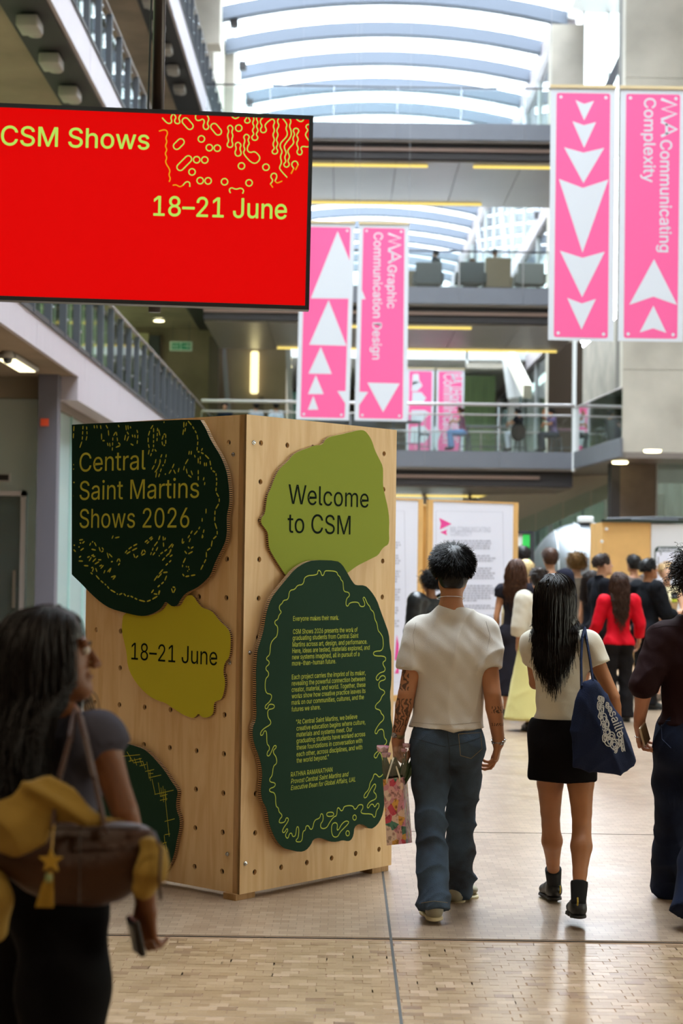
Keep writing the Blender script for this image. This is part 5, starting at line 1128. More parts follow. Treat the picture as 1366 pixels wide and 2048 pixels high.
banner('pink banner lettered MA Graphic Communication Design', [(718, 448), (818, 450), (814, 843), (709, 841)], 36., *K4,
       [[(845,610),(900,745),(845,748)], [(918,1532),(1222,1540),(1065,1810)], [(825,1618),(925,1620),(825,1765)]], [('Graphic', 1110, 425, 830, .250, .014), ('Communication Design', 980, 118, 1312, .250, .014)],
       [([(1120,130),(1230,170),(1120,200),(1230,235),(1120,275)], .045), ([(1120,290),(1232,345),(1120,400)], .045), ([(1155,310),(1155,380)], .04)])
K3 = (2.372, (790, 700))
banner('distant pink banner with rounded white shapes behind the lowest bridge', [(814, 738), (869, 739), (866, 908), (812, 908)], 67., *K3,
       [[(80,170),(85,115),(112,113),(116,150)], [(78,195),(85,150),(120,150),(130,170),(105,195)], [(80,258),(82,200),(125,200),(148,228),(125,258)], [(75,350),(78,285),(140,285),(166,300),(120,350)], [(70,440),(75,365),(140,360),(170,400),(140,440)]], eye=False)
banner('distant pink banner with vertical lettering behind the lowest bridge', [(873, 739), (929, 740), (926, 908), (871, 908)], 67., *K3,
       [[(185,470),(185,360),(205,370),(218,395),(200,440)]], [('BA (Hons) Graphic', 268, 112, 440, .55, .012), ('Communication', 232, 112, 440, .55, .012)], eye=False)

# ------------------------------------------------------------------ white display boards in plywood frames
paper = mat('poster_paper', '#e3e5f4', .6); grey = mat('ink_grey', '#b7b9c8', .7); bpink = mat('ink_pink', '#e8489a', .6)
def board(label, TLp, TRp, BRp, BLp, Y0, Y1, zb=0.02, grp='white display boards in plywood frames'):
    a, b = at(*BLp, Y0), at(*BRp, Y1); a.z = b.z = 0; ex = (b - a); W = ex.length; ex.normalize(); n = ex.cross(ez) * 1; 
    if n.y > 0: n = -n
    top = at(*TRp, Y1).z; G = (a, ex, ez, n); root = empty('display_board', (a + b) / 2, 0, label, 'display board', grp)
    w = .075
    for q in (((0, 0), (w, 0), (w, top), (0, top)), ((W - w, 0), (W, 0), (W, top), (W - w, top)), ((w, 0), (W - w, 0), (W - w, w), (w, w)), ((w, top - .02), (W - w, top - .02), (W - w, top), (w, top))): MB().prism(q, G, -.05, 0).build('frame_batten', plyfar, root)
    MB().prism([(w, w), (W - w, w), (W - w, top - .02), (w, top - .02)], G, -.03, -.008).build('poster', paper, root)
    return root, (a - n * .007, ex, ez, n), W, top
bB, G, W, top = board('white display board headed MA Communicating Complexity', (848, 1000), (1028, 1005), (1033, 1383), (852, 1383), 22.0, 22.7)
f = PX(G, 4.877, (780, 980))
for a in ([(480,272),(600,330),(485,385),(497,330)], [(490,412),(558,385),(548,412),(557,442)]): mb = MB(); poly(mb, [f(*p) for p in a], G); mb.build('arrow', bpink, bB)
for a_ in (('MA COMMUNICATING', G, f, 590, 980, 402, .085), ('COMPLEXITY', G, f, 590, 797, 445, .085)): mb = MB(); line_of(mb, *a_); mb.build('lettering', grey, bB)
mb = MB(); rl = random.Random(5)
stroke(mb, [f(*p) for p in ((448,205),(1100,215),(1122,1870),(455,1870))], .006, G, closed=True)
def textrows(mb, rows, f, G, h):
    for x0, x1, y in rows:
        x = x0
        while x < x1 - 8:
            w = min(rl.uniform(14, 46), x1 - x); a, b = f(x, y), f(x + w, y); poly(mb, [(a[0], a[1]), (b[0], b[1]), (b[0], b[1] + h), (a[0], a[1] + h)] if b[0] > a[0] else [(b[0], b[1]), (a[0], a[1]), (a[0], a[1] + h), (b[0], b[1] + h)], G); x += w + 7
rows = []; y = 505
for nrow in (5, 4, 6, 7, 3, 6, 5, 6, 4):
    for i in range(nrow): rows.append((520, 1030 - (rl.uniform(0, 60) if i < nrow - 1 else rl.uniform(150, 350)), y)); y += 24
    y += 26
textrows(mb, [r for r in rows if r[2] < 1780], f, G, .022); mb.build('text_rows', grey, bB)['kind'] = 'stuff'
bA, G, W, top = board('white display board partly hidden behind the plywood stand', (655, 995), (838, 998), (842, 1392), (660, 1392), 21.0, 21.8)
f = PX(G, 4.877, (780, 980))
for a in ([(45,1660),(65,1410),(85,1500),(85,1660)], [(45,1790),(85,1690),(85,1790)]): mb = MB(); poly(mb, [f(*p) for p in a], G); mb.build('arrow', bpink, bA)
mb = MB(); y = 520; rows = []
for nrow in (4, 5, 6, 6, 4, 5):
    for i in range(nrow): rows.append((-380, 105 - (rl.uniform(0, 30) if i < nrow - 1 else 200), y)); y += 25
    y += 28
textrows(mb, [r for r in rows if r[2] < 1350], f, G, .02); mb.build('text_rows', grey, bA)['kind'] = 'stuff'
mb = MB(); stroke(mb, [f(*p) for p in ((140, 205), (-440, 200), (-430, 1870), (165, 1870))], .006, G, closed=True); mb.build('border_line', grey, bA)
bC = empty('plywood_panel', at(845, 1390, 22.6), 0, 'narrow plywood panel edge between the two white display boards', 'panel')
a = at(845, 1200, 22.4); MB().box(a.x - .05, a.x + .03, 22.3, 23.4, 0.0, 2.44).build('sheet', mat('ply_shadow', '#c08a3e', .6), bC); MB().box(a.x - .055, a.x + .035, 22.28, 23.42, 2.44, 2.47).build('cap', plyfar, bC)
# ------------------------------------------------------------------ far end of the floor: cabin, panel wall, caravan
pw = empty('partition_wall', (6.2, 30, 0), 0, 'free-standing partition with a bare plywood end and a white poster side', 'partition')
x0, x1, x2 = at(1203, 1300, 30).x, at(1300, 1300, 30).x, at(1420, 1300, 30).x; zt = at(1250, 1045, 30).z
MB().box(x0, x1 - .004, 30, 30.06, 0, zt).build('plywood_sheet', plyfar, pw)
MB().box(x1 + .004, x2, 29.98, 30.06, 0, zt - .02).build('white_sheet', mat('sheet_white', '#d9dade', .6), pw); MB().box(x0 - .02, x2, 29.95, 30.1, zt, zt + .05).build('top_rail', mat('rail_green', '#26332c', .5), pw)
MB().box(x0, x0 + .05, 30.06, 31.5, 0, zt).build('side_sheet', plyfar, pw)
for px, py in ((1213, 1058), (1204, 1083)): p = at(px, py, 29.98); MB().lathe(p, [(.03, 0), (.028, .01), (.001, .012)], 8, ax=(0, -1, 0)).build('screw_cap', white, pw)
pf = (Vector((0, 29.975, 0)), Vector((1, 0, 0)), ez, Vector((0, -1, 0))); ps = empty('poster', at(1336, 1150, 29.97), 0, 'white poster with a dark rounded border on the white partition', 'poster')
f = PX(pf, 15.884, (1280, 1040)); g = mat('border_green', '#33453c', .6)
rrp = [(460,1000),(480,900),(560,845),(1180,845),(1290,900),(1325,1000),(1325,2300),(460,2300)]
MB().prism([f(*p) for p in rrp], pf, 0, .006).build('border', g, ps)
MB().prism([f(*p) for p in ((500,1010),(1290,1010),(1290,2270),(500,2270))], (pf[0] - Vector((0, .007, 0)), *pf[1:]), 0, .002).build('sheet', paper, ps)
mb = MB(); G = (pf[0] - Vector((0, .0075, 0)), *pf[1:]); a, b = f(575, 985), f(1210, 985); letter(mb, 'Airstream', G, a[0], a[1], x1=b[0], size=.085, weight=.03); mb.build('lettering', paper, ps)
mb = MB(); G = (pf[0] - Vector((0, .0095, 0)), *pf[1:])
for q in (((640,1010),(670,1010),(670,1120),(640,1120)), ((1095,1010),(1130,1010),(1130,1120),(1095,1120)), ((565,1160),(590,1160),(590,1620),(565,1620))): poly(mb, [f(*p) for p in q], G)
mb.build('mark', g, ps)
# riveted aluminium caravan
cv = empty('caravan', (5.6, 36, 0), 0, 'rounded silver aluminium caravan behind the visitors', 'caravan')
alu = mat('aluminium', '#83878b', .42, metal=.8, var=.08, vscale=1.5); aluw = mat('aluminium_pale', '#dfe2e4', .4, metal=.4)
p0, p1 = at(1068, 1100, 36), at(1420, 1100, 36); top = at(1180, 1043, 36).z
hull = [cap((p0.x + 1.15, 37.2, 1.45), (p1.x, 37.2, 1.45), 1.12, 1.12, k=.02, side=(0, 0, 1), kx=(top - 1.45) / 1.12)]
o = sdf_part('shell', hull, .07, alu, None); o.parent = cv; o.matrix_parent_inverse = PINV(cv)
for i in range(7):
    x = p0.x + .55 + i * .42; ring = []
    for k in range(17):
        a = math.pi * (.02 + .96 * k / 16); xx = x; rr = 1.12 if x > p0.x + 1.15 else math.sqrt(max(.01, 1.12 ** 2 - (p0.x + 1.15 - x) ** 2)); ring.append((xx, 37.2 - rr * 1.012 * math.sin(a), 1.45 + rr * (top - 1.45) / 1.12 * 1.012 * math.cos(a)))
    MB().tube(ring, .012, 5).build('seam_strip', aluw, cv, smooth=True)
MB().bevbox((p0.x + 1.9, 36.06, 1.75), .42, .03, .28, .02).build('side_window', mat('dark_glass', '#3a3f44', .08, spec=.8), cv)
MB().bevbox((p0.x + 1.2, 37.0, top + .06), .15, .2, .07, .03).build('roof_vent', white, cv); MB().bevbox((p0.x + 2.6, 36.8, top + .04), .5, .3, .05, .03).build('roof_cover', dsteel, cv)
MB().tube([(p0.x + 1.6, 36.6, top + .07), (p0.x + 2.6, 36.6, top + .11), (p1.x, 36.6, top + .11)], .03, 6).build('awning_rail', dsteel, cv)
for s in (1.9, 2.9): MB().lathe((p0.x + s, 36.25, .34), [(.001, -.1), (.22, -.1), (.34, -.08), (.34, .08), (.22, .1), (.001, .1)], 16, ax=(0, 1, 0)).build('wheel', mat('tyre', '#1b1b1c', .8), cv)
MB().box(p0.x + 1.0, p1.x, 36.4, 38.0, .3, .5).build('chassis', dsteel, cv)
# white screen on dark stand with a green edge
ws = empty('projection_screen', at(1045, 1350, 27), 0, 'white freestanding screen with a bright green stripe, left of the caravan', 'screen')
a, b = at(1030, 1068, 27), at(1062, 1068, 27); MB().box(a.x - .6, b.x - .12, 27, 27.05, 1.2, a.z).build('panel', white, ws); MB().box(b.x - .13, b.x - .02, 26.98, 27.05, 1.2, a.z).build('stripe', mat('bright_green', '#37d05a', .5), ws)
MB().box(b.x - .02, b.x + .05, 26.97, 27.07, 0, a.z + .05).build('post', dsteel, ws); MB().box(a.x - .7, b.x, 26.97, 27.07, a.z, a.z + .05).build('top_rail', dsteel, ws); MB().box(b.x - .3, b.x + .3, 26.8, 27.3, 0, .04).build('foot', dsteel, ws)

# ------------------------------------------------------------------ signs and fittings
sg = empty('exit_sign', at(362, 692, 58), 0, 'green emergency exit sign hanging under the first gallery ceiling', 'exit sign')
a, b = at(340, 683, 58), at(384, 702, 58); MB().box(a.x, b.x, 57.96, 58.04, b.z, a.z).build('plate', mat('sign_white', '#cfe0d4', .5), sg)
MB().box(a.x + .06, (a.x + b.x) / 2 - .02, 57.94, 57.96, b.z + .05, a.z - .05).build('panel', emis('exit_green', '#1f8a56', .45), sg); MB().box((a.x + b.x) / 2 + .02, b.x - .06, 57.94, 57.96, b.z + .05, a.z - .05).build('panel', _m['exit_green'], sg)
mb = MB(); fq = (Vector((0, 57.935, 0)), Vector((1, 0, 0)), ez, Vector((0, -1, 0))); letter(mb, 'EXIT', fq, a.x + .09, b.z + .1, x1=(a.x + b.x) / 2 - .06, size=.14, weight=.02)
c = ((a.x + b.x) / 2 + b.x) / 2; stroke(mb, [(c - .1, b.z + .16), (c + .1, b.z + .16)], .035, fq); stroke(mb, [(c + .02, b.z + .22), (c + .1, b.z + .16), (c + .02, b.z + .10)], .03, fq); mb.build('lettering', _m['sign_white'], sg)
for q in (a.x + .1, b.x - .1): MB().tube([(q, 58, a.z), (q, 58, 9.66)], .008, 4).build('rod', dsteel, sg)
os_ = empty('notice', at(89, 845, 27.48), 0, 'small square orange notice on the grey column', 'notice'); a, b = at(81, 837, 27.48), at(97, 852, 27.48)
MB().box(a.x, b.x, 27.484, 27.498, b.z, a.z).build('sheet', mat('orange_sheet', '#e2502a', .6), os_); MB().box(a.x + .004, b.x - .004, 27.498, 27.5, b.z + .004, a.z - .004).build('tape', white, os_)
fl = empty('ceiling_lamp', at(58, 702, 25.5), 0, 'slim rectangular lamp under the first gallery, left edge', 'lamp'); a = at(56, 700, 25.5)
MB().bevbox((a.x - .15, 25.5, 4.57), .16, .9, .035, .02).build('housing', mat('lamp_grey', '#9a9890', .5), fl); MB().box(a.x - .27, a.x - .03, 24.7, 26.3, 4.52, 4.535).build('diffuser', emis('tube_glow', '#fff3c4', 3), fl)
sp = empty('security_camera', at(20, 690, 24.5), 0, 'grey dome camera beside the lamp under the first gallery', 'camera'); a = at(16, 690, 24.5)
MB().lathe((a.x, 24.5, 4.62), [(.08, 0), (.09, -.06), (.075, -.1), (.001, -.1)], 14).build('base', mat('lamp_grey', '#9a9890'), sp, smooth=True); MB().lathe((a.x, 24.5, 4.52), [(.07, 0), (.06, -.05), (.03, -.075), (.001, -.08)], 14).build('dome', mat('dark_glass', '#3a3f44'), sp, smooth=True)
dsn = empty('door_sign', at(8, 955, 27.9), 0, 'black rectangular sign beside the glass entrance door', 'sign'); a = at(8, 955, 27.95); MB().box(a.x - .4, a.x + .075, 27.93, 27.99, a.z - .045, a.z + .045).build('plate', mat('sign_black', '#151515', .4), dsn); MB().box(a.x - .42, a.x + .095, 27.96, 28.0, a.z - .065, a.z + .065).build('backing', mat('frame_pale', '#b6aeaa'), dsn)
dw = empty('downlight', at(318, 640, 52), 0, 'round ceiling light in the gallery soffit above the exit sign', 'light'); p = on_plane(318, 640, Vector((0, 0, 9.64)), ez)
MB().lathe((p.x, p.y, 9.60), [(.001, 0), (.17, 0), (.17, .08), (.001, .08)], 16).build('lens', dl, dw); MB().lathe((p.x, p.y, 9.61), [(.17, 0), (.21, 0), (.21, .06), (.17, .06)], 16).build('rim', steel, dw)
# spotlights along the left eaves
pr = None
for i in range(7):
    y = 62 + i * 5.5
    if pr is None:
        pr = empty('spotlight', (-4.15, y, 21.2), 0, 'black spotlight on the left roof edge, nearest of the row', 'spotlight', 'spotlights along the left roof edge')
        MB().bevbox((-4.1, y, 21.0), .14, .2, .16, .04).build('lamp_head', dark, pr); MB().bar((-4.35, y, 21.5), (-4.1, y, 21.1), .06).build('arm', dark, pr)
    else: dup(pr, loc=(-4.15, y, 21.2), label='black spotlight on the left roof edge, %s from the nearest' % ('', 'second', 'third', 'fourth', 'fifth', 'sixth', 'last')[i])
# ------------------------------------------------------------------ the four people in front
def JP(loc, yaw, d):
    Ri = Matrix.Rotation(-yaw, 3, 'Z'); return {k: Ri @ (at(*v) - Vector(loc)) for k, v in d.items()}
def gnd(px, Y): p = at(px, 1500, Y); return Vector((p.x, p.y, 0))
SEEN = 'people walking in the foreground'
def cloth(name, c, **k):
    k.setdefault('rough', .85); k.setdefault('bump', .25); k.setdefault('bscale', 420); L_ = sum(int(c[i:i + 2], 16) for i in (1, 3, 5)); k.setdefault('spec', .2 if L_ > 250 else .08); k.setdefault('sheen', .12 if L_ > 250 else 0.)
    return mat(name, c, **k)

# --- man in the white T-shirt
lc = gnd(898, 8.6)
jm = JP(lc, 0, dict(head=(905, 1143, 8.63), nb=(901, 1211, 8.585), shL=(840, 1266, 8.6), shR=(968, 1264, 8.6), che=(901, 1300, 8.6), bel=(898, 1385, 8.6), pel=(895, 1462, 8.6),
    elL=(813, 1388, 8.55), wrL=(796, 1474, 8.62), elR=(985, 1388, 8.52), wrR=(997, 1483, 8.62), hipL=(861, 1492, 8.6), hipR=(928, 1492, 8.6),
    knL=(861, 1640, 8.53), knR=(921, 1640, 8.78), anL=(868, 1803, 8.40), toL=(858, 1814, 8.56), anR=(917, 1770, 8.97), toR=(936, 1778, 9.10)))
jeans = mat('jeans_blue', '#4a5d72', rough=.9, var=.45, vscale=5, bump=.3, bscale=300, col2='#2b2e33', spec=.15)
man = person('man', 'man in a white T-shirt and flared blue jeans walking away', SEEN, lc, 0, 1.79, 'm', '#b07a58',
    hair=dict(col='#0b0808', kind='short', n=3400, len=.048, rad=.0019, thick=.013, low=-.075, res=.005, rough=.4, puff=.017, lift=.04, mess=.13),
    top=dict(mat=cloth('white_cotton', '#cdc8c0'), hem=.912, abs=1, sleeve=.62, fit=.013, sg=.012, box=(.168, .120), wr=.017, res=.007, name='shirt', seed=4, freq=15,
             dirs=[((.9, .2, .55), 1), ((-.9, .2, .6), .8), ((1., .1, .1), .35)]),
    bottom=dict(kind='flare', mat=jeans, wr=.010, res=.008, flare=.010, leg=.004, fit=.008, drop=.045, name='trousers', top=1.0, freq=19, dirs=[((.45, .2, 1.3), 1), ((-.6, .2, 1.2), .9), ((.2, .2, .6), .4)]),
    shoes=('#8c8672', '#c9bd9a'), ov=jm, res=.010, hres=.004, face=True, armm=1.04,
    hands=dict(L=dict(d=(.10, .10, -1), n=(.7, -.7, .0), curl=(62, 80, 50), thumb=20, tcurl=25, res=.003, side=1), R=dict(d=(-.12, .12, -1), n=(-1, .25, 0), curl=((20, 25, 40, 50), 42, 25), thumb=25, res=.003)))
# --- woman with the navy tote
lg = gnd(1122, 8.5)
jg = JP(lg, 0, dict(head=(1109, 1194, 8.52), nb=(1117, 1262, 8.48), shL=(1066, 1286, 8.52), shR=(1176, 1287, 8.48), che=(1120, 1330, 8.5), bel=(1122, 1400, 8.5), pel=(1125, 1462, 8.5),
    elL=(1071, 1366, 8.68), wrL=(1100, 1330, 8.86), elR=(1226, 1393, 8.44), wrR=(1236, 1462, 8.58), hipL=(1100, 1492, 8.5), hipR=(1158, 1492, 8.5),
    knL=(1101, 1638, 8.70), knR=(1164, 1640, 8.47), anL=(1108, 1768, 8.95), toL=(1093, 1779, 9.11), anR=(1157, 1803, 8.30), toR=(1150, 1818, 8.47)))
girl = person('girl', 'woman with long dark hair, cream T-shirt and black miniskirt walking away', SEEN, lg, 0, 1.66, 'f', '#a5704c',
    hair=dict(col='#120a07', kind='long', n=4200, steps=24, len=.44, rad=.0025, thick=.006, wave=.002, off=(.004, .040), low=-.07, res=.005, rough=.28, body_off=.015, spread=.012,
              pull=.8, under=lambda L, J, RH, s: chainp([L(0, -.070, -.05), L(0, -.085, -.11), L(.0, -.112, -.20), L(.002, -.120, -.30), L(.004, -.125, -.38)], [.044, .048, .048, .034, .012], k=.02, side=RH[0], kx=2.0),
              region=lambda v: not (v[1] > .1 and abs(v[0]) > .55)),
    top=dict(mat=cloth('cream_cotton', '#cfc8b8'), hem=.955, abs=1, sleeve=.42, fit=.009, sg=.012, wr=.0055, res=.007, freq=16, seed=2),
    bottom=dict(kind='skirt', mat=cloth('black_cotton', '#0d0a0b'), hem=.715, top=1.03, flare=.012, hw=.150, fit=.012, wr=.003, res=.008),
    shoes=('#101011', '#16110c'), ov=jg, res=.009, hres=.004, armm=1.0,
    hands=dict(L=dict(d=(.5, .3, .6), n=(0, 1, 0)), R=dict(d=(-.1, .3, -1), n=(-1, 0, 0))))
# --- man at the right edge
lr = gnd(1388, 8.7)
jr = JP(lr, 0, dict(head=(1392, 1160, 8.72), nb=(1388, 1226, 8.68), shL=(1328, 1280, 8.7), shR=(1452, 1280, 8.7), che=(1388, 1315, 8.7), bel=(1386, 1390, 8.7), pel=(1382, 1462, 8.7),
    elL=(1289, 1368, 8.66), wrL=(1279, 1444, 8.72), elR=(1478, 1390, 8.66), wrR=(1482, 1480, 8.75), hipL=(1348, 1492, 8.7), hipR=(1416, 1492, 8.7),
    knL=(1347, 1634, 8.92), knR=(1412, 1640, 8.55), anL=(1345, 1764, 9.13), toL=(1340, 1778, 9.28), anR=(1392, 1812, 8.33), toR=(1388, 1822, 8.5)))
rman = person('rman', 'curly haired man in a maroon shirt walking out at the right edge', SEEN, lr, 0, 1.80, 'm', '#b78266',
    hair=dict(col='#1d110d', kind='curly', n=900, len=.09, rad=.0026, wave=.009, wl=.02, thick=.024, low=-.075, res=.006),
    top=dict(mat=cloth('maroon_cotton', '#241315', rough=.75), hem=.935, abs=1, sleeve=1.14, fit=.016, sg=.022, wr=.009, res=.008, seed=8, wx=1.02),
    bottom=dict(kind='flare', mat=mat('jeans_indigo', '#18233c', rough=.9, var=.35, vscale=5, bump=.3, bscale=300, col2='#0e1220', spec=.15), wr=.009, res=.009, flare=.028, leg=.022, fit=.014, drop=.04, top=1.03),
    shoes=('#7a3a1c', '#5b2d16'), ov=jr, res=.011, hres=.005,
    hands=dict(L=dict(d=(.15, .1, -1), n=(.75, -.65, 0), curl=(35, 45, 30), thumb=35, tcurl=5, res=.003, side=1), R=dict(d=(0, .1, -1))))
# --- woman close by on the left
lw = gnd(98, 4.2); YW = math.radians(-52)
jw = JP(lw, YW, dict(head=(112, 1310, 4.17), nb=(112, 1432, 4.18), shL=(35, 1475, 4.34), shR=(196, 1474, 4.06), che=(112, 1530, 4.18), bel=(102, 1650, 4.2), pel=(98, 1772, 4.2),
    elR=(250, 1625, 4.02), wrR=(292, 1812, 4.10), elL=(10, 1660, 4.5), wrL=(60, 1760, 4.62), hipL=(60, 1810, 4.27), hipR=(136, 1810, 4.13),
    knL=(60, 2160, 4.4), knR=(118, 2150, 4.0), anL=(60, 2500, 4.25), toL=(75, 2540, 4.38), anR=(110, 2500, 3.95), toR=(125, 2545, 4.05)))
woman = person('woman', 'woman with long brown hair and a sleeveless grey top, close by at the left edge', SEEN, lw, YW, 1.60, 'f', '#74482b',
    hair=dict(col='#140b08', kind='long', n=3000, steps=22, len=.50, rad=.0030, thick=.008, wave=.004, off=(.004, .075), low=-.08, res=.006, body_off=.02, spread=.04, under=lambda L, J, RH, s: chainp([L(0, -.05, -.03), L(0, -.06, -.09), L(-.02, -.10, -.2), L(-.05, -.12, -.36), L(-.07, -.11, -.5)], [.055, .06, .06, .045, .02], k=.03, side=RH[0], kx=1.6)),
    top=dict(mat=cloth('grey_blue_linen', '#474754'), hem=.93, abs=1, sleeve=.16, fit=.012, sg=.006, wr=.008, res=.008, name='top'),
    bottom=dict(kind='pants', mat=mat('black_linen', '#060507', .9, spec=.1), flare=.03, leg=.03, fit=.02, wr=.006, res=.011, top=1.09),
    shoes=('#2a2422', '#1a1614'), ov=jw, res=.011, hres=.0045, head_rot=(0, 0, math.radians(-32)),
    hands=dict(R=dict(d=(-.10, .05, -1), n=(-.3, .95, 0), curl=(38, 50, 30), thumb=40, res=.004, side=-1), L=dict(d=(.5, .5, -.3))))
# ------------------------------------------------------------------ visitors further back
def hgt(px, py, Y): return at(px, py, Y).z - .012
CG = 'visitors in the hall'
def vis(label, px, py, Y, yaw, **k):
    k.setdefault('res', .015); g = k.pop('group', CG); z0 = k.pop('z0', 0.); h = hgt(px, py, Y) - z0; dx = k.pop('dx', 0)
    lc = at(px, py, Y); lc = Vector((lc.x + dx, Y, z0)); yaw = math.radians(yaw); jj = k.pop('jl', None)
    if jj: k['ov'] = {a: np.array(b) * (h / 1.75) for a, b in jj.items()}
    return person('p', label, g, lc, yaw, h=k.pop('h', h), **k)
BK = cloth('black_cotton', '#0d0a0b'); dkt = dict(kind='flare', mat=cloth('charcoal_trousers', '#1c1a1c'), leg=.004, wr=.006, res=.016)
def tp(m, **k): d = dict(mat=m, sleeve=2., fit=.014, res=.014); d.update(k); return d
bentR = dict(elR=(.21, .06, 1.14), wrR=(.16, .30, 1.18), elL=(-.22, .05, 1.14), wrL=(-.12, .26, 1.08))
vis('man with a fade haircut in a black turtleneck, in profile beside the woman in red', 1203, 1107, 20.4, -78, skin='#c79a80', hair=dict(col='#2a1a12', kind='short', n=500, len=.035, rad=.003, thick=.010, low=.0, res=.006),
    top=tp(cloth('black_knit', '#15161c'), turtle=.075, hem=.93, wr=.004), bottom=dkt, jl=dict(elR=(.22, .0, 1.15), wrR=(.16, .22, 1.02), elL=(-.22, 0, 1.15), wrL=(-.1, .24, 1.0)), res=.012)
vis('woman in a bright red blouse with long wavy brown hair, seen from behind', 1238, 1143, 19.2, 4, sex='f', skin='#b98a6c', hair=dict(col='#3b241a', kind='long', n=520, steps=20, len=.52, rad=.0055, wave=.014, wl=.10, off=(.008, .05), thick=.012, pull=1.0, body_off=.02,
    under=lambda L, J, RH, s: chainp([L(0, -.06, -.04), L(0, -.08, -.10), L(0, -.115, -.2), L(0, -.12, -.36)], [.05, .055, .056, .03], k=.02, side=RH[0], kx=1.6)),
    top=tp(cloth('red_crepe', '#c40f22', rough=.6), sleeve=1.75, sg=.022, hem=.90, wr=.008), bottom=dict(kind='flare', mat=cloth('charcoal_trousers', '#1c1a1c'), leg=.012, flare=.01, wr=.005, res=.014, fit=.002, top=.96), jl=dict(elL=(-.25, 0, 1.15), wrL=(-.29, .1, 1.0), elR=(.25, -.02, 1.14), wrR=(.27, .1, .95)), tw=1.1, res=.012)
vis('bearded man in a black hooded sweatshirt holding his hands out', 1296, 1117, 20.9, -62, skin='#a87250', hair=dict(col='#100c0b', kind='short', n=500, len=.045, rad=.0035, thick=.016, low=-.01, res=.006), head_rot=(0, 0, math.radians(-8)),
    top=tp(cloth('black_fleece', '#17181c'), sleeve=1.45, sg=.028, fit=.022, hem=.90, wr=.008, turtle=.03), bottom=dkt, jl=dict(elR=(.24, .08, 1.12), wrR=(.20, .36, 1.06), elL=(-.24, .05, 1.12), wrL=(-.10, .30, 1.02)),
    hands=dict(R=dict(d=(0, 1, .05), n=(0, 0, 1), side=-1)), res=.012)
vis('blonde woman in a sleeveless cream dress facing the camera with a dark cup', 1334, 1124, 22.2, 160, sex='f', skin='#cfa184', hair=dict(col='#c9a878', kind='bun', n=500, len=.05, rad=.0035, bun=(0, -.10, .05)), head_rot=(.1, 0, math.radians(25)),
    top=tp(cloth('cream_knit', '#d6c7a0'), sleeve=0, hem=.80, wr=.005), bottom=dict(kind='skirt', mat=cloth('cream_knit', '#d6c7a0'), hem=.45, flare=.03, wr=.004, res=.014), jl=dict(elR=(.22, .06, 1.12), wrR=(.12, .26, 1.22), elL=(-.22, .05, 1.14), wrL=(-.10, .26, 1.10)), shoes=('#5a4636', '#2a1e18'))
vis('man with light brown hair in a dark navy jacket, seen from behind before the caravan', 1101, 1096, 23, 10, skin='#c49478', hair=dict(col='#432818', kind='short', n=420, len=.05, rad=.004, thick=.016), top=tp(cloth('navy_wool', '#20202c'), fit=.028, sg=.03, hem=.85), bottom=dkt)
vis('person with curly blond hair in a grey brown sweater', 1154, 1108, 24.2, 0, skin='#c49a80', hair=dict(col='#7a5a30', kind='curly', n=420, len=.10, rad=.005, wave=.012, thick=.026), top=tp(cloth('taupe_knit', '#5c5348'), fit=.03, sg=.03, hem=.88, wr=.008), bottom=dkt)
vis('man with dark hair in a grey T-shirt, in front of the plywood partition', 1268, 1109, 25, 20, skin='#a9785c', hair=dict(col='#15100e', kind='short', n=420, len=.04, rad=.004, thick=.014), top=tp(cloth('grey_tee', '#5e5450'), sleeve=.6, fit=.02, sg=.025, hem=.9), bottom=dkt)
vis('dark haired woman in a black dress with bare shoulders, behind the turtleneck man', 1185, 1140, 22, -60, sex='f', skin='#c39172', hair=dict(col='#20130e', kind='long', n=240, steps=14, len=.35, rad=.006, wave=.01), top=tp(cloth('black_knit', '#15161c'), sleeve=0, hem=.9), bottom=dict(kind='skirt', mat=cloth('black_knit', '#15161c'), hem=.4, flare=.05, res=.016))
vis('woman in a cream hat and pale jacket, right of the white display board', 1052, 1121, 20.5, -10, sex='f', skin='#c79a7c', hair=dict(col='#c8ae7e', kind='bob', n=300, len=.05, rad=.005, thick=.03), top=tp(cloth('cream_canvas', '#cdbf9c'), fit=.02, sg=.02, hem=.85), bottom=dict(kind='flare', mat=cloth('pale_denim', '#6f93b5'), leg=.01, res=.016))
vis('woman with long brown hair in a charcoal dress beside the white display board', 1033, 1117, 19.4, -15, sex='f', skin='#c08a6a', hair=dict(col='#4a2c1c', kind='long', n=260, steps=16, len=.45, rad=.006, wave=.008), top=tp(cloth('charcoal_crepe', '#25232a'), sleeve=.3, hem=.9), bottom=dict(kind='skirt', mat=cloth('charcoal_crepe', '#25232a'), hem=.25, flare=.06, res=.016))
vis('person in a cream top and long yellow skirt behind the dark haired woman', 1094, 1136, 18.0, 0, sex='f', skin='#b98a6c', hair=dict(col='#241812', kind='bun', n=300, len=.05, rad=.005, bun=(0, -.07, .10)), top=tp(cloth('cream_cotton', '#cfc8b8'), fit=.03, sg=.03, sleeve=1.4, hem=.9), bottom=dict(kind='skirt', mat=cloth('yellow_cotton', '#d8cf8a'), hem=.12, flare=.10, hw=.19, res=.016), dx=-.08)
vis('person with black hair in a black leather jacket between the two display boards', 853, 1143, 18.6, 25, skin='#a97a5e', hair=dict(col='#0f0d0d', kind='curly', n=420, len=.08, rad=.005, wave=.01, thick=.024), top=tp(mat('black_leather', '#16181a', .35, bump=.3, bscale=20), fit=.03, sg=.03, hem=.85), bottom=dkt, dx=.05)
vis('small distant person with dark hair left of the cream hat', 1046, 1092, 25.5, 0, skin='#b98a6c', hair=dict(col='#1a1210', kind='short', n=200, len=.05, rad=.006), top=tp(cloth('taupe_knit', '#5c5348'), hem=.9), bottom=dkt, res=.02)
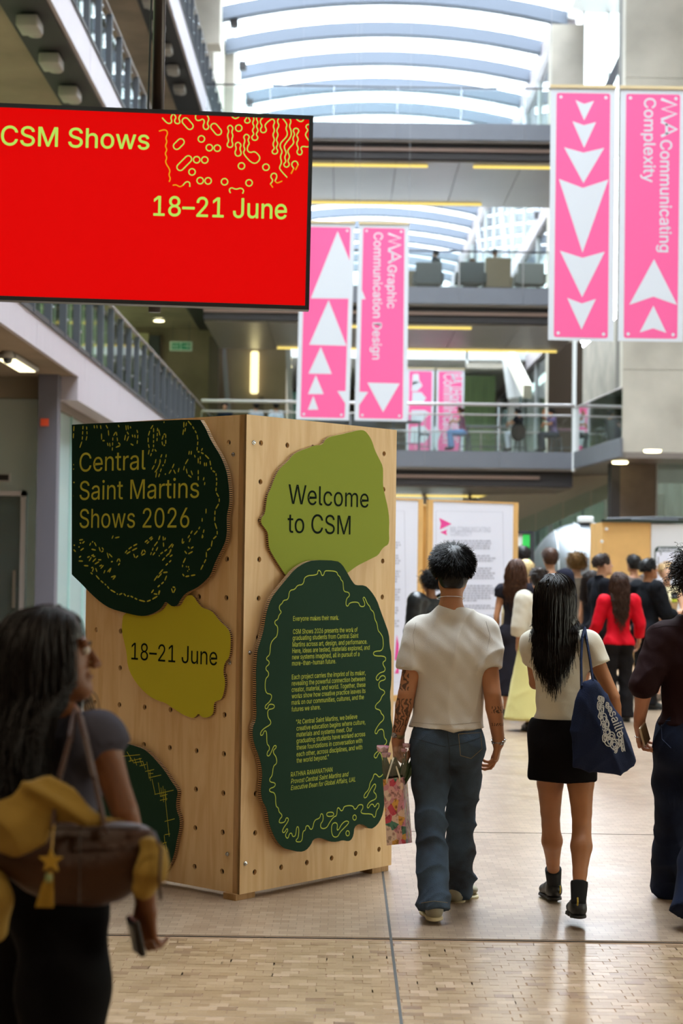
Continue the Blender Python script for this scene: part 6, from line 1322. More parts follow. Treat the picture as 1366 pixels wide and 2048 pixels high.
vis('man in a dark plaid shirt, mostly hidden behind the woman with the tote', 1166, 1150, 17.2, -30, sex='m', skin='#a97a5e', hair=dict(col='#1a1210', kind='short', n=200, len=.05, rad=.005), top=tp(cloth('grey_plaid', '#45484c'), hem=.88, sleeve=1.5), bottom=dkt, dx=-.04, res=.02) if False else None
# on the bridges and the landing
BG = 'people on the bridges'
lo = dict(res=.024, face=False)
sit = dict(knL=(-.10, .42, .50), knR=(.10, .42, .50), anL=(-.10, .40, .09), anR=(.12, .46, .09), toL=(-.11, .55, .03), toR=(.13, .60, .03))
def seated(label, px, py, Y, yaw, z0, stool=.72, h=1.7, **k):
    lc = at(px, py, Y); lc = Vector((lc.x, Y, z0)); s = h / 1.75; pz = stool + .09
    ov = dict(knL=(-.10, .40, stool + .06), knR=(.10, .42, stool + .06), anL=(-.10, .34, stool - .36), anR=(.12, .40, stool - .38), toL=(-.11, .48, stool - .42), toR=(.13, .54, stool - .44), elL=(-.22, .16, stool + .36), elR=(.22, .16, stool + .36), wrL=(-.12, .36, stool + .40), wrR=(.10, .34, stool + .48))
    ov.update(k.pop('ov', {})); return person('p', label, BG, lc, math.radians(yaw), h=h, ov=ov, pz=pz, lean=k.pop('lean', .12), **lo, **k)
stool_m = mat('stool_steel', '#5c6066', .4, metal=.4)
def stool(x, y, z, hs, label, back=False):
    t = empty('stool', (x, y, z), 0, label, 'stool', 'stools on the lowest bridge')
    MB().lathe((x, y, z + hs - .05), [(.001, 0), (.18, 0), (.19, .02), (.18, .045), (.001, .045)], 16).build('seat', mat('seat_dark', '#2c2c30', .6), t, smooth=False)
    for a, b in ((-1, -1), (1, -1), (1, 1), (-1, 1)): MB().bar((x + a * .13, y + b * .13, z + hs - .05), (x + a * .19, y + b * .19, z), .025).build('leg', stool_m, t)
    MB().tube([(x + .17 * math.cos(q), y + .17 * math.sin(q), z + .25) for q in np.linspace(0, 6.0, 13)], .01, 5, closed=True).build('footrest', stool_m, t)
def table(x, y, z, w, ht, label, grp='tables on the bridges', m=None):
    t = empty('table', (x, y, z), 0, label, 'table', grp)
    MB().bevbox((x, y, z + ht - .02), w / 2, .35, .02, .008).build('tabletop', m or mat('top_grey', '#7c828a', .4), t)
    for a, b in ((-1, -1), (1, -1), (1, 1), (-1, 1)): MB().bar((x + a * (w / 2 - .05), y + b * .3, z + ht - .04), (x + a * (w / 2 - .05), y + b * .3, z), .04).build('leg', stool_m, t)
    MB().bar((x - w / 2 + .05, y - .3, z + .3), (x + w / 2 - .05, y - .3, z + .3), .03).build('stretcher', stool_m, t)
Z1, Z2 = 5.05, 9.98; X = lambda px, Y: at(px, 900, Y).x
seated('woman in a plum sleeveless top and blue jeans sitting on the lowest bridge', 926, 860, 53.6, 75, Z1, .62, 1.66, sex='f', skin='#c08e74', hair=dict(col='#4a2a20', kind='bob', n=120, len=.08, rad=.01), top=tp(cloth('plum_jersey', '#6a2440'), sleeve=0, hem=.6, abs=1, res=.024), bottom=dict(kind='flare', mat=cloth('light_denim', '#5f7ea8'), leg=.02, flare=.03, res=.024))
stool(X(930, 53.6), 53.6, Z1, .62, 'stool under the woman in the plum top'); stool(X(848, 53.9), 53.9, Z1, .66, 'empty stool left of the woman in the plum top')
table(X(985, 54.7), 54.7, Z1, 1.7, .98, 'long high table on the lowest bridge right of the woman in the plum top'); table(X(812, 53.6), 53.6, Z1, .9, 1.0, 'dark high table on the lowest bridge beside the banners', m=dsteel)
seated('person in black with a black backpack, sitting at the long table', 1040, 860, 53.8, 60, Z1, .62, 1.68, skin='#b98a6c', hair=dict(col='#15100e', kind='bob', n=120, len=.08, rad=.01), top=tp(cloth('black_knit', '#15161c'), sleeve=.6, hem=.6, abs=1, res=.024), bottom=dict(kind='flare', mat=cloth('white_denim', '#b8bcc4'), leg=.01, res=.024))
stool(X(1040, 53.8), 53.8, Z1, .62, 'stool under the person in black')
bp = empty('backpack', (X(1036, 53.4), 53.4, Z1 + .66), 0, 'round black backpack hanging behind the person in black', 'backpack'); x = X(1036, 53.5); sdf_geo
o = sdf_part('bag_body', [ell((x, 53.48, Z1 + .72), (.24, .12, .30))], .03, BK, None); o.parent = bp; o.matrix_parent_inverse = PINV(bp); MB().tube([(x - .1, 53.4, Z1 + .95), (x, 53.38, Z1 + 1.06), (x + .1, 53.4, Z1 + .95)], .02, 6).build('handle', BK, bp)
seated('person in a lilac top leaning forward at the right end of the lowest bridge', 1108, 860, 54.0, 95, Z1, .62, 1.72, skin='#b57a58', hair=dict(col='#1a1210', kind='short', n=120, len=.06, rad=.01), top=tp(cloth('lilac_jersey', '#7c6a92'), sleeve=.6, hem=.6, abs=1, res=.024), bottom=dict(kind='flare', mat=cloth('slate_trousers', '#3c4048'), leg=.01, res=.024), ov=dict(wrR=(.05, .3, 1.45), elR=(.2, .3, 1.2)))
stool(X(1112, 54.0), 54.0, Z1, .62, 'stool under the person in lilac'); table(X(1135, 54.6), 54.6, Z1, .8, .9, 'small table at the right end of the lowest bridge', m=mat('top_pink', '#8e5f70', .5))
for px, lab, c in ((450, 'person with a dark backpack behind the plywood stand on the lowest bridge', '#1d2430'), (512, 'dark haired person behind the railing, second from the left on the lowest bridge', '#a6adb8'), (552, 'person in a pale shirt behind the railing beside the leftmost banner', '#c3cdd8')):
    lc = at(px, 806, 53.7); person('p', lab, BG, Vector((lc.x, 53.7, Z1)), math.radians(180 if px < 500 else 20), h=lc.z - Z1, skin='#a97a5e', hair=dict(col='#15100e', kind='short', n=120, len=.05, rad=.01), top=tp(cloth('c_' + c[1:], c), hem=.9, sleeve=1.3, res=.024), bottom=dkt, **lo)
lc = at(872, 497, 54.6); person('p', 'person in a dark coat standing behind an armchair on the middle bridge', BG, Vector((lc.x, 54.6, Z2)), math.radians(70), h=1.55, skin='#a97a5e', hair=dict(col='#15100e', kind='short', n=120, len=.05, rad=.01), top=tp(cloth('coat_dark', '#23303a'), hem=.6, res=.024, fit=.03, sg=.02), bottom=dkt, **lo)
seated('person in a grey jacket sitting in an armchair on the middle bridge', 947, 530, 54.3, 20, Z2, .42, 1.7, skin='#b98a6c', hair=dict(col='#6a4a34', kind='short', n=120, len=.05, rad=.01), top=tp(cloth('grey_jacket', '#4b4e55'), hem=.4, abs=1, res=.024, fit=.03), bottom=dkt)
lc = at(990, 492, 54.6); person('p', 'person in a white shirt and black cap behind the high-backed chair', BG, Vector((lc.x, 54.6, Z2)), math.radians(170), h=1.62, skin='#a97a5e', hair=dict(col='#101014', kind='short', n=120, len=.03, rad=.01, thick=.03), top=tp(cloth('white_cotton', '#cdc8c0'), hem=.9, res=.024), bottom=dkt, **lo)
def armchair(px, Y, label, m, hb=.78):
    x = X(px, Y); t = empty('armchair', (x, Y, Z2), 0, label, 'armchair', 'armchairs on the middle bridge')
    MB().bevbox((x, Y + .02, Z2 + .36), .38, .36, .09, .03).build('seat', m, t); MB().bevbox((x, Y - .34, Z2 + hb / 2 + .18), .40, .07, hb / 2 - .06, .03).build('backrest', m, t)
    for s in (-1, 1): MB().bevbox((x + s * .42, Y, Z2 + .44), .05, .36, .15, .02).build('armrest', m, t)
    for a, b in ((-1, -1), (1, -1), (1, 1), (-1, 1)): MB().bar((x + a * .36, Y + b * .3, Z2 + .28), (x + a * .36, Y + b * .3, Z2), .04).build('leg', stool_m, t)
armchair(852, 53.3, 'dark slatted armchair below the person in the dark coat', mat('chair_dark', '#2f3437', .7)); armchair(937, 53.1, 'dark armchair below the person in the grey jacket', mat('chair_dark', '#2f3437'))
armchair(990, 53.9, 'high-backed brown armchair on the middle bridge', mat('chair_brown', '#6a5a44', .7), 1.05); armchair(1056, 53.2, 'grey armchair at the right end of the middle bridge', mat('chair_grey', '#6c6a66', .7)); armchair(802, 54.9, 'brown armchair beside the banner on the middle bridge', mat('chair_brown', '#6a5a44'))
for px, py, lab, c, yw in ((940, 968, 'person in a white shirt standing on the landing above the white board', '#e2dfd8', 180), (966, 964, 'person in dark purple beside the one in white on the landing', '#231a30', 150), (850, 962, 'person in a white top at the landing rail above the left board', '#d5dae2', 100)):
    yy = 58.6 if px != 966 else 59.6; lc = at(px, py, yy); person('p', lab, 'people on the landing', Vector((lc.x, yy, 2.45)), math.radians(yw), h=1.72, skin='#a97a5e', hair=dict(col='#15100e', kind='short', n=120, len=.05, rad=.01), top=tp(cloth('c_' + c[1:], c), hem=.9, sleeve=.7, res=.024), bottom=dkt, **lo)
# ------------------------------------------------------------------ things carried
def polyprim(pts, F, T, k=.01, bulge=1.0, extra=0.):
    """soft slab following a 2D outline in frame F"""
    O, ex, ey, n = [V3(a) for a in F]; P2 = [np.array(p, float) for p in pts]; p = Prim()
    W = [O + ex * q[0] + ey * q[1] for q in P2]; p.lo = np.min(W, 0) - T * 2.5; p.hi = np.max(W, 0) + T * 2.5; p.k = k; p.sub = False
    def fn(X, Y, Z):
        x, y, z = X - O[0], Y - O[1], Z - O[2]; u = x * ex[0] + y * ex[1] + z * ex[2]; v = x * ey[0] + y * ey[1] + z * ey[2]; w = x * n[0] + y * n[1] + z * n[2]
        u, v, w = np.broadcast_arrays(u, v, w); d = np.full(u.shape, 1e9); ins = np.zeros(u.shape, bool)
        for i in range(len(P2)):
            a, b = P2[i - 1], P2[i]; e = b - a; wu, wv = u - a[0], v - a[1]; t = np.clip((wu * e[0] + wv * e[1]) / (e @ e), 0, 1)
            d = np.minimum(d, (wu - t * e[0]) ** 2 + (wv - t * e[1]) ** 2); c = (a[1] > v) != (b[1] > v)
            ins ^= c & (u < (b[0] - a[0]) * (v - a[1]) / (b[1] - a[1] + 1e-12) + a[0])
        d = np.sqrt(d); s = np.where(ins, -d, d); th = T * (.45 + bulge * np.clip(-s / .12, 0, 1) ** .7)
        return np.sqrt(np.maximum(s + th, 0) ** 2 + w ** 2) - th
    p.fn = fn; return p
def yplane(Y, sx=0., x0=0.): n = Vector((sx, -1, 0)).normalized(); return (Vector((x0, Y, 0)), Vector((1, sx, 0)).normalized(), ez, n)
def pxs(F, pts): f = PX(F, 1, (0, 0)); return [f(*p) for p in pts]
def w3(F, q, t=0.): return F[0] + F[1] * q[0] + F[2] * q[1] + F[3] * t
# navy tote bag
navy = mat('navy_canvas', '#141f3c', .8, bump=.35, bscale=250, spec=.2, var=.25, vscale=6)
Ft = yplane(8.27, .10, 1.24); tote = empty('tote_bag', at(1200, 1480, 8.33), 0, 'navy canvas tote bag with white print on the shoulder of the woman in the miniskirt', 'tote bag')
O_ = pxs(Ft, [(1185,1357),(1166,1362),(1149,1400),(1140,1440),(1141,1500),(1147,1536),(1170,1545),(1201,1549),(1233,1550),(1256,1546),(1268,1533),(1269,1519),(1261,1483),(1245,1440),(1222,1400),(1200,1366)])
o = sdf_part('bag_body', [polyprim(O_, Ft, .040)], .008, navy, None, disp=lambda V: folds(V, .010, [((.8, .2, .5), 1), ((-.7, .3, .6), .8)], 12, 20.)); o.parent = tote; o.matrix_parent_inverse = PINV(tote)
def ribbon(name, pts, w, t, m, root, side=(0, 1, 0)):
    mb = MB()
    for a, b in zip(pts[:-1], pts[1:]): mb.bar(a, b, w, t, side)
    return mb.build(name, m, root)
for A3 in ([(1163,1374,8.26),(1162,1320,8.33),(1164,1278,8.39),(1168,1258,8.45)], [(1186,1364,8.26),(1180,1320,8.32),(1174,1284,8.375),(1170,1260,8.44)]):
    pts = [at(*p) for p in A3]; ribbon('strap', pts, .008, .034, navy, tote, side=(0, 1, 0))
G = (Ft[0] + Ft[3] * .062, *Ft[1:]); f = PX(G, 3.732, (1000, 1100)); bw_ = mat('print_white', '#c9cdd0', .7)
H = (G[0] + G[3] * .001,) + G[1:]
pa, pb = f(812, 1215), f(880, 1400); dirv = Vector((pb[0] - pa[0], pb[1] - pa[1])); L_ = dirv.length; dirv.normalize()
e1 = H[1] * dirv.x + H[2] * dirv.y; e2 = H[1] * -dirv.y + H[2] * dirv.x; mb = MB(); letter(mb, 'saille', (w3(H, pa), e1, e2, H[3]), 0, 0, x1=L_, size=.055, weight=.012); mb.build('lettering', bw_, tote)
mb = MB(); rt = random.Random(11)
def blob(cx, cy, w, h, n=9): 
    pts = [(cx + w * math.cos(a) * rt.uniform(.75, 1.15), cy + h * math.sin(a) * rt.uniform(.75, 1.15)) for a in [6.283 * i / n for i in range(n)]]
    stroke(mb, chaikin([f(*p) for p in pts], True, 1), .0042, H, closed=True)
for cx, cy, w, h in ((745,1105,18,18),(765,1120,12,25),(740,1160,18,40),(758,1190,20,40),(750,1235,18,30),(775,1260,25,40),(795,1300,22,40),(770,1310,22,35),(800,1360,28,35),(830,1390,30,30),(815,1430,32,35),(850,1450,30,38),(860,1490,18,28),(800,1160,14,26),(820,1190,14,24),(780,1400,16,35),(895,1430,14,40),(915,1470,12,35)):
    blob(cx, cy, w, h); blob(cx + 3, cy, w * .5, h * .55, 7)
for a, b in (((735,1090),(800,1420)),((800,1400),(900,1420)),((905,1340),(932,1500)),((860,1500),(905,1450))): stroke(mb, [f(*a), f(*b)], .004, H)
o = mb.build('line_print', bw_, tote); o['kind'] = 'stuff'
# paper gift bag with flowers
Fg = yplane(8.55, .1); gb = empty('gift_bag', at(795, 1690, 8.55), 0, 'floral paper gift bag in the left hand of the man in the white T-shirt', 'gift bag')
def floral():
    m = bpy.data.materials.new('floral_paper'); m.use_nodes = True; t = NT(m); b = t.b; tc = t.new('ShaderNodeTexCoord'); mp = t.new('ShaderNodeMapping'); mp.inputs['Scale'].default_value = (17, 17, 13); t.link(tc.outputs['Object'], mp.inputs[0])
    nz = t.new('ShaderNodeTexNoise'); nz.inputs['Scale'].default_value = 2; t.link(mp.outputs[0], nz.inputs['Vector']); mx0 = t.new('ShaderNodeMix', data_type='RGBA'); mx0.inputs[0].default_value = .12; t.link(mp.outputs[0], mx0.inputs[6]); t.link(nz.outputs['Color'], mx0.inputs[7])
    v = t.new('ShaderNodeTexVoronoi'); v.inputs['Scale'].default_value = 2.3; t.link(mx0.outputs[2], v.inputs['Vector']); r = t.new('ShaderNodeValToRGB'); r.color_ramp.interpolation = 'CONSTANT'; e = r.color_ramp.elements; e[0].color = lin('#c98a95'); e[1].color = lin('#e0bfae'); e[1].position = .9
    for p, c in ((.2, '#d9a3a0'), (.38, '#c7475a'), (.5, '#e2c8b6'), (.62, '#4f8272'), (.70, '#d98fa8'), (.8, '#d9a04c')): q = e.new(p); q.color = lin(c)
    sp = t.new('ShaderNodeSeparateColor'); t.link(v.outputs['Color'], sp.inputs[0]); t.link(sp.outputs[0], r.inputs[0])
    r2 = t.new('ShaderNodeValToRGB'); r2.color_ramp.elements[0].color = lin('#8a3b48'); r2.color_ramp.elements[0].position = .08; r2.color_ramp.elements[1].position = .3; t.link(v.outputs['Distance'], r2.inputs[0])
    n2 = t.new('ShaderNodeTexNoise'); n2.inputs['Scale'].default_value = 5; t.link(mp.outputs[0], n2.inputs['Vector']); r3 = t.new('ShaderNodeValToRGB'); r3.color_ramp.elements[0].position = .36; r3.color_ramp.elements[0].color = lin('#6d4a3f'); r3.color_ramp.elements[1].position = .46; t.link(n2.outputs[0], r3.inputs[0])
    a = t.new('ShaderNodeMix', data_type='RGBA', blend_type='MULTIPLY'); a.inputs[0].default_value = .7; t.link(r.outputs[0], a.inputs[6]); t.link(r2.outputs[0], a.inputs[7])
    c = t.new('ShaderNodeMix', data_type='RGBA', blend_type='MULTIPLY'); c.inputs[0].default_value = .6; t.link(a.outputs[2], c.inputs[6]); t.link(r3.outputs[0], c.inputs[7]); t.link(c.outputs[2], b.inputs['Base Color']); b.inputs['Roughness'].default_value = .35; return m
flo = floral(); c4 = [at(766, 1559, 8.5), at(805, 1554, 8.5), at(812.5, 1687, 8.5), at(773.5, 1691, 8.5)]; c5 = [at(814, 1553, 8.62), at(824.5, 1685, 8.62)]
bk = [c4[0] + (c5[0] - c4[1]), c4[3] + (c5[1] - c4[2])]
MB().add(c4 + c5 + bk, [(0, 3, 2, 1), (1, 2, 5, 4), (4, 5, 7, 6), (6, 7, 3, 0), (3, 7, 5, 2)]).build('paper_body', flo, gb)
crm = mat('cord_cream', '#d3c3a0', .7); hand_ = at(787, 1516, 8.56)
for a, b in ((c4[0].lerp(c4[1], .2), hand_), (c4[0].lerp(c4[1], .85), hand_), (bk[0].lerp(c5[0], .15), hand_ + Vector((.01, .02, 0))), (bk[0].lerp(c5[0], .85), hand_ + Vector((.01, .02, 0)))): MB().tube([a - Vector((0, .004, .02)), a, a.lerp(b, .5), b], .0045, 6).build('handle', crm, gb, smooth=True)
bq = empty('bouquet', at(790, 1540, 8.58), 0, 'bunch of pink roses in clear wrap standing in the floral gift bag', 'bouquet'); gl_ = mat('leaf_green', '#2c4420', .5, var=.4, vscale=20); rp = mat('rose_pink', '#e08fb4', .5, var=.35, vscale=25, col2='#f3d3dc'); rq = random.Random(4)
cc = at(792, 1545, 8.57)
for i in range(26):
    a = rq.uniform(-1, 1); b = cc + Vector((a * .045, rq.uniform(-.03, .03), -.06)); t = b + Vector((a * .03, rq.uniform(-.03, .03), rq.uniform(.08, .15))); s = Vector((rq.uniform(.008, .018), rq.uniform(-.01, .01), 0))
    m_ = b.lerp(t, .55); MB().add([b, m_ - s, t, m_ + s, m_ + Vector((0, -.004, 0))], [(0, 1, 4), (1, 2, 4), (2, 3, 4), (3, 0, 4)]).build('leaf', gl_, bq)
for px, py, r in ((765, 1500, .027), (772, 1512, .02), (813, 1493, .018), (808, 1502, .014)):
    c = at(px, py, 8.56); mb = MB()
    for k in range(4):
        for j in range(5):
            a = j * 1.256 + k * .6; rr = r * (.25 + .25 * k); d = Vector((math.cos(a), math.sin(a), 0)); u = Vector((-d.y, d.x, 0)); zz = Vector((0, 0, 1)); p = c + d * rr * .6 - zz * r * .3
            mb.add([p - u * rr * .7, p + u * rr * .7, p + u * rr * .8 + d * rr * .35 + zz * r * 1.1, p - u * rr * .8 + d * rr * .35 + zz * r * 1.1, p + d * rr * .5 + zz * r * .6], [(0, 1, 4), (1, 2, 4), (2, 3, 4), (3, 0, 4)])
    mb.build('rose_head', rp, bq); MB().tube([c - Vector((0, 0, r)), c - Vector((0, 0, .09)) + (cc - c) * .4], .003, 5).build('stem', gl_, bq)
wr_ = [at(760, 1497, 8.52), at(818, 1490, 8.52), at(811, 1556, 8.53), at(768, 1558, 8.53)]
MB().add(wr_, [(0, 3, 2, 1)]).build('clear_wrap', glass('cellophane', (.97, .98, .98), .3, .08), bq)
# bracelet, watch on the man; rings and phone of the man at the edge
def ring3(c, ax, r, t, n=20):
    ax = Vector(ax).normalized(); u = ax.orthogonal().normalized(); w = ax.cross(u); c = Vector(c); return MB().tube([c + (u * math.cos(6.283 * i / n) + w * math.sin(6.283 * i / n)) * r for i in range(n)], t, 6, closed=True)
def wv(P, k, f=0., to=None): a = Vector(tuple(P['J'][k])); 
silver = mat('silver', '#c9ccd0', .2, metal=1)
J = man['J']; a = Vector(tuple(J['elL'])); b = Vector(tuple(J['wrL'])); d = (b - a).normalized(); P0 = MW(man['root']) @ b
wt = empty('wristwatch', P0, 0, 'wristwatch with a pale strap on the left wrist of the man in the white T-shirt', 'watch'); mb = MB(); mb.lathe(P0 - d * .012, [(.030, -.011), (.032, -.009), (.032, .009), (.030, .011)], 20, ax=d); mb.build('strap', mat('watch_strap', '#8a7a52', .35, metal=.5), wt, smooth=True)
MB().lathe(P0 - d * .012 + Vector((-.02, -.024, 0)), [(.014, 0), (.015, .003), (.013, .008), (.001, .008)], 16, ax=(-.6, -.8, 0)).build('case', silver, wt)
b2 = Vector(tuple(J['wrR'])); a2 = Vector(tuple(J['elR'])); d2 = (b2 - a2).normalized(); P1 = MW(man['root']) @ b2
br = empty('bracelet', P1, 0, 'spiky silver chain bracelet on the right wrist of the man in the white T-shirt', 'bracelet')
for i in range(14):
    an = 6.283 * i / 14; u = d2.orthogonal().normalized(); w = d2.cross(u); c = P1 - d2 * .004 + (u * math.cos(an) + w * math.sin(an)) * .033; MB().tube([c + (u * math.cos(an + q) + w * math.sin(an + q)) * 0 + (d2 * math.sin(q) + (w * math.cos(an) - u * math.sin(an)) * math.cos(q)) * .0075 for q in np.linspace(0, 5.6, 9)], .0022, 5, closed=True).build('link', silver, br)
    if i % 3 == 0: MB().lathe(c, [(.003, 0), (.001, .012)], 6, ax=(c - P1).normalized()).build('spike', silver, br)
def neck_chain():
    c = MW(man['root']) @ Vector(tuple(J['nb'] + np.array([0, .012, .035]))); t = empty('necklace', c, 0, 'fine silver chain around the neck of the man in the white T-shirt', 'necklace')
    MB().tube([c + Vector((.068 * math.cos(q), .066 * math.sin(q), .012 * math.sin(q) * -1)) for q in np.linspace(0, 6.1, 26)], .0012, 5, closed=True).build('chain', silver, t)
neck_chain()
def phone(name, label, c, ax, nrm, w, h, d, mc, ms):
    ax, nrm = Vector(ax).normalized(), Vector(nrm); nrm = (nrm - ax * nrm.dot(ax)).normalized(); sd = ax.cross(nrm); t = empty('phone', c, 0, label, 'phone')
    MB().bevbox(c, w / 2, h / 2, d / 2, .0035, ex=sd, ey=ax, ez=nrm).build('case', mc, t); MB().bevbox(Vector(c) + nrm * (d / 2), w / 2 - .004, h / 2 - .004, .0008, .0005, ex=sd, ey=ax, ez=nrm).build('screen', ms, t)
    MB().bevbox(Vector(c) + ax * (h * .36) - nrm * (d / 2 + .001) + sd * w * .2, .011, .012, .002, .001, ex=sd, ey=ax, ez=nrm).build('lens', mat('dark_glass', '#3a3f44'), t)
phone('ph', 'pale metal edged phone in the hand of the curly haired man', at(1289, 1468, 8.66), (.35, .35, -1), (.8, -.6, .1), .07, .10, .012, mat('phone_gold', '#b9a88e', .3, metal=.7), mat('screen_warm', '#6a5438', .15))
phone('ph', 'black phone in the hand of the woman close by on the left', at(272, 1872, 4.03), (.22, .1, -1), (-.93, -.38, 0), .07, .085, .014, mat('phone_black', '#0c0c0e', .25), mat('screen_black', '#16161a', .1))
rg = empty('ring', at(1272, 1474, 8.64), 0, 'silver ring on a finger below the phone of the curly haired man', 'ring'); ring3(at(1273, 1474, 8.655), (.3, .2, 1), .0105, .0018).build('band', silver, rg)
# cup held by the blonde woman
cp = at(1349, 1196, 21.9); cu = empty('cup', cp, 0, 'dark takeaway cup with a yellow sleeve held by the blonde woman', 'cup'); MB().lathe(cp, [(.03, -.06), (.042, .05), (.001, .05)], 14).build('cup_body', mat('cup_dark', '#2c2a2a', .5), cu, smooth=True); MB().lathe(cp, [(.034, -.05), (.038, -.01)], 14).build('sleeve', mat('cup_yellow', '#c9d23c', .5), cu); MB().lathe(cp + Vector((0, 0, .05)), [(.044, 0), (.044, .012), (.036, .018), (.001, .018)], 14).build('lid', BK, cu)
# brown shoulder bag and yellow jacket of the woman at the left
brn = mat('brown_leather', '#3e2414', .5, bump=.2, bscale=90, var=.25, vscale=5, spec=.35); ywm = cloth('yellow_cotton_jacket', '#8f7a34', wr=None) if False else mat('yellow_jacket', '#94762c', .85, bump=.3, bscale=200, var=.2, vscale=6)
Fb = yplane(3.80, -.10); hb = empty('shoulder_bag', at(150, 1750, 3.8), 0, 'large brown leather shoulder bag of the woman at the left edge', 'shoulder bag')
def att(o, root): o.parent = root; o.matrix_parent_inverse = PINV(root); return o
att(sdf_part('bag_body', [polyprim(pxs(Fb, [(-60,1700),(0,1668),(95,1640),(200,1640),(270,1644),(306,1656),(318,1695),(308,1738),(285,1775),(243,1803),(195,1814),(110,1808),(50,1784),(0,1745),(-60,1740)]), Fb, .055)], .011, brn, None, disp=lambda V: folds(V, .010, [((1, .2, .2), 1)], 3, 12.)), hb)
for A3 in ([(105,1660,3.74),(118,1560,3.78),(140,1480,3.86),(150,1425,3.98)], [(212,1665,3.74),(190,1560,3.78),(172,1480,3.88),(160,1430,3.98)]): ribbon('strap', [at(*p) for p in A3], .008, .022, brn, hb)
MB().tube([at(308, 1665, 3.74), at(322, 1700, 3.70), at(318, 1760, 3.7), at(322, 1800, 3.7)], .0035, 6).build('side_strap', brn, hb, smooth=True)
mb = MB().tube([at(x, 1656, 3.733) for x in range(100, 300, 20)], .004, 6).build('rim', mat('leather_edge', '#2a170d', .5), hb, smooth=True)
MB().tube([at(160, 1650, 3.73), at(158, 1808, 3.73)], .002, 5).build('stitching', mat('leather_edge', '#2a170d'), hb)
Fj = yplane(3.72, -.08); jk = empty('jacket', at(120, 1650, 3.72), 0, 'mustard yellow jacket draped over the brown shoulder bag', 'jacket')
att(sdf_part('folded_cloth', [polyprim(pxs(Fj, [(-60,1600),(10,1585),(48,1572),(75,1553),(102,1552),(150,1574),(182,1602),(205,1620),(255,1634),(262,1648),(205,1650),(115,1645),(98,1690),(60,1702),(0,1706),(-60,1706)]), Fj, .022)], .008, ywm, None, disp=lambda V: folds(V, .018, [((.6, .2, .9), 1), ((-.6, .3, .8), .8)], 5, 24.)), jk)
att(sdf_part('sleeve', chainp([at(300, 1690, 3.78), at(306, 1730, 3.77), at(288, 1775, 3.78)], [.022, .034, .028], k=.02), .008, ywm, None, disp=lambda V: folds(V, .006, [((.3, .2, 1), 1)], 6, 40.)), jk)
att(sdf_part('sleeve', chainp([at(-12, 1760, 3.85), at(-5, 1800, 3.84), at(-8, 1862, 3.84)], [.03, .032, .026], k=.02), .008, ywm, None), jk)
ch = empty('bag_charm', at(100, 1730, 3.68), 0, 'yellow star charm with a long tassel on the brown shoulder bag', 'bag charm'); gld = mat('charm_yellow', '#a88424', .5)
c = at(102, 1722, 3.665); mb = MB(); pts = []
for i in range(10): a = i * math.pi / 5 + math.pi / 2; r = .026 if i % 2 == 0 else .011; pts.append((r * math.cos(a), r * math.sin(a)))
mb.prism(pts, (c, Vector((1, 0, 0)), ez, Vector((0, -1, 0))), -.006, .006); mb.build('star', gld, ch)
MB().tube([at(108, 1650, 3.70), at(104, 1690, 3.68), c], .002, 5).build('cord', gld, ch)
for i in range(14): dx = (i - 7) * .0016; MB().tube([c + Vector((dx * .3, 0, -.02)), at(96, 1770, 3.665) + Vector((dx, (i % 3) * .003, 0)), at(90, 1815, 3.665) + Vector((dx * 1.7, (i % 3) * .003, 0))], .0016, 4).build('tassel_strand', gld, ch)
MB().lathe(c + Vector((-.004, 0, -.035)), [(.007, -.008), (.008, 0), (.007, .008), (.001, .009)], 10).build('bead', mat('bead_green', '#7d8a5a', .4), ch)
# ink on the arms of the man
def ink(o, rows):
    m = o.data.materials[0].copy(); o.data.materials[0] = m; m.name = 'skin_tattooed'; t = NT(m); b = t.b; tc = t.new('ShaderNodeTexCoord'); sp = t.new('ShaderNodeSeparateXYZ'); t.link(tc.outputs['Object'], sp.inputs[0]); prev = b.inputs['Base Color'].links[0].from_socket
    for xs_, x0, z0, z1, sc, th, dist in rows:
        w = t.new('ShaderNodeTexWave'); w.inputs['Scale'].default_value = sc; w.inputs['Distortion'].default_value = dist; w.inputs['Detail'].default_value = 1.5; w.inputs['Detail Scale'].default_value = 2.2; t.link(tc.outputs['Object'], w.inputs['Vector'])
        g = t.new('ShaderNodeMath', operation='LESS_THAN'); g.inputs[1].default_value = th; t.link(w.outputs['Fac'], g.inputs[0]); cur = g.outputs[0]
        for ax, op, val in ((0, 'LESS_THAN' if xs_ < 0 else 'GREATER_THAN', x0), (2, 'GREATER_THAN', z0), (2, 'LESS_THAN', z1)):
            c = t.new('ShaderNodeMath', operation=op); c.inputs[1].default_value = val; t.link(sp.outputs[ax], c.inputs[0]); mu = t.new('ShaderNodeMath', operation='MULTIPLY'); t.link(cur, mu.inputs[0]); t.link(c.outputs[0], mu.inputs[1]); cur = mu.outputs[0]
        mx = t.new('ShaderNodeMix', data_type='RGBA'); mx.inputs[7].default_value = lin('#2f2420'); s_ = t.new('ShaderNodeMath', operation='MULTIPLY'); s_.inputs[1].default_value = .8; t.link(cur, s_.inputs[0]); t.link(s_.outputs[0], mx.inputs[0]); t.link(prev, mx.inputs[6]); prev = mx.outputs[2]
    t.link(prev, b.inputs['Base Color'])
bo = [o for o in bpy.data.objects if o.parent == man['root'] and o.name.startswith('body')][0]
ink(bo, [(-1, -.19, .89, 1.06, 16, .42, 9.), (-1, -.205, 1.10, 1.31, 11, .34, 12.), (1, .20, .995, 1.03, 22, .34, 8.), (1, .20, .93, .945, 30, .4, 6.)])

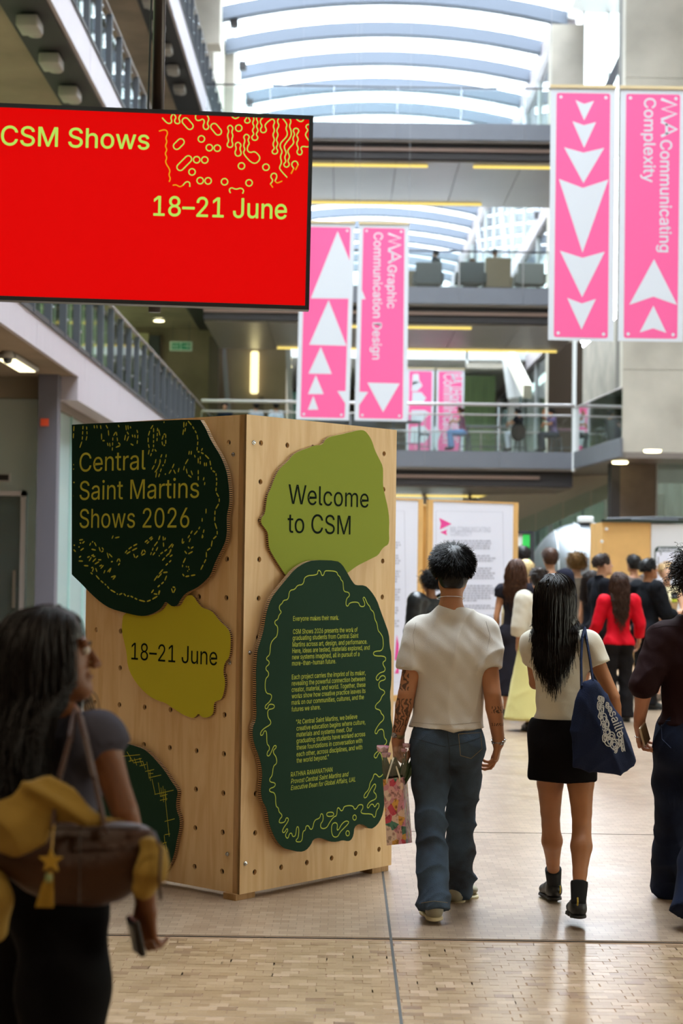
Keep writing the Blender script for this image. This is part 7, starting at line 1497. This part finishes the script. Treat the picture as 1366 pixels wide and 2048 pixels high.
# seams, pockets, socks and pull tabs: laid onto the surface they belong to
from mathutils.bvhtree import BVHTree
def child(P, nm): return [o for o in bpy.data.objects if o.parent == P['root'] and o.name.split('.')[0] == nm][0]
def onto(P, nm, lines, part, m, r=.0014, lift=.001, step=6):
    o = child(P, nm); M_ = MW(P['root']); me = o.data; bv = BVHTree.FromPolygons([M_ @ v.co for v in me.vertices], [tuple(p.vertices) for p in me.polygons])
    for ln in lines:
        pts = []
        for (x0, y0), (x1, y1) in zip(ln[:-1], ln[1:]):
            n = max(1, int(math.hypot(x1 - x0, y1 - y0) / step))
            for i in range(n + 1):
                d = ray(x0 + (x1 - x0) * i / n, y0 + (y1 - y0) * i / n).normalized(); h = bv.ray_cast(EYEV, d)
                if h[0] is not None and (not pts or (h[0] - pts[-1]).length > .002): pts.append(h[0] - d * lift)
        if len(pts) > 1: MB().tube(pts, r, 4).build(part, m, o)
th1 = mat('thread_tan', '#8a7a5c', .8); th2 = mat('thread_blue', '#3a4a70', .8)
onto(man, 'trousers', [[(917, 1468), (961, 1465), (964, 1498), (942, 1517), (921, 1511), (917, 1468)]], 'pocket_stitching', th1)
onto(man, 'trousers', [[(894, 1460), (899, 1500), (899, 1540)], [(826, 1476), (870, 1488), (892, 1494)], [(900, 1492), (930, 1486), (964, 1474)]], 'seam', mat('seam_dark', '#1e2228', .9))
onto(man, 'trousers', [[(842, 1806), (868, 1802), (902, 1806)]], 'hem_stitching', th1)
onto(rman, 'trousers', [[(1322, 1441), (1364, 1442)], [(1322, 1443), (1324, 1478), (1342, 1496)]], 'pocket_stitching', th2)
onto(rman, 'shirt', [[(1302, 1258), (1330, 1252), (1364, 1252)]], 'yoke_seam', mat('seam_maroon', '#160a0b', .9))
onto(man, 'shirt', [[(832, 1245), (826, 1270), (830, 1302)], [(972, 1243), (980, 1270), (974, 1302)], [(818, 1444), (890, 1450), (966, 1444)]], 'seam', mat('seam_grey', '#a39d94', .9), r=.0012)
for q in 'LR':
    a_, k_ = V3(girl['J']['an' + q]), V3(girl['J']['kn' + q]); sdf_part('sock', [cap(a_, a_ + (k_ - a_) * .24, .036, .043, k=.01, f1=True)], .006, mat('sock_black', '#0c0c0e', .95), girl['root'])
ytab = mat('tab_yellow', '#a8912e', .7)
for px, py, Y in ((1155, 1803, 8.235), (1120, 1779, 8.90)):
    c = at(px, py, Y); MB().tube([c + Vector((0, 0, -.018)), c + Vector((0, -.010, 0)), c + Vector((0, -.004, .018)), c + Vector((0, .008, .012))], .004, 6).build('pull_tab', ytab, girl['shoes'][0 if px > 1130 else 1])
